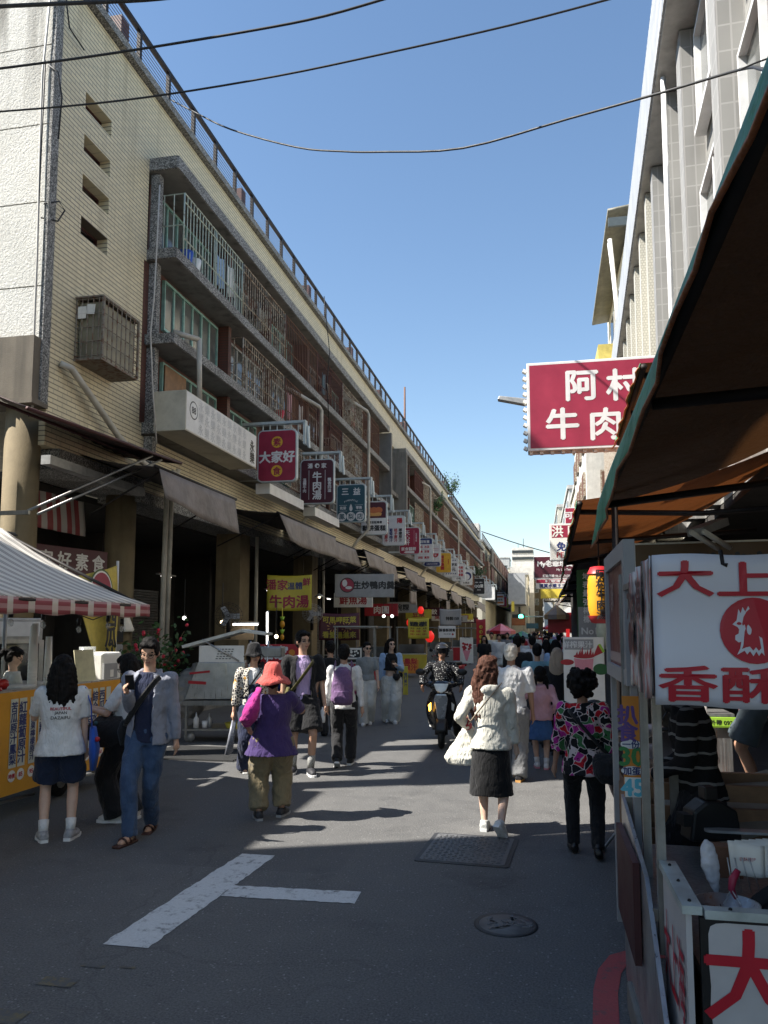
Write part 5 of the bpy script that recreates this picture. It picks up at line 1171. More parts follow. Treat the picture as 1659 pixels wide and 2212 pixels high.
# ================================================================== fried chicken cart
ct = thing('chicken_cart', 'steel fried chicken cart with white red lettered panels and overhead banner', 'food cart', (.5, 2.92, 0))
W_ = plain('worn_white_panel', (.56, .54, .53), .5, 0, .18, 2.2, grime=.35); W2 = plain('white_vinyl', (.66, .66, .70), .35, 0, .08, 2)
mb = MB(); mb.bx(.52, 2.0, 2.925, 2.95, .02, .92).build('front_panel', M['black'], ct, world=True)
q = random.Random(4); edge = [(.545+.01*q.random(), .0)]+[(.54+.014*q.random(), .07*k) for k in range(1, 12)]+[(.545, .87), (.552, .895), (.57, .905)]+[(.6+.1*k, .908+.004*q.random()) for k in range(14)]+[(1.98, .905), (1.98, 0)]
F = FR((0, 2.922, 0), (1, 0, 0), (0, 0, 1)); mb = MB(); patch(mb, F, [(x, z) for x, z in edge[::-1]], 0); mb.build('panel_sheet', W_, ct, world=True)
mb = MB(); write(mb, F, '大', .672, .745, .315, .022, z=.003); write(mb, F, '上', 1.02, .745, .315, .022, z=.003); mb.build('lettering', M['lettering_red'], ct, world=True)
mb = MB(); mb.prism([(2.95, .0), (3.46, .0), (3.46, .925), (2.95, .925)], FR((.478, 0, 0), (0, 1, 0), (0, 0, 1)), .02); mb.build('side_panel', W_, ct, world=True)
F = FR((.476, 0, 0), (0, -1, 0), (0, 0, 1)); mb = MB(); [write(mb, F, c, x, .66, .30, .012, sx=.5) for c, x in (('大', -3.36), ('上', -3.21), ('海', -3.06))]; disc(mb, F, -3.2, .16, .1); mb.build('lettering', M['lettering_red'], ct, world=True)
mb = MB(); mb.bx(.465, .53, 2.93, 3.47, .926, .955).bx(.535, 2.0, 2.91, 2.96, .921, .95); mb.build('rim', plain('painted_rim', (.5, .56, .54), .4, .3, .3, 9, grime=.3), ct, world=True)
mb = MB(); [mb.ball((.497, y, .957), .007, 8) for y in (2.98, 3.2, 3.4)]; [mb.ball((x, 2.93, .952), .007, 8) for x in (.62, .95)]; mb.build('bolt', M['iron'], ct, world=True)
mb = MB(); mb.bx(.53, 2.0, 2.96, 4.6, .70, .73).bx(.44, .53, 3.5, 4.7, .70, .75); mb.build('counter', M['steel_d'], ct, world=True)
mb = MB(); mb.prism([(3.12, .05), (4.55, .05), (4.55, 1.0), (3.62, .84), (3.12, .42)], FR((.425, 0, 0), (0, 1, 0), (0, 0, 1)), .018); mb.build('steel_flap', M['steel'], ct, world=True)
mb = MB(); mb.bx(.39, .42, 3.75, 4.5, .42, .86); mb.build('wood_flank', plain('red_brown_board', (.07, .018, .018), .6, 0, .3, 5, grime=.4), ct, world=True)
mb = MB()
for x, y, z0, z1 in ((.478, 3.49, .58, 2.12), (.482, 3.95, .74, 2.1), (.458, 4.5, .5, 2.2), (1.9, 3.0, .5, 2.1)): mb.bx(x-.018, x+.018, y-.018, y+.018, z0, z1)
mb.bx(.44, 1.92, 2.97, 3.0, 2.1, 2.13).bx(.44, .47, 3.0, 4.3, 2.1, 2.13); mb.build('post', M['steel_d'], ct, world=True)
for y in (3.1, 4.3): MB().tube([(.7, y, .12), (.76, y, .12)], .12, 16).build('wheel', M['rubber'], ct, world=True)
# overhead banner, front and crumpled side
F0 = lambda x, z: Vector((x, 2.955+.012*sin(9*x+3*z)+.006*sin(17*z), z))
mb = MB(); mb.sheet(lambda u, v: F0(.405+1.3*u, 2.165-.535*v-.02*u*v+.004*sin(20*u)), 40, 14); mb.build('front_banner', W2, ct, world=True, thick=.004)
mb = MB(); Fb = FR((0, 0, 0), (1, 0, 0), (0, 0, 1))
def ban(px, py): p = AY(px, py, 2.94); return p.x, p.z
for c, px, py, s in (('大', 1479, 1250, .195), ('上', 1610, 1250, .195), ('香', 1486, 1477, .20), ('酥', 1622, 1480, .20)):
    x, z = ban(px, py); write(mb, Fb, c, x, z, .135, .026, sx=1.5)
x, z = ban(1740, 1250); write(mb, Fb, '海', x, z, .195, .04); x, z = ban(1750, 1480); write(mb, Fb, '雞', x, z, .2, .04)
cx, cz = ban(1631, 1362); R0 = .116; disc(mb, Fb, cx, cz, R0)
mb.v = [tuple(F0(v[0], v[2])+Vector((0, v[1]-.007, 0))) for v in mb.v]; mb.build('lettering', M['lettering_red'], ct, world=True)
def cock(pts): return [(cx+(x-1540)/340*R0, cz-(y-975)/270*R0*1.0) for x, y in pts]
mb = MB()                                                      # white rooster head, worked from the shape on the cloth
patch(mb, Fb, cock([(1325, 925), (1368, 893), (1392, 800), (1412, 835), (1434, 783), (1458, 822), (1490, 775), (1512, 818), (1550, 785), (1556, 830), (1602, 798), (1598, 842), (1650, 830), (1634, 880), (1592, 905), (1540, 903), (1500, 888), (1470, 900), (1445, 922), (1420, 946), (1372, 945)]), .004)
patch(mb, Fb, cock([(1372, 945), (1420, 946), (1445, 922), (1452, 960), (1440, 985), (1430, 1035), (1408, 1064), (1375, 1072), (1342, 1050), (1346, 1015), (1380, 1000), (1388, 965)]), .0044)
x, z = cock([(1486, 968)])[0]; disc(mb, Fb, x, z, .008, .005, ry=.018)
patch(mb, Fb, cock([(1400, 1064), (1430, 1035), (1418, 1090), (1402, 1125), (1440, 1112), (1480, 1105), (1510, 1138), (1540, 1110), (1565, 1140), (1590, 1118), (1582, 1040), (1568, 985), (1545, 925), (1512, 893), (1560, 908), (1592, 965), (1610, 1050), (1617, 1178), (1590, 1152), (1562, 1180), (1540, 1145), (1508, 1182), (1478, 1142), (1448, 1168), (1425, 1138), (1350, 1172), (1385, 1120)]), .0048)
mb.v = [tuple(F0(v[0], v[2])+Vector((0, v[1]-.008, 0))) for v in mb.v]; mb.build('emblem', W2, ct, world=True)
mb = MB(); x, z = cock([(1390, 918)])[0]; disc(mb, Fb, x, z, .008, .007, ry=.005); x, z = cock([(1455, 915)])[0]; disc(mb, Fb, x, z, .01, .007, ry=.006)
mb.v = [tuple(F0(v[0], v[2])+Vector((0, v[1]-.008, 0))) for v in mb.v]; mb.build('emblem', M['lettering_red'], ct, world=True)
t_ = NT('crumpled_vinyl'); n_ = t_.n('ShaderNodeTexNoise'); n_.inputs['Scale'].default_value = 1; n_.inputs['Detail'].default_value = 6; t_.l(t_.map((20, 16, 3)), n_.inputs[0])
t_.col(t_.ramp(n_.outputs[0], [(.36, (.05, .04, .04)), (.46, (.3, .28, .28)), (.5, (.5, .2, .18)), (.53, (.5, .48, .48)), (.64, (.66, .65, .64))])).set(rough=.22, spec=.6); t_.bump(n_.outputs[0], .9, .03)
G0 = lambda y, z: Vector((.405+.009*sin(30*y+2.5*z)+.005*sin(71*y+4*z), y, z))
mb = MB(); mb.sheet(lambda u, v: G0(2.955+.75*u, 2.165-.03*u-.50*v-.02*sin(6*u)*v), 60, 10); mb.build('side_banner', t_.m, ct, world=True, thick=.004)
F = FR((.385, 0, 0), (0, -1, 0), (0, 0, 1)); mb = MB(); write(mb, F, '大', -3.5, 2.02, .17, .04); disc(mb, F, -3.5, 1.86, .07); write(mb, F, '海', -3.2, 2.02, .17, .04); mb.build('lettering', M['maroon'], ct, world=True)
mb = MB(); mb.tube([(.64, 2.95, 2.18), (.645, 2.945, 2.13), (.66, 2.94, 2.125)], .008, 6); mb.build('hook', M['iron'], ct, world=True)
# ---- things on and about the cart
t = thing('frying_pan', 'wide steel bowl with dark red handle on the chicken cart', 'pan', (.665, 3.2, .83)); t.scale = (.64, .64, .64)
MB().lathe([(.10, 0), (.15, .02), (.185, .09), (.178, .09), (.14, .02), (.0, .012)], n=32, cap=False).build('bowl', M['steel'], t); MB().tube([(.08, .13, .08), (.05, .1, .14), (.065, .12, .19), (.1, .135, .24)], [.012, .02, .024, .018], 10).build('handle', M['crimson'], t); MB().tube([(.0, .07, .06), (.05, .1, .14), (.08, .0, .08)], .005, 6).build('wire_loop', M['steel'], t)
t = thing('wok', 'black pitted wok on the chicken cart beside the steel bowl', 'wok', (.87, 3.22, .84)); t.scale = (.62, .62, .62); a = MB().lathe([(.01, 0), (.1, .01), (.17, .05), (.21, .12), (.2, .12), (.16, .06)], n=30, cap=False).build('bowl', plain('pitted_iron', (.02, .02, .02), .5, .3, .5, 60, bump=.4), t); a.rotation_euler = (0, R(-35), 0)
def bag(label, loc, w, h, lean, m, n=3):
    t = thing('paper_bag', label, 'paper bags', loc)
    for k in range(n): o = MB().sheet(lambda u, v: (w*(u-.5)*(1+.12*v)+.03*k, .012*k+lean*v+.01*sin(6*u), h*v*(1-.12*u)), 6, 6).build('sheet', M[m], t, thick=.003)
    mb = MB()
    write(mb, FR((0, lean*.5-.006, h*.5), (1, 0, 0), (0, 0, 1)), '香酥雞排', .0, 0, w*.13, .0)
    mb.build('print', M['red'], t)
bag('stack of white paper bags with tiny red print clipped behind the steel bowl', (.815, 3.5, .90), .125, .135, .02, 'paper', 6)
o = blob('plastic_bag', MB().rings([((0, 0, .0), .012, .01), ((-.015, 0, .08), .035, .02), ((-.03, .01, .17), .052, .025), ((-.035, .02, .24), .042, .02), ((-.04, .02, .28), .015, .008)]), plain('milky_plastic', (.55, .55, .58), .25), voxel=.008, sm=2, disp=.02, dscale=.04); o.location = (.675, 3.42, .845); o.scale = (.72, .8, .75); tag(o, 'crumpled milky plastic bag hanging at the back of the cart', 'bag')
for i in range(4):
    o = MB().tube([(0, 0, 0), (-.012-.008*i, .01, .13)], [.002, .0035], 6).build('skewer', M['steel']); o.location = (.735+.035*i, 3.42, .86); tag(o, 'thin steel skewer leaning before the paper bags, %s in the line' % 'first second third fourth'.split()[i], 'skewer', 'skewers on the cart')
o = MB().bx(-.12, .1, 0, .12, 0, .16).build('cardboard_box', plain('brown_box', (.2, .1, .06), .8), bevel=.005); o.location = (.76, 3.6, .86); o.scale = (.6, .6, .8); tag(o, 'brown cardboard box behind the paper bags', 'box')
# price board on the cart's far post
t = thing('price_board', 'orange upright price board with green and blue numbers on the cart post', 'sign', ((AY(1340, 1500, 4.1).x+AY(1396, 1500, 4.1).x)/2, 4.1, 0))
a = AY(1338, 1503, 4.1); c = AY(1396, 1722, 4.1); w = c.x-a.x; F = FR((0, -.012, 0), (1, 0, 0), (0, 0, 1)); X_ = lambda px: AY(px, 1600, 4.1).x-t.location.x; Z_ = lambda py: AY(1365, py, 4.1).z
MB().bx(-w/2, w/2, -.012, 0, c.z, a.z).build('panel', M['orange'], t)
L = {}
def ink(m):
    if m not in L: L[m] = MB()
    return L[m]
rect(ink('paper'), F, -w/2+.002, w/2-.002, c.z, Z_(1678), .002)
for s, py, m, sz in (('扒', 1543, 'purple', .10), ('食', 1580, 'purple', .10), ('30', 1633, 'green', .125), ('45', 1700, 'skyblue', .115)): write(ink(m), F, s, X_(1356 if len(s) == 1 else 1363), Z_(py), sz, .04, z=.004)
for s, py in (('一份', 1607), ('加蛋', 1664)): disc(ink('white'), F, X_(1362), Z_(py), .05, .003, ry=.022); write(ink('navy'), F, s, X_(1362), Z_(py), .042, .03, z=.006)
for m, b in L.items(): b.build('lettering' if m not in ('paper', 'white') else 'sticker', M[m], t)
# framed poster seen edge-on
t = thing('poster_frame', 'grey framed red food poster standing beyond the cart, seen at an angle', 'sign', (.47, 4.95, 0))
mb = MB(); mb.bx(-.02, .04, -.62, -.52, 1.6, 2.38).bx(-.02, .04, .52, .62, 1.6, 2.38).bx(-.02, .04, -.52, .52, 2.28, 2.38).bx(-.02, .04, -.52, .52, 1.6, 1.68).bx(0, .035, -.6, -.54, 0, 1.6).bx(0, .035, .54, .6, 0, 1.6); mb.build('frame', M['board'], t)
MB().bx(.0, .01, -.52, .52, 1.68, 2.28).build('poster', plain('maroon_poster', (.13, .02, .025), .35), t)
F = FR((-.002, 0, 0), (0, -1, 0), (0, 0, 1)); mb = MB(); write(mb, F, V('脆皮雞排'), .2, 1.98, .13, .02); write(mb, F, '酥', -.25, 2.1, .2, .02); rect(mb, F, -.5, .5, 1.7, 1.76); mb.build('lettering', plain('faded_print', (.4, .3, .28), .4), t)
# lantern, banners and poster along the right
p = AY(1295, 1285, 9.5); t = thing('paper_lantern', 'tall orange paper lantern with black brush lettering hung on the right', 'lantern', (p.x, 9.5, p.z))
MB().lathe([(.05, -.33)]+[(.135*(1-abs(k/9)**3.2*.45)+.004*(k % 2), .33*k/9) for k in range(-9, 10)]+[(.05, .33)], n=28).build('paper_shade', M['amber'], t); mb = MB(); F = FR((0, -.155, 0), (1, 0, 0), (0, 0, 1)); write(mb, F, V('阿村牛肉湯'), 0.01, 0, .122, .035)
mb.v = [(x, -sqrt(max(.0001, .146**2-x*x))-.002, z) for x, y, z in mb.v]; mb.build('lettering', M['ink'], t); MB().tube([(0, 0, .33), (0, 0, .7)], .01, 6).build('cord', M['iron'], t)
mb = MB(); mb.lathe([(.137, -.245), (.10, -.325), (.06, -.335)], n=28, cap=False).lathe([(.137, .245), (.10, .325), (.06, .335)], n=28, cap=False); mb.build('trim', M['red'], t)
def dG(k, F, w, h):
    rect(k('board'), F, -w/2+.01, w/2-.01, -h/2+.01, -.05*h, .002)
    for i, c in enumerate('地表最強檸檬'): write(k('white'), F, c, -.05, h*(.40-.125*i), .115, .03, z=.004)
    write(k('white'), F, 'No1.', 0, -h*.40, .14, .03, z=.004); disc(k('lime'), F, .06, h*.38, .06, .003)
board('vertical_banner', 'tall green and grey banner with white vertical lettering ending in No1', 'banner', (AY(1275, 1300, 12).x, 12, (AY(1275, 1230, 12).z+AY(1275, 1378, 12).z)/2), R(4), .38, AY(1275, 1230, 12).z-AY(1275, 1378, 12).z, 'dgreen', dG, .03)
o = MB().ball((0, 0, 0), (.14, .14, .26), 20).build('balloon_lamp', plain('pale_green_globe', (.5, .52, .4), .4)); o.location = AY(1310, 1362, 11.2); tag(o, 'pale green oval lamp below the orange lantern', 'lamp')
def dJ(k, F, w, h):
    patch(k('board'), F, [(-w/2+.02, h/2-.03), (-w/2+.02, h/2-.17), (.1, h/2-.17), (.13, h/2-.14), (.13, h/2-.03)], .003); write(k('white'), F, '鮮榨果汁', -.08, h/2-.1, .1, .02, z=.006)
    Y = .47
    patch(k('pink'), F, [(-.13, Y+.12), (.13, Y+.12), (.095, Y-.22), (-.095, Y-.22)], .004); disc(k('red'), F, 0, Y+.13, .135, .0045, ry=.03); disc(k('paper'), F, 0, Y+.125, .15, .0042, ry=.034)
    for i in range(7): patch(k('red'), F, [(-.12+.035*i, Y+.12), (-.07+.035*i, Y+.12), (-.085+.035*i+.01*(i % 2), Y+.2+.03*(i % 3))], .005+.0002*i)
    disc(k('pink'), F, 0, Y-.23, .15, .0035, ry=.035); patch(k('red'), F, [(.12, Y+.12), (.25, Y+.18), (.19, Y+.29)], .006); patch(k('lime'), F, [(.25, Y+.18), (.19, Y+.29), (.22, Y+.3), (.28, Y+.2)], .006)
    disc(k('dgreen'), F, .22, Y-.04, .1, .003, ry=.075); disc(k('red'), F, -.22, Y+.05, .09, .003, ry=.04)
    for i, (s, y) in enumerate((('木瓜', -.3), ('苦瓜', -.42), ('鳳梨', -.54))): write(k('ink'), F, '西瓜·'+s, 0, y, .11, .02)
p = AY(1260, 1380, 11); board('juice_poster', 'pale standing poster with a big red watermelon juice cup', 'sign', (p.x, 11, .93), R(-3), .54, 1.72, 'paper', dJ, .04)
# ---- corner behind the cart: platform, counter, planks, clutter
wd = M['wood']
t = thing('wooden_platform', 'low worn plank platform in front of the corner shop', 'platform', (2.0, 7.6, 0)); mb = MB()
for k in range(7): mb.bx(-1.0, 1.6, -.75+k*.215, -.75+k*.215+.205, .26, .30)
mb.build('planks', plain('pale_planks', (.42, .38, .31), .8, 0, .4, 5, grime=.4), t); MB().bx(-.98, 1.55, -.72, .72, 0, .255).build('riser', M['dark_wall'], t)
t = thing('steel_counter', 'stainless shop counter with notices at the corner shop', 'counter', (1.98, 8.9, .0)); MB().bx(-.48, .0, 0, .5, .18, .98).build('cabinet', M['steel'], t, bevel=.01); MB().bx(-.46, -.4, .05, .4, 0, .18).bx(-.1, -.04, .05, .4, 0, .18).build('leg', M['steel_d'], t); MB().bx(-.5, .02, -.02, .52, .981, 1.01).build('worktop', M['steel'], t)
def d30(k, F, w, h): write(k('navy'), F, '味30', .0, .12, .17, .03); write(k('red'), F, '60元', .0, -.1, .17, .04); rect(k('gold'), F, -w/2+.03, w/2-.03, -h/2+.02, -h/2+.09)
p = AY(1490, 1535, 8.6); board('price_notice', 'white and yellow price notice with a red figure over the steel counter', 'sign', (p.x, 8.6, p.z), 0, .34, .42, 'paper', d30, .02)
def dgr(k, F, w, h): write(k('ink'), F, '預約外帶 0921', 0, 0, .06, .02)
p = AY(1550, 1562, 8.8); board('notice', 'small bright green notice stuck on the steel counter edge', 'sign', (p.x, 8.86, p.z), 0, .42, .11, 'lime', dgr, .01)
def dwn(k, F, w, h): write(k('skyblue'), F, '歡迎外帶', 0, -.05, .07, .02)
p = AY(1505, 1607, 8.8); board('notice', 'white paper notice with small blue writing on the steel counter', 'sign', (p.x, 8.86, p.z), 0, .26, .2, 'paper', dwn, .01)
t = thing('plywood_crate', 'open plywood crate stack behind the cart counter', 'crate', (.78, 5.3, .2))
mb = MB(); mb.bx(-.28, .75, .5, .55, .3, .72).bx(-.28, -.24, -.5, .5, .32, .7)
for z0 in (.36, .50, .64): mb.bx(-.2, 1.4, -.06, -.02, z0, z0+.1)
mb.bx(-.24, 1.4, -.02, .5, .30, .33); mb.build('side', wd, t); mb = MB(); [mb.bx(x, x+.05, -.1, -.06, 0, .8) for x in (.0, .9)]; mb.build('upright', plain('grey_timber', (.25, .23, .2), .8, 0, .4, 8), t)
o = MB().box((0, 0, 0), (.9, .7, .02), (0, 0, R(25))).build('cardboard_sheet', plain('ribbed_cardboard', (.30, .27, .22), .85)); o.location = (1.3, 5.5, .78); o.rotation_euler = (R(12), R(-6), 0); tag(o, 'grey ribbed cardboard sheet lying over the crate', 'cardboard')
t = thing('tool_box', 'black plastic tool box with handle standing on the crate behind the cart', 'box', (.87, 4.5, .80), R(15)); t.scale = (.7, .7, .75)
MB().prism([(-.2, 0), (.2, 0), (.17, .2), (.05, .27), (-.07, .27), (-.17, .2)], FR((0, -.1, 0), (1, 0, 0), (0, 0, 1)), -.2).build('body', M['black'], t, bevel=.02); MB().bx(-.06, .04, -.06, .06, .27, .36).build('handle', M['black'], t, bevel=.01); MB().bx(-.24, -.16, -.08, .05, .1, .18).build('latch', M['rubber'], t)
o = MB().prism(rrect(.36, .07, .03), FR((0, 0, 0), (1, 0, 0), (0, 1, 0)), .012).build('steel_tray', M['frame_grey']); o.location = (1.0, 4.4, .86); tag(o, 'narrow grey tray lying beside the black tool box', 'tray')
def dcr(k, F, w, h):
    write(k('white'), F, '大 上 海', 0, 0, .3, .03)
board('shop_board', 'dark maroon shop board with pale lettering under the near awning roof', 'shop sign', (2.45, 5.6, 2.75), R(-68), 1.8, .62, 'maroon', dcr)
board('shop_board', 'dim amber shop board framed in cream deep under the near awning', 'shop sign', (1.25, 6.0, 2.36), R(-6), 1.1, .36, 'dimamber', lambda k, F, w, h: write(k('ink'), F, '飲料', .1, -.03, .26, .03), .06, 'paper')
t = thing('tube_lamp', 'unlit twin tube lamp hanging under the near awning', 'lamp', AY(1530, 1155, 5.5)); MB().box((0, 0, .05), (.12, .3, .05), (.3, 0, -.8)).build('fitting', M['frame_grey'], t); MB().tube([(-.14, -.17, 0), (.08, .12, -.08)], .018, 8).tube([(-.07, -.2, 0), (.15, .09, -.08)], .018, 8).build('tube', M['paper'], t)
# right-hand clutter further on: dark shop fronts, posts, small glowing sign
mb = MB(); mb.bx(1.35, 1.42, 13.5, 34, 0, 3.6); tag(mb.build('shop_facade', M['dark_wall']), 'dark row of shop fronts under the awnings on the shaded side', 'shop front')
for i, (px, y0, y1, Y) in enumerate(((1336, 1395, 1600, 8.6), (1322, 1290, 1480, 13.3))):
    a, c = AY(px, y0, Y), AY(px, y1, Y); tag(MB().tube([(a.x, Y, 0), (a.x, Y, 3.6)], .035, 8).build('awning_post', M['iron']), ('dark awning post beside the juice poster', 'dark awning post further back by the tall green banner')[i], 'post')
o = MB().bx(-.04, .04, -.02, .02, -.22, .22).build('light_strip', M['red_on']); o.location = AY(1227, 1380, 18); tag(o, 'thin red glowing strip light by the dark shop fronts', 'light')
# ================================================================== people
def skin_mat(name, c):
    t = NT(name); n = t.noise(14, 4); t.col(t.ramp(n, [(.3, sc(c, .88)), (.7, sc(c, 1.06))])).set(rough=.5, spec=.35)
    t.b.inputs['Subsurface Weight'].default_value = .08; t.b.inputs['Subsurface Radius'].default_value = (.01, .004, .002); return t.m
SK = skin_mat('skin', (.50, .30, .205)); SK2 = skin_mat('skin_tan', (.36, .20, .13)); SKL = skin_mat('skin_fair', (.60, .40, .30))
LIP = plain('lips', (.34, .12, .10), .4); EYEW = plain('eye_dark', (.03, .02, .018), .25); BROW = plain('brow', (.03, .022, .018), .8)
def hair_mat(name, c, c2):
    t = NT(name); n = t.n('ShaderNodeTexNoise'); n.inputs['Scale'].default_value = 1; n.inputs['Detail'].default_value = 4; n.inputs['Distortion'].default_value = .6
    t.l(t.map((95, 95, 7)), n.inputs[0]); t.col(t.ramp(n.outputs[0], [(.35, c), (.68, c2)])).set(rough=.62, spec=.1); t.bump(n.outputs[0], .7, .012); return t.m
HB = hair_mat('black_hair', (.005, .0045, .0045), (.016, .014, .013)); HBR = hair_mat('brown_hair', (.03, .014, .01), (.13, .06, .042)); HW = hair_mat('white_hair', (.5, .46, .38), (.78, .74, .66))
C = {k: cloth(k+'_cloth', *v) for k, v in dict(white=((.72, .72, .71),), cream=((.66, .64, .56),), navy=((.018, .024, .055),), denim=((.035, .065, .13), (.06, .10, .18)), denim_d=((.018, .028, .06),), black=((.012, .012, .013),), black2=((.02, .02, .022),),
    grey=((.22, .22, .22),), jacket=((.25, .26, .31),), lilac=((.45, .34, .56),), purple=((.052, .03, .115),), khaki=((.21, .17, .10),), coral=((.56, .10, .085),), magenta=((.40, .03, .21),), gtee=((.26, .28, .28),), bone=((.56, .56, .52),),
    sky=((.33, .47, .68),), pink=((.62, .36, .40),), blue=((.05, .13, .31),), rose=((.50, .20, .24),), charcoal=((.05, .05, .055),), teal=((.16, .32, .38),), mauve=((.16, .09, .19),), tan=((.36, .28, .2),), red=((.38, .03, .04),), olive=((.10, .09, .03),)).items()}
def pat(name, kind):
    t = NT(name)
    if kind == 'stripes': a = t.mix(t.math('LESS_THAN', t.math('FRACT', t.math('ADD', t.math('MULTIPLY', t.sep()[2], 11), t.math('MULTIPLY', t.noise(5, 2), .6))), .82), (.22, .22, .22), (.014, .014, .016))
    if kind == 'crochet':
        v = t.n('ShaderNodeTexVoronoi'); v.feature = 'DISTANCE_TO_EDGE'; v.inputs['Scale'].default_value = 26; t.l(t.co(), v.inputs[0])
        a = t.ramp(v.outputs[0], [(.06, (.62, .58, .5)), (.16, (.05, .045, .05))]); n = t.noise(7, 2)
        a = t.mix(t.math('GREATER_THAN', n, .58), a, t.mix(t.math('GREATER_THAN', t.noise(30, 2), .5), (.5, .25, .04), (.6, .55, .45)))
    elif kind == 'floral':
        w = t.n('ShaderNodeTexNoise'); w.inputs['Scale'].default_value = 5; w.inputs['Detail'].default_value = 2; t.l(t.co(), w.inputs[0])
        ad = t.n('ShaderNodeVectorMath', operation='MULTIPLY_ADD'); t.l(w.outputs['Color'], ad.inputs[0]); ad.inputs[1].default_value = (.3, .3, .3); t.l(t.co(), ad.inputs[2])
        v = t.n('ShaderNodeTexVoronoi'); v.inputs['Scale'].default_value = 13; t.l(ad.outputs[0], v.inputs[0])
        s = t.n('ShaderNodeSeparateColor'); t.l(v.outputs['Color'], s.inputs[0])
        a = t.ramp(s.outputs[0], [(.0, (.012, .012, .014)), (.42, (.015, .015, .018)), (.45, (.42, .03, .25)), (.66, (.5, .05, .3)), (.68, (.5, .015, .025)), (.82, (.45, .012, .02)), (.84, (.05, .16, .06)), (.92, (.6, .5, .5))])
        for e in a.node.color_ramp.elements: pass
        a.node.color_ramp.interpolation = 'CONSTANT'
        v2 = t.n('ShaderNodeTexVoronoi'); v2.feature = 'DISTANCE_TO_EDGE'; v2.inputs['Scale'].default_value = 13; t.l(ad.outputs[0], v2.inputs[0])
        a = t.mix(t.math('LESS_THAN', v2.outputs[0], .045), a, (.6, .5, .48)); a = t.mix(t.math('GREATER_THAN', t.noise(34, 3), .62), a, (.02, .015, .02))
    elif kind == 'dots':
        v = t.n('ShaderNodeTexVoronoi'); v.inputs['Scale'].default_value = 34; v.inputs['Randomness'].default_value = .75; t.l(t.co(), v.inputs[0]); a = t.mix(t.math('LESS_THAN', v.outputs['Distance'], .26), (.014, .014, .016), (.42, .42, .4))
    t.col(a).set(rough=.9, spec=.2); w = t.noise(10, 3); t.bump(w, .5, .03); return t.m
C['crochet'] = pat('crochet_cloth', 'crochet'); C['floral'] = pat('floral_cloth', 'floral'); C['stripes'] = pat('striped_cloth', 'stripes'); C['dots'] = pat('dotted_cloth', 'dots')

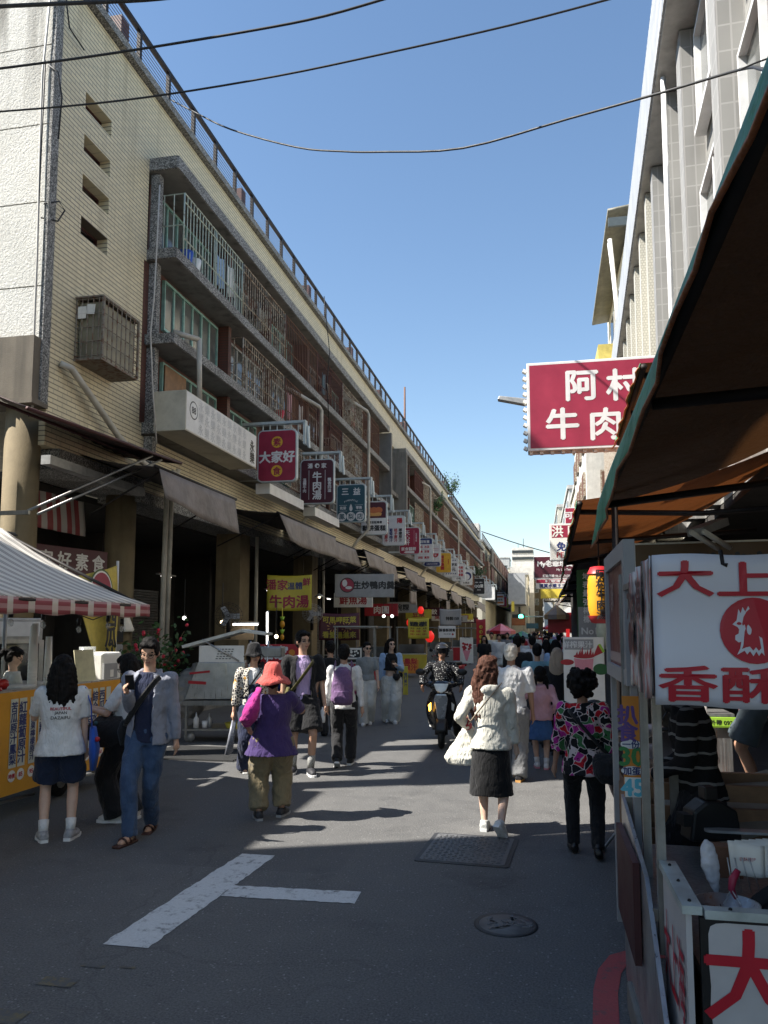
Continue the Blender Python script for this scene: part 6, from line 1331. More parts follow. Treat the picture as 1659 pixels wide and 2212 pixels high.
def ik(root, tgt, a, b, pole):
    d = tgt-root; L = min(d.length, (a+b)*.999); d.normalize(); tgt = root+d*L
    x = (a*a-b*b+L*L)/(2*L); hh = sqrt(max(0, a*a-x*x)); p = pole-d*pole.dot(d); p.normalize()
    return root+d*x+p*hh, tgt
def tb(mb, a, b, r0, r1, n=12):
    a, b = Vector(a), Vector(b); mb.tube([a, a.lerp(b, .5), b], [r0, (r0+r1)/2, r1], n); return mb
def voxel(mb, mats, name, parent, vox, sm=4, disp=0, ds=.1):
    if not isinstance(mats, list): mats = [mats]
    o = blob(name, mb, mats[0], parent, vox, sm, disp, ds)
    for m in mats[1:]: o.data.materials.append(m)
    return o
class Fig: pass
def figure(label, loc, rz, h=1.7, wf=1.0, sex='f', feet=None, hands=None, lean=0, twist=0, head=(0, 0), skin=None, vox=.0105, fine=True, elbow=None, hipz=None, category='person', group=None, curl=.6, sit=False, chest=1.0):
    """a person facing local +y; feet/hands given for a 1.7 m body"""
    k = h/1.7; f = Fig(); f.k = k; f.wf = wf
    T = thing('person', label, category, loc, rz, group); f.T = T; f.vox = vox*(k**.5); f.fine = fine
    S = lambda x, y, z: Vector((x*k, y*k, z*k))
    fe = feet or {'L': (-.09, .0, 0), 'R': (.09, .0, 0)}; ha = hands or {'L': (-.25, .05, .78), 'R': (.25, .05, .78)}
    hz = hipz or .90
    ly = lambda z: lean*(z-hz)
    f.pel = S(0, ly(hz), hz); f.waist = S(0, ly(1.06)-.0, hz+.16); f.chest = S(0, ly(1.3), hz+.40); f.neck = S(0, ly(1.46)-.01, hz+.54); f.sh = {}; f.el = {}; f.wr = {}; f.hip = {}; f.kn = {}; f.an = {}; f.toe = {}
    f.swid = (.175 if sex == 'f' else .195)*(1+(wf-1)*.5)
    ct_, st_ = cos(twist), sin(twist)
    for s, q in (('L', -1), ('R', 1)):
        f.sh[s] = S(q*f.swid*ct_, ly(1.40)-.01+q*f.swid*st_, hz+.485)
        hp = S(q*.09*(1+(wf-1)*.6), ly(hz), hz-.02); f.hip[s] = hp
        x, y, z = fe[s][:3]; an = S(x, y, z+.085); f.kn[s], f.an[s] = ik(hp, an, .43*k*(hz/.9 if not sit else 1), .42*k*(hz/.9 if not sit else 1), Vector((q*.12, 1, 0)))
        f.toe[s] = (fe[s][3] if len(fe[s]) > 3 else q*-.12, fe[s][4] if len(fe[s]) > 4 else 0)
        w = S(*ha[s]); f.el[s], f.wr[s] = ik(f.sh[s], w, .29*k, .26*k, Vector((elbow or {}).get(s, (q*.5, -1, -.25))))
    hy, hpch = head; HM = Matrix.Translation(f.neck+Vector((0, .012*k, .165*k)))@Matrix.Rotation(hy, 4, 'Z')@Matrix.Rotation(hpch, 4, 'X'); f.HM = HM
    kh = (.86+.14*k) if k < 1 else k; f.kh = kh
    P = lambda x, y, z: HM@Vector((x*kh, y*kh, z*kh))
    mb = MB()
    # trunk
    mb.rings([(f.pel+S(0, 0, -.09), .11*wf*k, .085*wf*k), (f.pel, .14*wf*k, .095*wf*k), (f.waist, .115*wf*k, .082*wf*k), (f.chest, .135*wf*k, .092*wf*k), (f.chest.lerp(f.neck, .7), .10*k, .065*k), (f.neck, .052*k, .052*k), (HM@Vector((0, -.012*kh, -.03*kh)), .050*k, .052*k)])
    for s in 'LR':
        tb(mb, f.sh[s], f.el[s], .047*wf*k, .036*wf*k); tb(mb, f.el[s], f.wr[s], .036*wf*k, .024*k); mb.ball(f.el[s], .036*wf*k); mb.ball(f.sh[s], .05*wf*k)
        tb(mb, f.hip[s], f.kn[s], .082*wf*k, .053*wf*k); mb.ball(f.kn[s], .054*wf*k); m1 = f.kn[s].lerp(f.an[s], .35)+Vector((0, -.012*k, 0)); mb.tube([f.kn[s], m1, f.an[s]], [.05*wf*k, .052*wf*k, .033*k], 12)
        ty, tp = f.toe[s]; D = Matrix.Rotation(ty, 3, 'Z')@Matrix.Rotation(tp, 3, 'X'); mb.tube([f.an[s]+D@S(0, -.03, -.03), f.an[s]+D@S(0, .06, -.05), f.an[s]+D@S(0, .14, -.062)], [.036*k, .036*k, .026*k], 10)
        # hand: palm, four curled fingers and a thumb
        fd = (f.wr[s]-f.el[s]).normalized(); inn = Vector((-1 if s == 'R' else 1, 0, 0)); inn = (inn-fd*inn.dot(fd)); inn = inn.normalized() if inn.length > .1 else Vector((0, 0, 1)); sd = fd.cross(inn)
        if sd.y < 0: sd = -sd
        pc = f.wr[s]+fd*.045*k; mb.tube([f.wr[s], pc, f.wr[s]+fd*.085*k], [.023*k, .03*k, .032*k], 10, flat=.95)
        if fine:
            for i in range(4):
                b0 = f.wr[s]+fd*.085*k+sd*(.024-.016*i)*k; l = (.066, .076, .071, .056)[i]*k; c = curl*(.8+.1*i)
                p1 = b0+(fd*cos(c*.5)+inn*sin(c*.5))*l*.45; p2 = p1+(fd*cos(c)+inn*sin(c))*l*.3; p3 = p2+(fd*cos(c*1.5)+inn*sin(c*1.5))*l*.25; mb.tube([b0-fd*.02*k, b0, p1, p2, p3], [.011*k, .0105*k, .0095*k, .0085*k, .007*k], 8)
            b0 = f.wr[s]+fd*.03*k+sd*.022*k; p1 = b0+(fd*.7+sd*.7)*.035*k; mb.tube([b0, p1, p1+(fd*.85+sd*.2+inn*.4)*.032*k], [.013*k, .011*k, .009*k], 8)
        f.hand = getattr(f, 'hand', {}); f.hand[s] = f.wr[s]+fd*.1*k+inn*.035*k
    # head
    mb.ball((0, 0, 0), 1e-4)
    def hb(c, r, rot=None):
        b0 = len(mb.v); mb.ball((0, 0, 0), tuple(x*kh for x in r), 16)
        Q = HM@Matrix.Translation(Vector(c)*kh)@(Euler(rot).to_matrix().to_4x4() if rot else Matrix())
        for i in range(b0, len(mb.v)): mb.v[i] = tuple(Q@Vector(mb.v[i]))
    hb((0, -.012, .035), (.076, .094, .088)); hb((0, .012, -.02), (.064, .074, .085)); hb((0, .035, -.065), (.042, .045, .042)); hb((0, .088, -.018), (.013, .018, .013)); hb((0, .082, .01), (.009, .012, .03), (-.25, 0, 0)); hb((0, .073, -.055), (.024, .018, .012))
    for q in (-1, 1): hb((q*.077, -.012, -.005), (.012, .022, .032)); hb((q*.04, .05, -.02), (.025, .025, .025))
    sk = skin or SK
    o = voxel(mb, [sk, EYEW, BROW, LIP], 'body', T, f.vox if fine else .024, 3 if fine else 1)
    HI = HM.inverted()
    for p in o.data.polygons:
        p.use_smooth = True; v = HI@p.center; v /= kh
        if v.y > .045 and abs(v.z) < .1:
            if abs(abs(v.x)-.031) < .0145 and abs(v.z-.008) < .0065: p.material_index = 1
            elif abs(abs(v.x)-.032) < .02 and abs(v.z-.031) < .005: p.material_index = 2
            elif abs(v.x) < .021 and abs(v.z+.055) < .0075 and v.y > .06: p.material_index = 3
    f.body = o; return f
def top(f, mat, sleeve=.45, hem=.84, loose=.03, name='shirt', disp=.03, flare=1.0, open_front=False, hood=False, rs=1.0, collar=False, crop=None):
    k, wf = f.k, f.wf; mb = MB(); S = lambda z: z*k; L = loose*k
    cy = lambda z: f.pel.lerp(f.neck, (z*k-f.pel.z)/(f.neck.z-f.pel.z))
    hz = f.pel.z/k
    top_z = hz+.54
    R_ = [(hem, .160*flare, .118*flare), (hem+.1, .150*(1+(flare-1)*.6), .105*(1+(flare-1)*.6)), (hz+.16, .128, .095), (hz+.34, .148, .108), (hz+.45, .150, .092), (hz+.50, .115, .074), (top_z, .066, .066)]
    R_ = [r for r in R_ if r[0] >= hem]
    if open_front:
        # a coat: thick C-shaped shell, open down the front
        n = 26; vs = []; fs = []; gap = open_front
        for z, a, b in R_:
            c = cy(z)
            for lay in (0, .014):
                for i in range(n+1):
                    an = pi/2+gap+(2*pi-2*gap)*i/n; rx, ry = a*wf*k+L-lay, b*wf*k+L-lay; fl = 1.0
                    vs.append(c+Vector((cos(an)*rx, sin(an)*ry, 0)))
        m = 2*(n+1)
        for j in range(len(R_)-1):
            for i in range(n):
                fs.append((j*m+i, j*m+i+1, (j+1)*m+i+1, (j+1)*m+i)); q = n+1; fs.append((j*m+q+i, (j+1)*m+q+i, (j+1)*m+q+i+1, j*m+q+i+1))
            for i in (0, n): fs.append((j*m+i, (j+1)*m+i, (j+1)*m+n+1+i, j*m+n+1+i))
        for j in (0, len(R_)-1):
            for i in range(n): fs.append((j*m+i, j*m+i+1, j*m+n+1+i+1, j*m+n+1+i))
        mb.add(vs, fs, True)
    else:
        mb.rings([(cy(z), a*wf*k+L, b*wf*k+L) for z, a, b in R_])
    for s in 'LR':
        sh, el, wr = f.sh[s], f.el[s], f.wr[s]; r0, r1, r2 = .054*wf*k+L*.35*rs, .043*wf*k+L*.4*rs, .030*k+L*.4*rs
        inn = f.chest.lerp(f.neck, .45); mb.tube([inn.lerp(sh, .5)-Vector((0, 0, .02*k)), sh], [.05*k+L*.2, r0], 12); mb.ball(sh, r0*.98)
        if sleeve <= .5: e = sh.lerp(el, sleeve*2); mb.tube([sh, sh.lerp(e, .5), e], [r0, r0*.99, r0*1.0 if rs > 1 else r0*.94], 14)
        else: e = el.lerp(wr, sleeve*2-1); tb(mb, sh, el, r0, r1, 14); mb.ball(el, r1); tb(mb, el, e, r1, r1+(r2-r1)*(sleeve*2-1), 14)
    if hood: c = f.neck; mb.ball(c+Vector((0, -.08*k, -.03*k)), (.10*k, .06*k, .06*k)); mb.tube([c+Vector((-.09*k, .03*k, -.02*k)), c+Vector((-.08*k, -.06*k, .0)), c+Vector((.08*k, -.06*k, .0)), c+Vector((.09*k, .03*k, -.02*k))], .03*k, 8)
    if collar: mb.lathe([(.07*k, 0), (.066*k, .05*k), (.058*k, .05*k), (.06*k, 0)], f.neck-Vector((0, 0, .015*k)), 16, cap=False)
    o = voxel(mb, mat, name, f.T, .013 if f.fine else .026, 3 if f.fine else 1, disp if f.fine else 0, .11); return o
def trousers(f, mat, length=1.0, loose=.02, flare=1.0, name='trousers', disp=.025, rise=.07, crotch=0):
    k, wf = f.k, f.wf; mb = MB(); L = loose*k
    mb.rings([(f.pel+Vector((0, 0, -.10*k)), .13*wf*k+L*.8, .10*wf*k+L), (f.pel+Vector((0, -.01*k, -.02*k)), .150*wf*k+L*.5, .112*wf*k+L*.6), (f.pel+Vector((0, 0, rise*k)), .132*wf*k+L*.3, .092*wf*k+L*.3)])
    for s in 'LR':
        hp, kn, an = f.hip[s], f.kn[s], f.an[s]; r0, r1, r2 = .088*wf*k+L, .058*wf*k+L, (.045*wf*k+L)*flare
        mb.ball(hp+Vector((0, -.005, -.03*k)), r0)
        if length <= .5: e = hp.lerp(kn, length*2); mb.tube([hp, hp.lerp(e, .5), e], [r0, r0*1.0, r0*.98*flare], 14)
        else:
            e = kn.lerp(an+Vector((0, -.005, -.03*k)), length*2-1); mb.tube([hp, hp.lerp(kn, .5), kn], [r0, (r0+r1)/2, r1], 14); mb.ball(kn, r1); mb.tube([kn, kn.lerp(e, .5), e], [r1, (r1+r2)/2, r2], 14)
    return voxel(mb, mat, name, f.T, .013 if f.fine else .026, 3 if f.fine else 1, disp if f.fine else 0, .10)
def skirt(f, mat, z0, z1, r0, r1, name='skirt', disp=.03, sway=0):
    k = f.k; mb = MB(); rr = []
    for i in range(7):
        t = i/6; z = z1+(z0-z1)*t; c = Vector((f.pel.x, f.pel.y+sway*t*k, z*k)); a = r1+(r0-r1)*t; rr.append((c, a*f.wf*k, a*.74*f.wf*k))
    mb.rings(rr[::-1]); return voxel(mb, mat, name, f.T, .013 if f.fine else .026, 3, disp, .09)
def shoes(f, mat, sole=None, name='shoe', fat=1.0, ankle=.0, sandal=False):
    k = f.k
    for s in 'LR':
        ty, tp = f.toe[s]; D = Matrix.Rotation(ty, 3, 'Z')@Matrix.Rotation(tp, 3, 'X'); a = f.an[s]; W = lambda x, y, z: a+D@Vector((x*k, y*k, (z-.085)*k))
        if sandal:
            mb = MB(); mb.sheet(lambda u, v: W((u-.5)*.085*(1-.3*abs(v-.4)), -.07+.26*v, .012), 4, 8).build(name, mat, f.T, thick=.022)
            mb = MB(); [mb.tube([W(-.045, y, .02), W(-.03, y+.01, .055), W(0, y+.012, .068), W(.03, y+.01, .055), W(.045, y, .02)], .009*k, 6) for y in (.03, .09)]; mb.tube([W(-.04, -.03, .03), W(0, -.07, .07), W(.04, -.03, .03)], .008*k, 6); mb.build('strap', mat, f.T); continue
        mb = MB(); mb.tube([W(0, -.075, .045), W(0, -.04, .05), W(0, .05, .045), W(0, .12, .035), W(0, .175, .028)], [.034*k*fat, .043*k*fat, .044*k*fat, .042*k*fat, .026*k*fat], 12); mb.tube([W(0, -.02, .05), W(0, -.012, .1+ankle)], [.042*k*fat, .04*k*fat], 12)
        o = voxel(mb, mat, name, f.T, .009, 2)
        if sole:
            mb = MB(); mb.prism([(x*k*fat, y*k) for x, y in ((-.028, -.085), (.028, -.085), (.04, -.03), (.036, .04), (.046, .11), (.03, .185), (0, .2), (-.03, .185), (-.046, .11), (-.036, .04), (-.04, -.03))], Matrix.Translation(W(0, 0, .0))@D.to_4x4(), .026*k); mb.build('sole', sole, o)
def socks(f, mat, top_=.2):
    mb = MB()
    for s in 'LR': d = (f.kn[s]-f.an[s]); mb.tube([f.an[s], f.an[s]+d*(top_/.42)], [.042*f.k, .049*f.k], 12)
    mb.build('socks', mat, f.T)
def hair(f, mat, kind='short', name='hair', disp=.02):
    kh, HM = f.kh, f.HM; mb = MB(); W = lambda x, y, z: HM@Vector((x*kh, y*kh, z*kh)); R3 = HM.to_3x3()
    def eb(c, r):
        b0 = len(mb.v); mb.ball((0, 0, 0), tuple(x*kh for x in r), 16)
        Q = HM@Matrix.Translation(Vector(c)*kh)
        for i in range(b0, len(mb.v)): mb.v[i] = tuple(Q@Vector(mb.v[i]))
    if kind != 'bald': eb((0, -.026, .052), (.088, .096, .092)); eb((0, -.05, .0), (.082, .07, .085))
    if kind == 'short': eb((0, -.02, .085), (.075, .085, .065)); eb((.02, .05, .098), (.055, .04, .028)); eb((-.035, .045, .095), (.04, .04, .03)); eb((-.07, .0, .03), (.018, .05, .05)); eb((.07, .0, .03), (.018, .05, .05))
    if kind == 'bob': eb((0, .03, .085), (.07, .055, .05)); [eb((q*.075, -.015, -.03), (.025, .055, .085)) for q in (-1, 1)]
    if kind == 'curly':
        q = random.Random(3)
        for i in range(70): th = q.uniform(0, 6.3); z = q.uniform(-.085, .135); r = .105*sqrt(max(.05, 1-((z-.03)/.13)**2)); y = -.03+r*sin(th); eb((r*cos(th)*1.05, y if y < .055 else .05, max(z, .055) if y > .03 else z), (.03, .03, .03))
    if kind in ('long', 'wavy', 'shoulder'):
        b = {'long': -.40, 'wavy': -.40, 'shoulder': -.24}[kind]; dn = R3.inverted()@Vector((0, 0, -1))
        base = HM@Vector((0, -.05*kh, 0)); rr = []
        for i in range(9):
            t = i/8; z = b*kh*t; w = (.09+.035*sin(pi*min(1, t*1.2))-.03*max(0, t-.75)*4*.5)*kh; wob = .012*sin(t*14) if kind == 'wavy' else 0; rr.append((base+Vector((wob, -.035*kh*sin(pi*t*.8)-.01*t, z)), w*(1.0 if t < .85 else .8), .062*kh*(1-.25*t), HM.to_3x3() if t < .1 else None))
        mb.rings([(r[0], r[1], r[2]) for r in rr][::-1])
        eb((0, .02, .095), (.07, .06, .045)); [eb((q*.078, .005, -.03), (.02, .05, .1)) for q in (-1, 1)]
        if kind != 'wavy':
            q = random.Random(5)
            for i in range(34):
                a = q.uniform(-3.1, 0); p = base+Vector((cos(a)*.092*kh, sin(a)*.056*kh-.01, q.uniform(-.02, .06)*kh)); n_ = 8; e_ = q.uniform(.9, 1.08)
                mb.tube([p+Vector((cos(a)*(.030*sin(2.6*j/n_))*kh+.004*sin(j+i), sin(a)*.02*sin(2.6*j/n_)*kh-.012*sin(pi*j/n_*.8), b*kh*e_*j/n_)) for j in range(n_+1)], [.014]*6+[.011, .008, .005], 6)
        if kind == 'wavy':
            q = random.Random(8)
            for i in range(26):
                a = q.uniform(-2.9, -.2); p = base+Vector((cos(a)*.10*kh, sin(a)*.05*kh+.0, q.uniform(-.05, .05)*kh)); pts = []
                for j in range(9): pts.append(p+Vector((cos(a)*.03*j/8+.016*sin(j*1.4+i), sin(a)*.02+.014*cos(j*1.4+i*2), -.06*j*kh*q.uniform(.85, 1))))
                mb.tube(pts, [.017]*5+[.015, .013, .011, .008], 7)
    if kind in ('pony', 'tied'): eb((0, .015, .09), (.072, .06, .04)); mb.tube([W(0, -.10, .05), W(0, -.155, .03), W(0, -.165, -.06), W(0, -.14, -.16 if kind == 'pony' else -.05)], [.03*kh, .036*kh, .03*kh, .012*kh], 10)
    if kind == 'bun': eb((0, -.12, .06), (.045, .045, .045))
    if kind == 'pigtail': eb((0, .01, .09), (.075, .065, .045)); [mb.tube([W(q*.06, -.08, .0), W(q*.08, -.09, -.08), W(q*.09, -.06, -.2)], [.035*kh, .03*kh, .015*kh], 8) for q in (-1, 1)]
    o = voxel(mb, mat, name, f.T, .009 if f.fine else .022, 2, disp if f.fine else 0, .03); return o
def glasses(f, shades=False):
    kh, HM = f.kh, f.HM; W = lambda x, y, z: HM@Vector((x*kh, y*kh, z*kh)); mb = MB()
    for q in (-1, 1):
        pts = [W(q*.032+.024*cos(a), .092-.01*abs(cos(a)), .006+.019*sin(a)) for a in [2*pi*i/14 for i in range(15)]]; mb.tube(pts, .0026*kh, 5)
        mb.tube([W(q*.056, .085, .012), W(q*.078, .0, .012)], .0025*kh, 5)
        if shades: mb.add(pts[:-1], [tuple(range(14))])
    mb.tube([W(-.008, .096, .01), W(.008, .096, .01)], .0025*kh, 5); mb.build('glasses', M['black'], f.T)
def hat(f, mat, brim=.13, crown=.13, droop=.05, name='hat', tilt=0):
    kh = f.kh; mb = MB(); pr = [(.001, crown+.012), (.05, crown+.01), (.082, crown-.02), (.098, .03), (.104, .0), (brim*.8+.02, -droop*.5), (brim+.02, -droop), (brim+.015, -droop-.006), (.1, -.008), (.09, .02)]
    n = 36; q = random.Random(2); vs = []
    for r, z in pr:
        for i in range(n):
            a = 2*pi*i/n; w = 1+(.05*sin(3*a+1)+.03*sin(5*a)) * (1 if r > .11 else 0); vs.append(f.HM@(Matrix.Rotation(tilt, 4, 'X')@Vector((cos(a)*r*w*kh, (sin(a)*r*w*1.08-.012)*kh, (z+.055+(.012*sin(4*a) if r > .11 else 0))*kh))))
    m = len(pr); mb.add(vs, [(j*n+i, j*n+(i+1) % n, (j+1)*n+(i+1) % n, (j+1)*n+i) for j in range(m-1) for i in range(n)], True); return mb.build(name, mat, f.T)
def world_pt(f, v): return Matrix.Translation(f.T.location)@Matrix.Rotation(f.T.rotation_euler.z, 4, 'Z')@Vector(v)
def strap(f, a, b, front, r=.017, dz=0):
    """points of a band over the trunk from shoulder point a to hip point b, lying on the cloth"""
    k = f.k; out = []
    for i in range(13):
        t = i/12; p = Vector(a).lerp(Vector(b), t); c = f.pel.lerp(f.neck, max(0, min(1, (p.z-f.pel.z)/(f.neck.z-f.pel.z)))); w = (.165*f.wf+.03)*k; d = (.115*f.wf+.035)*k
        x = max(-.999, min(.999, (p.x-c.x)/w)); out.append(Vector((p.x, c.y+front*d*sqrt(1-x*x)*(1 if .05 < t < .98 else .8), p.z)))
    return out
def band(name_mb, pts, w, mat=None): return name_mb.tube(pts, w, 6, flat=.3)
def on_person(f, name, label, cat, mbs, group=None):
    t = thing(name, label, cat, f.T.location, f.T.rotation_euler.z, group)
    for nm, mb, m in mbs: mb.build(nm, m, t)
    return t
rzc = lambda p, off=0: atan2(-(-p.x), -p.y)+off if False else atan2(p.x*-1, p.y)+pi+off      # turned to face the viewer
away = lambda p, off=0: atan2(-p.x, p.y)+off                                               # turned straight away
FEET = lambda a, b: {'L': a, 'R': b}
# 1 girl at the juice stall, back turned
p = GR(122, 1815); f = figure('person with long black hair and white t-shirt standing at the yellow juice stall', p, away(p, -.05), 1.62, 1.02, 'f', FEET((-.12, 0, 0, .25), (.12, .0, 0, -.35)), {'L': (-.17, .28, 1.34), 'R': (.23, .07, .80)}, skin=SKL, elbow={'L': (-.35, -.3, -1)})
sh1 = top(f, C['white'], .42, .80, .045, 't_shirt', .02, 1.2); trousers(f, C['denim_d'], .40, .035, 1.08, 'shorts'); shoes(f, plain('grey_trainer', (.35, .35, .36), .6, 0, .4, 30), M['white'], fat=1.12); socks(f, C['white'], .11); hair(f, HB, 'long')
mb = MB(); Fm = FR((0, -.17, 0), (1, 0, 0), (0, 0, 1)); write(mb, Fm, 'JAPAN', .0, 1.145, .036, .02); write(mb, Fm, 'DAZAIFU', .0, 1.105, .04, .01); mr = MB(); write(mr, Fm, 'BEAUTIFUL', -.0, 1.185, .036, .03)
def wrap(mb, target, name, mat, f, sign=-1):
    from mathutils.bvhtree import BVHTree
    bv = BVHTree.FromPolygons([v.co for v in target.data.vertices], [p.vertices for p in target.data.polygons]); out = []
    for i, v in enumerate(mb.v):
        h = bv.ray_cast(Vector((v[0], sign*1.0, v[2])), Vector((0, -sign, 0))); out.append((v[0], (h[0].y if h[0] else v[1])+sign*.004, v[2]))
    mb.v = out; mb.build(name, mat, f.T)
wrap(mb, sh1, 'lettering', M['ink'], f); wrap(mr, sh1, 'lettering', M['red'], f)
H = f.hand['L']; on_person(f, 'drink_cup', 'drink cup with clear plastic wrap raised by the long haired person', 'cup', [('cup', MB().lathe([(.03, -.06), (.036, .04), (.036, .05)], H+Vector((0, .03, 0)), 14), M['cardboard']), ('wrap', MB().lathe([(.03, .05), (.07, .09), (.05, .13)], H+Vector((0, .03, 0)), 12, cap=False), M['clear'])])
s = f.sh['R']; mb = MB(); 
for dy in (-.05, .05): mb.tube([(s.x+.03, dy*.6, s.z+.045), (s.x+.085, dy, s.z-.12), (s.x+.10, dy*1.6, .98)], .014, 6, flat=.4)
on_person(f, 'tote_bag', 'bright blue tote bag hanging from the long haired person', 'bag', [('bag', MB().rings([((s.x+.12, 0, .62), .03, .15), ((s.x+.125, 0, .8), .05, .165), ((s.x+.11, 0, .99), .03, .15)]), cloth('blue_bag', (.025, .09, .42))), ('handle', mb, cloth('blue_bag', (.025, .09, .42))), ('charm', MB().ball((s.x+.15, -.14, .9), .025, 8), M['red'])])
# 2 girl in black by the stall looking at her phone
p = GR(266, 1772); f = figure('person in black wide trousers and glasses reading a phone by the stall', p, R(96), 1.60, 1.0, 'f', FEET((-.09, .05, 0, .05), (.10, -.06, 0, -.05)), {'L': (-.10, .36, 1.17), 'R': (.12, .34, 1.15)}, head=(.0, -.42), skin=SKL)
top(f, C['white'], .42, .88, .03, 't_shirt'); trousers(f, C['black'], 1, .05, 1.25); shoes(f, plain('white_trainer', (.62, .62, .6), .5), M['white'], fat=1.15); hair(f, HB, 'long'); glasses(f)
H = (f.hand['L']+f.hand['R'])/2; on_person(f, 'phone', 'phone in a pale case held up by the person in black trousers', 'phone', [('body', MB().box(H+Vector((-.03, .03, .02)), (.075, .014, .15), (-.9, 0, 0)), M['pink'])])
on_person(f, 'shoulder_bag', 'large black shoulder bag hanging at the front of the person reading by the stall', 'bag', [('bag', MB().rings([((-.16, .12, .74), .05, .10), ((-.18, .12, .82), .09, .20), ((-.18, .12, .95), .09, .2), ((-.15, .1, 1.04), .04, .12)]), C['black2']), ('strap', MB().tube(strap(f, (.14, 0, 1.3), (-.2, 0, .98), 1), .015, 6), C['black2']), ('charm', MB().ball((-.25, .2, .98), .022, 8), M['teal'])])
# 3 man walking with phone
p = GR(312, 1806); f = figure('person in grey jacket and jeans walking while looking at a phone', p, rzc(p, -.40), 1.77, 1.0, 'm', FEET((.02, -.20, 0.01, .1, -.12), (.03, .24, .0, -.2)), {'L': (-.25, -.06, .79), 'R': (.07, .30, 1.28)}, head=(.12, -.33), elbow={'R': (.25, -1, -1.2)})
top(f, C['navy'], .2, .82, .004, 't_shirt', .012); trousers(f, C['denim'], 1, .018, 1.05, disp=.03); shoes(f, plain('brown_sandal', (.07, .03, .022), .5), sandal=True); hair(f, HB, 'short'); glasses(f)
top(f, C['jacket'], 1.0, .80, .034, 'jacket', .035, 1.05, open_front=.52, hood=True)
H = f.hand['R']; on_person(f, 'phone', 'dark phone held up by the person in the grey jacket', 'phone', [('body', MB().box(H+Vector((-.01, .02, .04)), (.075, .012, .15), (-.5, 0, .2)), M['black'])])
mb = MB(); band(mb, strap(f, (-.14, 0, 1.46), (.19, 0, 1.0), 1, 0), .028); band(mb, strap(f, (-.14, 0, 1.46), (.19, 0, 1.0), -1, 0), .028); on_person(f, 'crossbody_strap_bag', 'black crossbody bag strapped over the grey jacket', 'bag', [('strap', mb, C['black2']), ('bag', MB().rings([((.24, -.06, .82), .03, .09), ((.25, -.06, .95), .05, .12), ((.23, -.05, 1.05), .03, .09)]), C['black2'])])
# 4 bucket hat girl
p = GR(545, 1668); f = figure('person in black bucket hat and patterned crochet cardigan over navy overalls', p, rzc(p, .12), 1.63, 1.03, 'f', FEET((-.1, .03, 0), (.09, -.04, 0)), {'L': (-.24, .1, .86), 'R': (.28, .02, .80)}, head=(.25, 0))
top(f, C['white'], .2, .9, .004, 't_shirt', .012); trousers(f, C['navy'], 1, .05, 1.3, 'overalls'); skirt(f, C['navy'], .8, 1.22, .19, .15, 'bib'); shoes(f, M['paper'], sandal=True); hair(f, HB, 'bob'); hat(f, C['black'], .12, .12, .055); glasses(f)
top(f, C['crochet'], .86, .80, .033, 'cardigan', .03, 1.1, open_front=.5, rs=1.6)
mb = MB(); band(mb, strap(f, (-.12, 0, 1.40), (.17, 0, 1.0), 1), .014); on_person(f, 'crossbody_bag', 'thin black crossbody strap over the crochet cardigan', 'bag', [('strap', mb, C['black'])])
H = f.hand['R']; mb = MB(); [mb.tube([H+Vector((.0+.012*i, 0, -.02)), H+Vector((.06+.02*i, .05, -.42-.02*i))], [.02, .035], 8) for i in range(3)]; on_person(f, 'folded_umbrella', 'striped folded umbrella in clear sleeve carried by the bucket hat person', 'umbrella', [('canopy', mb, plain('striped_grey', (.2, .21, .24), .3, 0, .6, 30))])
# 5 tall man
p = GR(652, 1672); f = figure('tall person in open black shirt over lilac t-shirt and black shorts', p, rzc(p, .10), 1.83, 1.0, 'm', FEET((-.10, .08, 0, .1), (.10, -.1, 0, -.25)), {'L': (-.27, .08, .80), 'R': (.26, .0, .82)}, head=(.5, .02))
top(f, C['lilac'], .2, .80, .004, 't_shirt', .012); trousers(f, C['black'], .44, .035, 1.1, 'shorts'); socks(f, plain('patterned_sock', (.4, .4, .38), .8, 0, .9, 60), .17); shoes(f, plain('dark_trainer', (.03, .03, .035), .6), M['white'], fat=1.1); hair(f, HB, 'short'); glasses(f)
top(f, C['black'], .46, .84, .032, 'overshirt', .03, 1.08, open_front=.55, rs=1.5)
mb = MB(); band(mb, strap(f, (-.13, 0, 1.48), (.18, 0, 1.06), 1), .03); on_person(f, 'crossbody_bag', 'olive crossbody bag strap on the tall person in black', 'bag', [('strap', mb, C['olive']), ('bag', MB().rings([((.2, .1, .98), .02, .05), ((.21, .1, 1.05), .04, .07), ((.2, .08, 1.14), .02, .05)]), C['olive'])])
H = f.hand['L']; on_person(f, 'water_bottle', 'white bottle held low by the tall person in black', 'bottle', [('bottle', MB().lathe([(.03, -.13), (.034, -.1), (.034, .02), (.014, .05), (.014, .07)], H, 14), M['white'])])
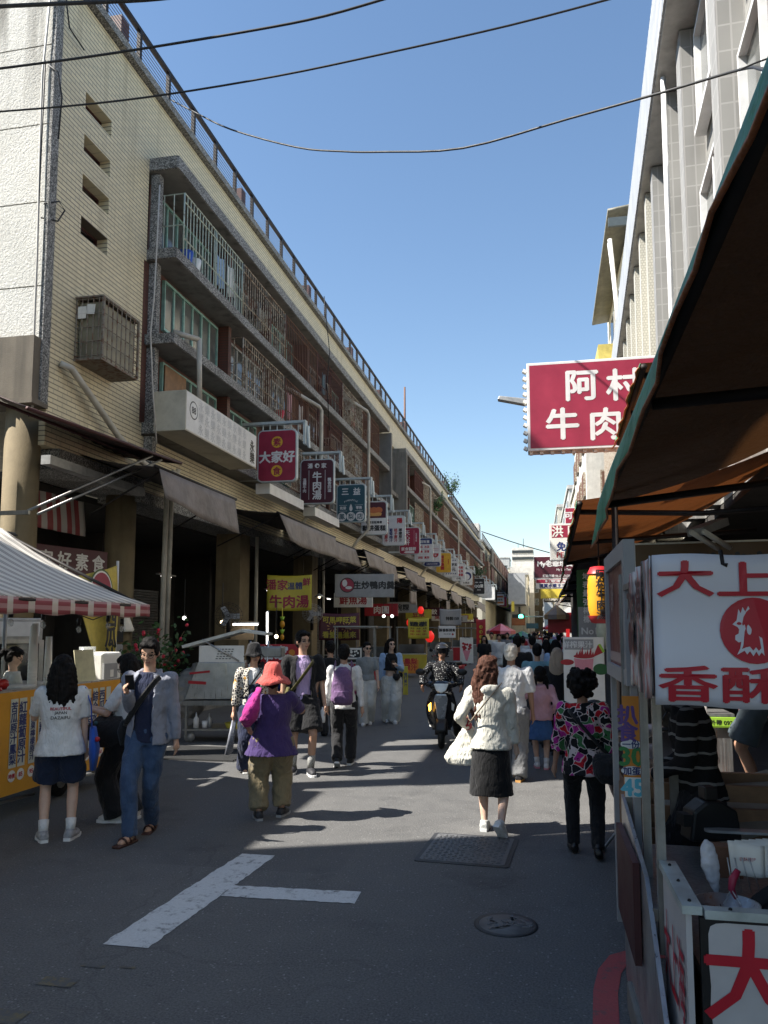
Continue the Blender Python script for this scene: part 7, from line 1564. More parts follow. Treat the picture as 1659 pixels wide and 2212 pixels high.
# 6 purple shirt, coral hat
p = GR(585, 1768); f = figure('stout person in coral sun hat, purple shirt and khaki trousers seen from behind', p, away(p, .05), 1.46, 1.36, 'f', FEET((-.14, -.03, 0, .15), (.13, .10, 0.0, -.5)), {'L': (-.26, .2, 1.0), 'R': (.16, .25, 1.38)}, lean=.03, skin=SK2, elbow={'R': (1, -.2, -.8)})
top(f, C['purple'], .44, .74, .035, 'shirt', .025, 1.34); trousers(f, C['khaki'], .93, .045, 1.05, disp=.045); shoes(f, plain('dark_trainer', (.03, .03, .035), .6), M['board'], fat=1.15); hair(f, HB, 'short'); hat(f, C['coral'], .165, .125, .085, 'sun_hat')
o = on_person(f, 'cloth_bag', 'magenta cloth bag slung over the purple shirt', 'bag', []); mb = MB().rings([((-.25, -.06, .92), .03, .05), ((-.24, -.15, 1.0), .085, .09), ((-.21, -.19, 1.12), .08, .07), ((-.17, -.16, 1.24), .045, .05), ((-.13, -.05, 1.31), .035, .04)]); b = blob('cloth', mb, C['magenta'], o, .013, 3, .03, .07)
# 7 boy with backpack
p = GR(742, 1655); f = figure('person in white jacket with purple backpack walking away', p, away(p, -.1), 1.64, .98, 'm', FEET((-.08, -.14, .03, .1, -.5), (.08, .15, 0, -.1)), {'L': (-.25, .10, .82), 'R': (.27, .0, .80)})
top(f, C['white'], .98, .82, .03, 'jacket', .04, 1.05, collar=True); trousers(f, C['black2'], .97, .03, 1.1); shoes(f, plain('black_trainer', (.02, .02, .02), .6), M['white'], fat=1.05); hair(f, HB, 'short')
mb = MB(); mb.rings([((0, -.24, .86), .12, .05), ((0, -.26, .92), .155, .095), ((0, -.25, 1.15), .15, .09), ((0, -.22, 1.33), .11, .06), ((0, -.2, 1.38), .05, .03)])
t = on_person(f, 'backpack', 'purple backpack with two straps on the white jacket', 'backpack', []); blob('pack', mb, C['mauve'], t, .013, 3, .02, .06); blob('pocket', MB().rings([((0, -.34, .89), .1, .03), ((0, -.35, .95), .115, .035), ((0, -.34, 1.06), .11, .03)]), C['mauve'], t, .012, 2)
mb = MB(); [band(mb, [(q*.11, -.20, 1.12), (q*.12, -.19, 1.34), (q*.11, -.09, 1.44), (q*.12, .06, 1.40), (q*.14, .10, 1.25)], .03) for q in (-1, 1)]; band(mb, [(-.11, -.21, 1.12), (0, -.27, 1.34)], .02); band(mb, [(.11, -.21, 1.12), (0, -.27, 1.34)], .02); mb.build('strap', C['mauve'], t)
# 8, 9 two women walking up
p = GR(793, 1566); f = figure('person in grey t-shirt, white trousers and sunglasses walking up the lane', p, rzc(p, -.05), 1.59, .98, 'f', FEET((-.05, -.12, .02, .1, -.2), (.06, .16, 0, -.1)), {'L': (-.24, .1, .84), 'R': (.26, -.08, .80)}, head=(.45, 0), skin=SKL)
top(f, C['gtee'], .42, .94, .018, 't_shirt'); trousers(f, C['bone'], 1, .045, 1.2, rise=.1); shoes(f, M['white'], M['board'], fat=1.05); hair(f, HB, 'tied'); glasses(f, True)
p = GR(845, 1561); f = figure('person in open pale blue shirt and black top carrying a cup', p, rzc(p, .05), 1.66, 1.0, 'f', FEET((-.06, .1, 0, .1), (.07, -.12, .01, -.1)), {'L': (-.10, .26, 1.20), 'R': (.26, .02, .80)}, head=(.4, .15), skin=SKL)
top(f, C['black'], .2, 1.08, .015, 'crop_top', .02); trousers(f, C['bone'], 1, .06, 1.2, disp=.04); shoes(f, M['white'], M['white'], fat=1.05); hair(f, HB, 'long'); glasses(f, True); top(f, C['sky'], .95, .72, .032, 'open_shirt', .035, 1.08, open_front=.85, rs=1.3)
on_person(f, 'drink_cup', 'brown iced drink held by the person in pale blue shirt', 'cup', [('cup', MB().lathe([(.028, -.08), (.038, .06), (.038, .065)], f.hand['L'], 14), plain('iced_tea', (.12, .07, .05), .2))])
on_person(f, 'belt_bag', 'small black belt bag on the pale blue shirt person', 'bag', [('bag', MB().rings([((-.1, .19, .86), .03, .03), ((-.1, .2, .92), .08, .05), ((-.1, .18, 1.0), .07, .03)]), C['black2']), ('strap', MB().tube(strap(f, (.12, 0, 1.4), (-.1, 0, 1.0), 1), .009, 6), C['black2'])])
# 10 person just behind, in black
p = GR(712, 1590); f = figure('person all in black half hidden behind the tall person', p, away(p, .2), 1.64, 1.05, 'f', skin=SK)
top(f, C['black'], .6, .82, .03, 'shirt'); trousers(f, C['black2'], 1, .03); shoes(f, M['black']); hair(f, HB, 'short')
# 11 white jacket, black skirt
p = GR(1062, 1798); f = figure('person with wavy brown hair in cream jacket and long black skirt walking away', p, away(p, -.12), 1.60, 1.05, 'f', FEET((-.08, .08, 0, -.0), (.12, -.22, .055, -.35, -.75)), {'L': (-.24, .12, 1.02), 'R': (.25, .08, .82)}, head=(-1.0, 0), skin=SKL)
top(f, C['cream'], .95, .82, .022, 'jacket', .035, 1.14, hood=True, rs=1.6); skirt(f, C['black'], .37, 1.0, .215, .16, 'skirt', .02); shoes(f, plain('white_trainer', (.62, .62, .6), .5), M['white'], fat=1.1); hair(f, HBR, 'wavy')
mb = MB(); tb(mb, f.el['L'].lerp(f.wr['L'], .45), f.wr['L'], .05, .04); mb.build('cuff', C['red'], f.T)
t = on_person(f, 'tote_bag', 'cream tote bag hanging from the bent arm of the brown haired person', 'bag', []); H = f.wr['L']; mb = MB().rings([((H.x-.05, H.y-.05, .60), .14, .05), ((H.x-.07, H.y-.05, .66), .17, .07), ((H.x-.02, H.y, .85), .10, .05), ((H.x, H.y+.02, .97), .04, .03)]); blob('bag', mb, C['cream'], t, .013, 3, .03, .06); MB().tube([(H.x-.05, H.y, .9), (H.x-.01, H.y+.02, 1.06), (H.x+.05, H.y, .9)], .011, 6).build('handle', C['tan'], t)
on_person(f, 'crossbody_strap_bag', 'thin brown bag strap over the cream jacket', 'bag', [('strap', MB().tube([v-Vector((0, .035, 0)) for v in strap(f, (.13, 0, 1.40), (-.2, 0, 1.0), -1)], .007, 5), C['tan'])])
# 12 old man, 13 child
p = GR(1108, 1685); f = figure('white haired person in white shirt and grey trousers leading a child by hand', p, away(p, -.02), 1.67, 1.12, 'm', FEET((-.09, .12, 0, .1), (.08, -.08, 0, -.15)), {'L': (-.24, .12, .80), 'R': (.27, .06, .80)}, head=(-.1, 0), skin=SK2)
top(f, C['white'], .46, .86, .025, 'shirt', .035, 1.03, collar=True, rs=1.6); trousers(f, C['grey'], 1, .04, 1.1, disp=.035); shoes(f, plain('dark_trainer', (.03, .03, .035), .6), M['bread2'], fat=1.1); hair(f, HW, 'short', disp=.025)
oldhand = world_pt(f, f.hand['R'])
p = GR(1170, 1660); f = figure('child in pink hooded jacket and blue skirt walking hand in hand', p, away(p, .05), 1.33, 1.06, 'f', FEET((-.07, .06, 0, .1), (.08, -.06, 0, -.1)), {'L': (-.30, .02, 1.05), 'R': (.22, .1, .98)}, head=(.1, 0), skin=SKL)
top(f, C['pink'], .97, .84, .035, 'hooded_jacket', .04, 1.08, hood=True, rs=1.3); skirt(f, C['blue'], .50, .92, .235, .15, 'skirt', .04); socks(f, C['white'], .1); shoes(f, M['white'], M['pink'], fat=1.1); hair(f, HB, 'pigtail')
on_person(f, 'yellow_pouch', 'small yellow pouch held between the white haired person and the child', 'bag', [('pouch', MB().rings([((-.25, .06, .50), .05, .03), ((-.25, .06, .56), .06, .035), ((-.25, .06, .66), .03, .015)]), M['stall_yellow']), ('cord', MB().tube([(-.25, .06, .66), (-.24, .05, .82)], .005, 5), M['stall_yellow'])])
# 14 floral top
p = GR(1266, 1848); f = figure('person with short curly black hair in floral top and slim black trousers', p, away(p, .03), 1.50, 1.05, 'f', FEET((-.11, .09, 0, .2), (.11, -.14, .02, -.1, -.35)), {'L': (-.29, .05, .74), 'R': (.30, .02, .74)}, skin=SK2)
top(f, C['floral'], .74, .76, .03, 'floral_top', .035, 1.08, rs=1.6); trousers(f, C['black'], .97, .018, .9, disp=.02); shoes(f, plain('black_shoe', (.012, .012, .013), .4), fat=1.0, ankle=.02); hair(f, HB, 'curly', disp=.02)
mb = MB(); band(mb, [v-Vector((0, .03, 0)) for v in strap(f, (-.12, 0, 1.22), (.2, 0, .84), -1)], .02)
t = on_person(f, 'crossbody_bag', 'black crossbody bag on the hip of the floral top person', 'bag', [('strap', mb, C['black2'])]); blob('bag', MB().rings([((.2, -.12, .62), .07, .06), ((.2, -.13, .70), .13, .09), ((.19, -.12, .8), .13, .08), ((.18, -.1, .86), .09, .05)]), C['black2'], t, .013, 3, .02, .06)
# 15 stall keeper, 16 corner shop keeper
p = Vector((-6.42, 8.62, 0)); f = figure('person with ponytail and glasses working behind the juice counter', p, R(-40), 1.63, .98, 'f', None, {'L': (-.12, .32, 1.02), 'R': (.16, .34, 1.02)}, lean=.12, head=(-.1, -.45), skin=SKL)
top(f, C['bone'], .42, .85, .025, 't_shirt'); trousers(f, C['black'], 1, .02); shoes(f, M['black']); hair(f, HB, 'pony'); glasses(f)
p = GR(1640, 1718, .305); f = figure('person in pink polo shirt, dark shorts and sandals on the plank platform', p, R(70), 1.60, 1.12, 'f', FEET((-.09, -.02, 0, -.4), (.1, .06, 0, -.6)), {'L': (-.2, .34, 1.02), 'R': (.2, .34, 1.04)}, lean=.08, skin=SK2)
top(f, C['rose'], .45, .80, .035, 'polo_shirt'); trousers(f, plain('slate_cloth', (.06, .08, .095), .85), .42, .04, 1.15, 'shorts'); shoes(f, M['bread'], sandal=True); hair(f, HB, 'short')
f = figure('person in black striped shirt and black trousers standing between cart and parked scooter', (.98, 5.3, 0), R(78), 1.68, 1.05, 'm', FEET((-.12, .14, 0, .1), (.1, -.36, 0, -.3)), {'L': (-.14, .30, 1.0), 'R': (.14, .30, .98)}, lean=.14)
top(f, C['stripes'], .95, .86, .03, 'shirt', .035, 1.05); trousers(f, C['black2'], 1, .035, 1.1, disp=.04); shoes(f, M['black'], fat=1.1); hair(f, HB, 'short')
# ---------------------------------------------------------------- scooters
def scooter(label, loc, rz, body, lit=False, plate=None):
    t = thing('scooter', label, 'scooter', loc, rz)
    for y, nm in ((.62, 'f'), (-.6, 'r')):
        mb = MB(); pr = [(.15+.06*cos(a), .0+.055*sin(a)) for a in [2*pi*i/14 for i in range(15)]]
        n = 26; vs = [(z, y+cos(2*pi*j/n)*r, .215+sin(2*pi*j/n)*r) for r, z in pr for j in range(n)]; mb.add(vs, [(i*n+j, i*n+(j+1) % n, (i+1)*n+(j+1) % n, (i+1)*n+j) for i in range(14) for j in range(n)], True)
        w = mb.build('wheel', M['rubber'], t); MB().tube([(-.03, y, .215), (.03, y, .215)], .13, 18).build('rim', M['steel_d'], w)
    # front: apron with sharp nose, fender, head
    mb = MB(); mb.sheet(lambda u, v: ((u-.5)*2*(.05+.19*sin(pi*min(1, .18+v*.62))), .60-.10*v-.16*abs(2*u-1)**1.6, .32+.55*v), 12, 10); mb.build('front_apron', body, t, thick=.03)
    mb = MB(); mb.prism([(-.05, -.27), (0, -.36), (.05, -.27), (.11, .12), (.08, .2), (-.08, .2), (-.11, .12)], FR((0, .63, .68), (1, 0, 0), (0, .28, 1)), -.05); mb.build('nose', plain('silver_paint', (.42, .45, .47), .25, .5, .1), t, bevel=.012)
    mb = MB(); mb.sheet(lambda u, v: ((u-.5)*.16, .62+.24*cos(.3+1.9*v), .215+.25*sin(.3+1.9*v)), 4, 10); mb.build('fender', M['black'], t, thick=.012)
    mb = MB(); [mb.tube([(q*.08, .62, .22), (q*.07, .5, .55)], .025, 8) for q in (-1, 1)]; mb.build('fork', M['iron'], t)
    mb = MB(); mb.ball((0, .47, .98), (.2, .13, .085), 16); mb.ball((-.17, .42, 1.0), (.1, .07, .05)).ball((.17, .42, 1.0), (.1, .07, .05)); mb.build('handlebar_cover', body, t)
    mb = MB(); mb.prism([(-.12, .055), (.12, .055), (.08, -.06), (0, -.10), (-.08, -.06)], FR((0, .585, .965), (1, 0, 0), (0, -.35, 1)), -.03); mb.build('headlight', M['steel'] if not lit else plain('headlight_glass', (.75, .76, .7), .12), t, bevel=.01)
    for q in (-1, 1):
        MB().prism([(0, .06), (q*.045, .02), (q*.03, -.08), (0, -.05)], FR((q*.165, .53, .66), (1, 0, 0), (0, .1, 1)), -.03 if q > 0 else .03).build('indicator', M['indicator'] if (lit and q == 1) else M['paper'], t)
        MB().tube([(q*.2, .40, 1.0), (q*.36, .36, 1.01)], .018, 8).build('grip', M['rubber'], t)
        mb = MB(); mb.tube([(q*.2, .42, 1.02), (q*.30, .40, 1.17)], .009, 6).ball((q*.34, .40, 1.2), (.085, .03, .055), 14); mb.build('mirror', M['black'], t)
    mb = MB(); mb.bx(-.15, .15, -.15, .42, .27, .33); mb.rings([((0, -.15, .33), .15, .14), ((0, -.3, .5), .17, .3), ((0, -.38, .72), .16, .42)]); mb.build('body', M['black'], t)
    mb = MB(); mb.rings([((0, -.36, .70), .17, .46), ((0, -.36, .77), .175, .48), ((0, -.36, .82), .13, .43)]); mb.build('seat', plain('seat_vinyl', (.02, .02, .02), .45), t)
    mb = MB(); mb.rings([((0, -.55, .42), .10, .30), ((0, -.58, .55), .17, .36), ((0, -.6, .69), .17, .36)]); mb.build('tail', body, t)
    mb = MB(); mb.box((0, -.97, .68), (.22, .05, .06)); mb.build('tail_light', plain('tail_lens', (.4, .02, .03), .2), t, bevel=.01); mb = MB(); mb.box((0, -.96, .74), (.3, .06, .03)); mb.build('grab_rail', M['frame_grey'], t)
    if plate:
        mb = MB(); mb.prism(rrect(.27, .15, .015), FR((0, -.985, .50), (1, 0, 0), (0, .12, 1)), .004); pl = mb.build('number_plate', M['white'], t); mb = MB(); write(mb, FR((0, -.99, .50), (1, 0, 0), (0, .12, 1)), plate, 0, 0, .085, .03, z=.003); mb.build('lettering', M['ink'], pl)
    mb = MB(); mb.tube([(.14, -.2, .25), (.2, -.75, .35)], [.03, .055], 10); mb.build('exhaust', M['steel_d'], t)
    mb = MB(); mb.tube([(-.12, .05, .25), (-.28, .1, .02), (-.3, -.02, .015)], .012, 6); mb.build('side_stand', M['frame_grey'], t)
    return t
p = GR(941, 1622); q = Vector((p.x, p.y+.85, 0)); rzr = rzc(q, -.02)
scooter('black and silver scooter ridden towards the viewer with one amber indicator lit', q, rzr, plain('black_gloss', (.015, .016, .018), .18), True)
f = figure('person in dark helmet, sunglasses and dotted shirt riding the scooter', q, rzr, 1.66, 1.02, 'm', {'L': (-.30, .05, .0, 0), 'R': (.17, .10, .28, 0)}, {'L': (-.33, .36, .97), 'R': (.33, .36, .97)}, hipz=.83, sit=True, skin=SK2, elbow={'L': (-1, -.4, -.3), 'R': (1, -.4, -.3)}, head=(.05, 0))
f.T.location = q+Matrix.Rotation(rzr, 3, 'Z')@Vector((0, -.22, 0))
top(f, C['dots'], .97, .78, .03, 'shirt', .03, collar=True); trousers(f, C['black'], 1, .025); shoes(f, plain('black_trainer', (.02, .02, .02), .6), M['white']); glasses(f, True)
mb = MB(); b0 = HM = f.HM
def helm(mb, c, r):
    b0 = len(mb.v); mb.ball((0, 0, 0), r, 20); Q = f.HM@Matrix.Translation(c)
    for i in range(b0, len(mb.v)): mb.v[i] = tuple(Q@Vector(mb.v[i]))
helm(mb, (0, -.02, .055), (.125, .14, .115)); helm(mb, (0, -.06, -.01), (.118, .09, .09)); helm(mb, (0, .08, .075), (.105, .075, .03)); voxel(mb, plain('helmet_shell', (.02, .02, .022), .22), 'helmet', f.T, .009, 3)
q = GR(1352, 1748); q.z = 0; scooter('parked pinkish grey scooter seen from behind beside the cart', (.80, 7.1, 0), R(-4), plain('pinkish_grey_paint', (.40, .35, .355), .28), False, 'BX·17')
p = GR(700, 1545); scooter('black parked scooter with pink leg shield half hidden behind walkers', (p.x-.1, p.y+.5, 0), R(100), plain('hot_pink_paint', (.6, .08, .25), .3))
scooter('red and white scooter parked by the arcade behind the helmeted rider', (AY(965, 1440, 26).x, 26, 0), R(150), plain('red_paint', (.35, .03, .04), .3))
scooter('dark scooter parked among the arcade stalls', (AY(700, 1500, 19).x-.6, 19.5, 0), R(70), plain('dark_paint', (.03, .03, .04), .3))
# ================================================================== the crowd down the lane
protos = []
q = random.Random(21)
def proto(kind, back):
    f = figure('x', (0, 0, 0), 0, 1.66, 1.05, 'f' if kind else 'm', FEET((-.08, .12, 0, .1), (.08, -.12, 0, -.1)), {'L': (-.25, .14, .84), 'R': (.25, -.04, .8)}, fine=False)
    t = top(f, C['white'], .46 if kind % 2 else .95, .84, .045, 'shirt'); b = trousers(f, C['black'], 1 if kind != 2 else .42, .04, 1.1, 'trousers' if kind != 2 else 'shorts'); h = hair(f, HB, ('short', 'long', 'short', 'tied')[kind])
    mb = MB()
    for s in 'LR': a = f.an[s]; mb.box(a+Vector((0, .04, -.05)), (.085, .25, .07))
    mb.build('shoes', M['black'], f.T, bevel=.02)
    return f
protos = [proto(i, 0) for i in range(4)]
tops = [('white', 'white'), ('black', 'black'), ('teal', 'grey blue'), ('charcoal', 'charcoal'), ('pink', 'pink'), ('navy', 'navy'), ('bone', 'oatmeal'), ('sky', 'light blue'), ('red', 'red'), ('tan', 'tan'), ('lilac', 'lilac'), ('grey', 'grey')]
bots = [('black', 'black'), ('denim', 'denim'), ('bone', 'pale'), ('khaki', 'khaki')]
hairs = ['short hair', 'long hair', 'shorts and short hair', 'tied hair']
# first the ones the photo shows clearly: feet or head from the picture, then the loose stream behind them
spec = [(1118, 14.8, 'black', 'black', 0, 0, 1.74, 'person in black t-shirt straight ahead of the white haired walker'), (1150, 18.5, 'white', 'black', 0, 0, 1.70, 'person in white shirt with dark strap beyond the black t-shirt'), (1160, 13.2, 'teal', 'charcoal', 0, 0, 1.62, 'person in grey blue t-shirt and dark cap ahead of the child'),
        (1203, 12.2, 'black', 'black', 1, 0, 1.58, 'person in black with pale cap walking beside the juice poster'), (1046, 27.5, 'black', 'bone', 1, 1, 1.64, 'person in black top and pale trousers walking up with folded coats'), (1078, 29, 'white', 'bone', 2, 1, 1.68, 'person in open white shirt with camera and pale shorts walking up'),
        (1062, 32, 'bone', 'black', 0, 1, 1.72, 'person in oatmeal top behind the two walking up'), (1180, 20, 'tan', 'denim', 1, 0, 1.6, 'person in tan top with long hair in the crowd before the poster'), (1200, 17, 'sky', 'black', 1, 0, 1.64, 'person in light blue top with long dark hair near the poster'), (1096, 34, 'grey', 'khaki', 0, 1, 1.70, 'person in grey shirt leaning by the red parasol')]
used = 0
def put(pr, x, y, rz, h, tm, bm, label, cap=None, grp='people walking in the crowd'):
    k = h/1.66; T = copy_tree(pr.T, (x, y, 0), rz, label, grp); T.scale = (k, k, k)
    for c in kids(T):
        st_ = c.name.split('.')[0]; m = {'shirt': C[tm], 'trousers': C[bm], 'shorts': C[bm]}.get(st_)
        if m: c.material_slots[0].link = 'OBJECT'; c.material_slots[0].material = m
        if cap and st_ == 'hair': c.material_slots[0].link = 'OBJECT'; c.material_slots[0].material = cap
    return T
for px, Y, tm, bm, kd, face, h, lab in spec:
    x = AY(px, 1400, Y).x; put(protos[kd], x, Y, pi+q.uniform(-.2, .2) if face else q.uniform(-.2, .2), h, tm, bm, lab, C['tan'] if 'pale cap' in lab else None)
n = 0; combos = [(t, b, hk) for t in tops for b in bots for hk in range(4)]; q.shuffle(combos); lite = [c for c in combos if c[0][0] in ('white', 'bone', 'sky', 'pink', 'lilac')]; dark = [c for c in combos if c not in lite]; combos = [x for p in zip(lite, dark) for x in p]; taken = set()
for i in range(58):
    (tm, tn), (bm, bn), kd = combos[i]; face = q.random() < .3
    Y = 20+i*1.65+q.uniform(-1, 1); lo, hi = -2.6+Y*.012, .6+Y*.018
    if not face: lo += 1.2
    x = q.uniform(lo, hi); h = q.uniform(1.54, 1.76)
    lab = 'distant person walking %s, %s top, %s %s, %s' % ('nearer' if face else 'off', tn, bn, 'trousers' if kd != 2 else 'shorts', hairs[kd].replace('shorts and ', ''))
    put(protos[kd], x, Y, (pi if face else 0)+q.uniform(-.3, .3), h, tm, bm, lab)
for pr in protos:
    def rm(o):
        for c in kids(o): rm(c)
        bpy.data.objects.remove(o)
    rm(pr.T)
# parasols and stalls far down the lane
def parasol(label, px, py, Y, r, ma, mbm, h=2.4):
    p = AY(px, py, Y); t = thing('parasol', label, 'parasol', (p.x, Y, 0)); zt = p.z+.35
    mb = MB(); mb.mat(ma); n = 8
    vs = [(0, 0, zt)]+[(cos(2*pi*k/n)*r, sin(2*pi*k/n)*r, zt-.5) for k in range(n)]+[(cos(2*pi*k/n)*r, sin(2*pi*k/n)*r, zt-.72) for k in range(n)]
    for k in range(n): mb.mat(ma if k % 2 else mbm); mb.add([vs[0], vs[1+k], vs[1+(k+1) % n]], [(0, 1, 2)]); mb.add([vs[1+k], vs[9+k], vs[9+(k+1) % n], vs[1+(k+1) % n]], [(0, 1, 2, 3)])
    mb.build('canopy', None, t, thick=.02); MB().tube([(0, 0, 0), (0, 0, zt)], .03, 6).build('pole', M['frame_grey'], t)
parasol('red and pink market parasol at the arcade side of the crowd', 1082, 1358, 55, 1.0, M['red'], M['pink'])
parasol('teal green market parasol further down the crowd', 1128, 1372, 66, 1.1, M['tarp_green'], M['teal'])
parasol('red parasol on the shaded side far down the lane', 1194, 1352, 80, 1.0, M['red'], M['crimson'])
parasol('yellow parasol small and far in the crowd', 1178, 1368, 95, 1.0, M['gold'], M['gold'])
parasol('tan folding parasol jutting from the dark awnings', 1202, 1322, 40, .6, M['tarp'], M['cardboard'])
for px, py, Y, w, h, m, lab in ((1120, 1343, 95, 1.6, .9, 'tarp_orange', 'faded red cloth sign hung across the far end of the lane'), (1150, 1352, 120, 1.8, .8, 'teal', 'small teal awning far down the lane'), (1205, 1385, 62, 1.6, .8, 'paper', 'white stall skirt far down the lane'), (1210, 1345, 40, 1.2, 1.0, 'red', 'small red board on the shaded side of the lane'), (1108, 1310, 110, .4, 1.4, 'gold', 'yellow banner hanging far down the arcade row')):
    o = MB().box((0, 0, 0), (w, .06, h)).build('hanging_cloth', M[m]); o.location = AY(px, py, Y); tag(o, lab, 'banner')
t = thing('traffic_light', 'green traffic light glowing small at the far end of the lane', 'traffic light', AY(1120, 1332, 100)); MB().box((0, .1, 0), (1.6, .3, .6)).build('housing', M['black'], t, bevel=.05); MB().ball((.3, -.08, 0), .3, 14).build('lamp', M['green_on'], t); MB().tube([(.8, 0, 0), (4, 0, 0), (4, 0, -4.5)], .08, 6).build('arm', M['frame_grey'], t)
# ================================================================== goods and furniture in the arcade bays
q = random.Random(9)
cols = [('red', 'red'), ('blue', 'blue'), ('green', 'green'), ('orange', 'orange'), ('white', 'paper'), ('grey', 'grey')]
ordn = 'first second third fourth fifth sixth seventh eighth ninth tenth eleventh'.split()
def stool(loc, m, lab):
    t = thing('stool', lab, 'stool', loc, q.uniform(0, 1.5)); MB().lathe([(.14, .42), (.15, .45), (.14, .46), (.0, .465)], n=16, cap=False).build('seat', m, t)
    for a in range(4): MB().tube([(cos(a*pi/2)*.11, sin(a*pi/2)*.11, .43), (cos(a*pi/2)*.17, sin(a*pi/2)*.17, 0)], .018, 6).build('leg', m, t)
def crate(loc, m, lab, n=2):
    t = thing('plastic_crate', lab, 'crate', loc, q.uniform(-.3, .3)); w, d, h = .26, .19, .28
    MB().bx(-w, w, -d, d, 0, .02).build('base', m, t); mb = MB()
    for k in range(4): z = .03+.066*k; mb.bx(-w, w, -d, -d+.015, z, z+.045).bx(-w, w, d-.015, d, z, z+.045).bx(-w, -w+.015, -d, d, z, z+.045).bx(w-.015, w, -d, d, z, z+.045)
    mb.build('slats', m, t); mb = MB()
    for k in range(14): mb.ball((q.uniform(-.2, .2), q.uniform(-.13, .13), .24+q.uniform(0, .05)), q.uniform(.04, .06), 8)
    mb.build('fruit', q.choice([M['orange'], M['leaf2'], M['gold'], M['red']]), t)
def table(loc, lab):
    t = thing('folding_table', lab, 'table', loc, R(8)); MB().bx(-.5, .5, -.3, .3, .70, .73).build('table_top', M['steel'], t)
    for x in (-.45, .45):
        for y in (-.25, .25): MB().bx(x-.015, x+.015, y-.015, y+.015, 0, .70).build('leg', M['steel_d'], t)
def glass_cart(loc, lab, m, rz=0):
    t = thing('food_cart', lab, 'food cart', loc, rz); MB().bx(-.6, .6, -.35, .35, .2, .9).build('body', m, t, bevel=.01); MB().bx(-.58, .58, -.33, .33, .9, .93).build('counter', M['steel'], t)
    mb = MB(); [mb.bx(x-.015, x+.015, y-.015, y+.015, .93, 1.95) for x in (-.57, .57) for y in (-.32, .32)]; mb.bx(-.62, .62, -.38, .38, 1.95, 1.99); mb.build('frame', M['steel_d'], t)
    MB().bx(-.5, .5, -.25, .25, .94, 1.3).build('glass_case', M['glass'], t); MB().tube([(-.3, -.1, 1.92), (.3, -.1, 1.92)], .012, 6).build('tube', M['paper'], t)
    for x in (-.45, .45): MB().tube([(x, -.3, .1), (x, -.24, .1)], .1, 12).build('wheel', M['rubber'], t)
for i, (Y, X, m) in enumerate(((22.5, -5.3, 'red'), (26.5, -5.6, 'steel_d'), (31, -5.0, 'banner_y'), (37, -4.6, 'steel_d'), (43, -4.2, 'red'), (50, -4.2, 'steel_d'))):
    glass_cart((X, Y, 0), 'glass case food cart, %s along the arcade, %s body' % (ordn[i], ('red', 'steel', 'yellow', 'steel', 'red', 'steel')[i]), M[m], R(8))
for i in range(9):
    Y = 17.2+i*2.6; c = cols[i % 6]; stool((LX(Y, 1.0+q.uniform(0, .8)), Y, 0), M[c[1]], '%s plastic stool at the arcade edge, %s stool down the row' % (c[0], ordn[i]))
for i in range(9):
    Y = 18.3+i*2.9; c = cols[(i*2+1) % 6]; crate((LX(Y, .9+q.uniform(0, 1)), Y, 0 if i % 3 else .0), M[c[1]], '%s slatted fruit crate at the arcade edge, %s crate down the row' % (c[0], ordn[i]))
for i in range(5):
    Y = 20+i*5.5; table((LX(Y, -.9), Y, .12), 'steel folding table inside the arcade, %s table down the row' % ordn[i])
for i in range(11):                                            # lit tubes deep in the shops
    Y = 16.5+i*4.3; t = thing('shop_tube', 'lit shop tube deep inside the arcade, %s from the corner' % ordn[i], 'lamp', (LX(Y, -2.6), Y, 3.1+.3*(i % 2))); MB().tube([(0, -.3, 0), (0, .3, 0)], .016, 6).build('tube', M['tube_on'], t); MB().bx(-.04, .04, -.55, .55, .03, .07).build('fitting', M['frame_grey'], t)
txt = ['鮮魚湯', '肉圓', '碗粿', '豆漿', '水餃', '臭豆腐', '春捲', '割包', '米糕', '魚羹']
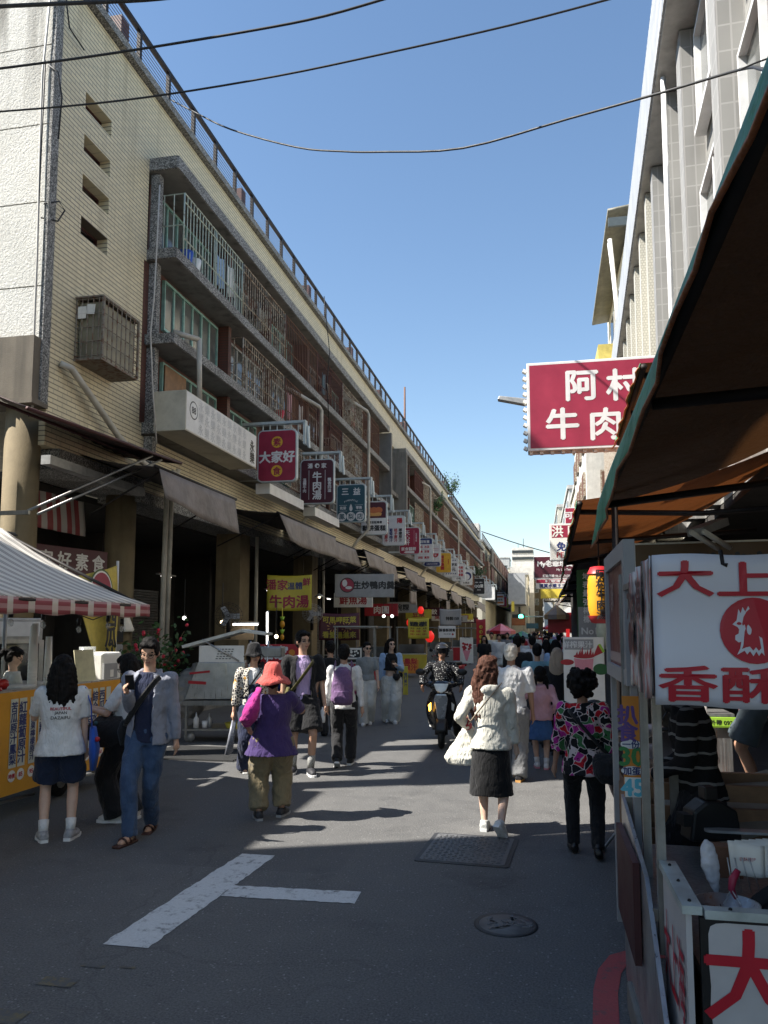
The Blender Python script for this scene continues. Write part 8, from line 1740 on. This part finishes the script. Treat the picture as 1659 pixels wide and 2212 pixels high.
for i in range(10):                                            # cross boards between pillars
    Y = 29+i*5.2; fm = ('paper', 'red', 'board', 'banner_y', 'maroon')[i % 5]; ic = ('red', 'paper', 'ink', 'crimson', 'paper')[i % 5]
    board('cross_board', '%s cross board hung in the arcade, %s one beyond the duck board' % (('white', 'red', 'grey', 'yellow', 'maroon')[i % 5], ordn[i]), 'shop sign', (LX(Y, .9), Y, 3.0-.25*(i % 2)), R(4), 1.5, .55, fm, lambda k, F, w, h, s=txt[i], c=ic: write(k(c), F, s, 0, 0, .36, .03), .1)
for i, (px, py, Y, lab) in enumerate(((150, 1290, 15.4, 'goods'), (0, 0, 0, ''))):
    pass
# notices pasted on the near pillars
for i, (y, z, w, h, m, lab) in enumerate(((3.02, 1.75, .3, .22, 'ink', 'dark framed notice pasted on the second pillar'), (3.02, 1.45, .3, .3, 'board', 'grey paper notice below the dark one on the second pillar'))):
    o = MB().bx(-w/2, w/2, 0, .01, -h/2, h/2).build('notice', M[m]); o.location = (LX(14.3, -.2), 14.1, z); o.rotation_euler = (0, 0, R(35)); tag(o, lab, 'notice')
o = MB().sheet(lambda u, v: (.02+.1*v*sin(3*u), -.2+.4*u*(1-.6*(1-v)), .35*(1-v)), 8, 6).build('cloth_rag', M['paper'], thick=.006); o.location = (LX(14.6, -.1), 14.4, 1.85); tag(o, 'white rag hung from the second pillar above the flowers', 'cloth')
# laundry and odds and ends on the balconies
for i, (Y, z, m) in enumerate(((17.0, 9.9, 'sky'), (17.6, 9.95, 'white'), (19.6, 9.9, 'charcoal'), (22.3, 8.1, 'pink'), (23.4, 8.05, 'white'), (26.0, 9.95, 'teal'), (30.2, 9.9, 'red'))):
    o = MB().sheet(lambda u, v: (.03*sin(8*u+i)*v, -.2+.4*u, .95-.75*v-.04*sin(5*u)), 8, 8).build('laundry', C[m], thick=.01); o.location = (LX(Y, .55), Y, z); tag(o, '%s cloth drying behind the balcony grille, %s from the corner' % (('pale blue', 'white', 'dark', 'pink', 'white', 'teal', 'red')[i], ordn[i]), 'laundry')
for i, (Y, z) in enumerate(((15.3, 9.86), (15.7, 9.86), (21.5, 8.01))):
    o = MB().lathe([(.12, 0), (.16, .3), (.15, .3), (.11, .02)], n=14, cap=False).build('bucket', M[('sky' if False else 'blue', 'paper', 'red')[i]]); o.location = (LX(Y, .5), Y, z); tag(o, '%s bucket standing on a balcony slab' % ('blue', 'white', 'red')[i], 'bucket')
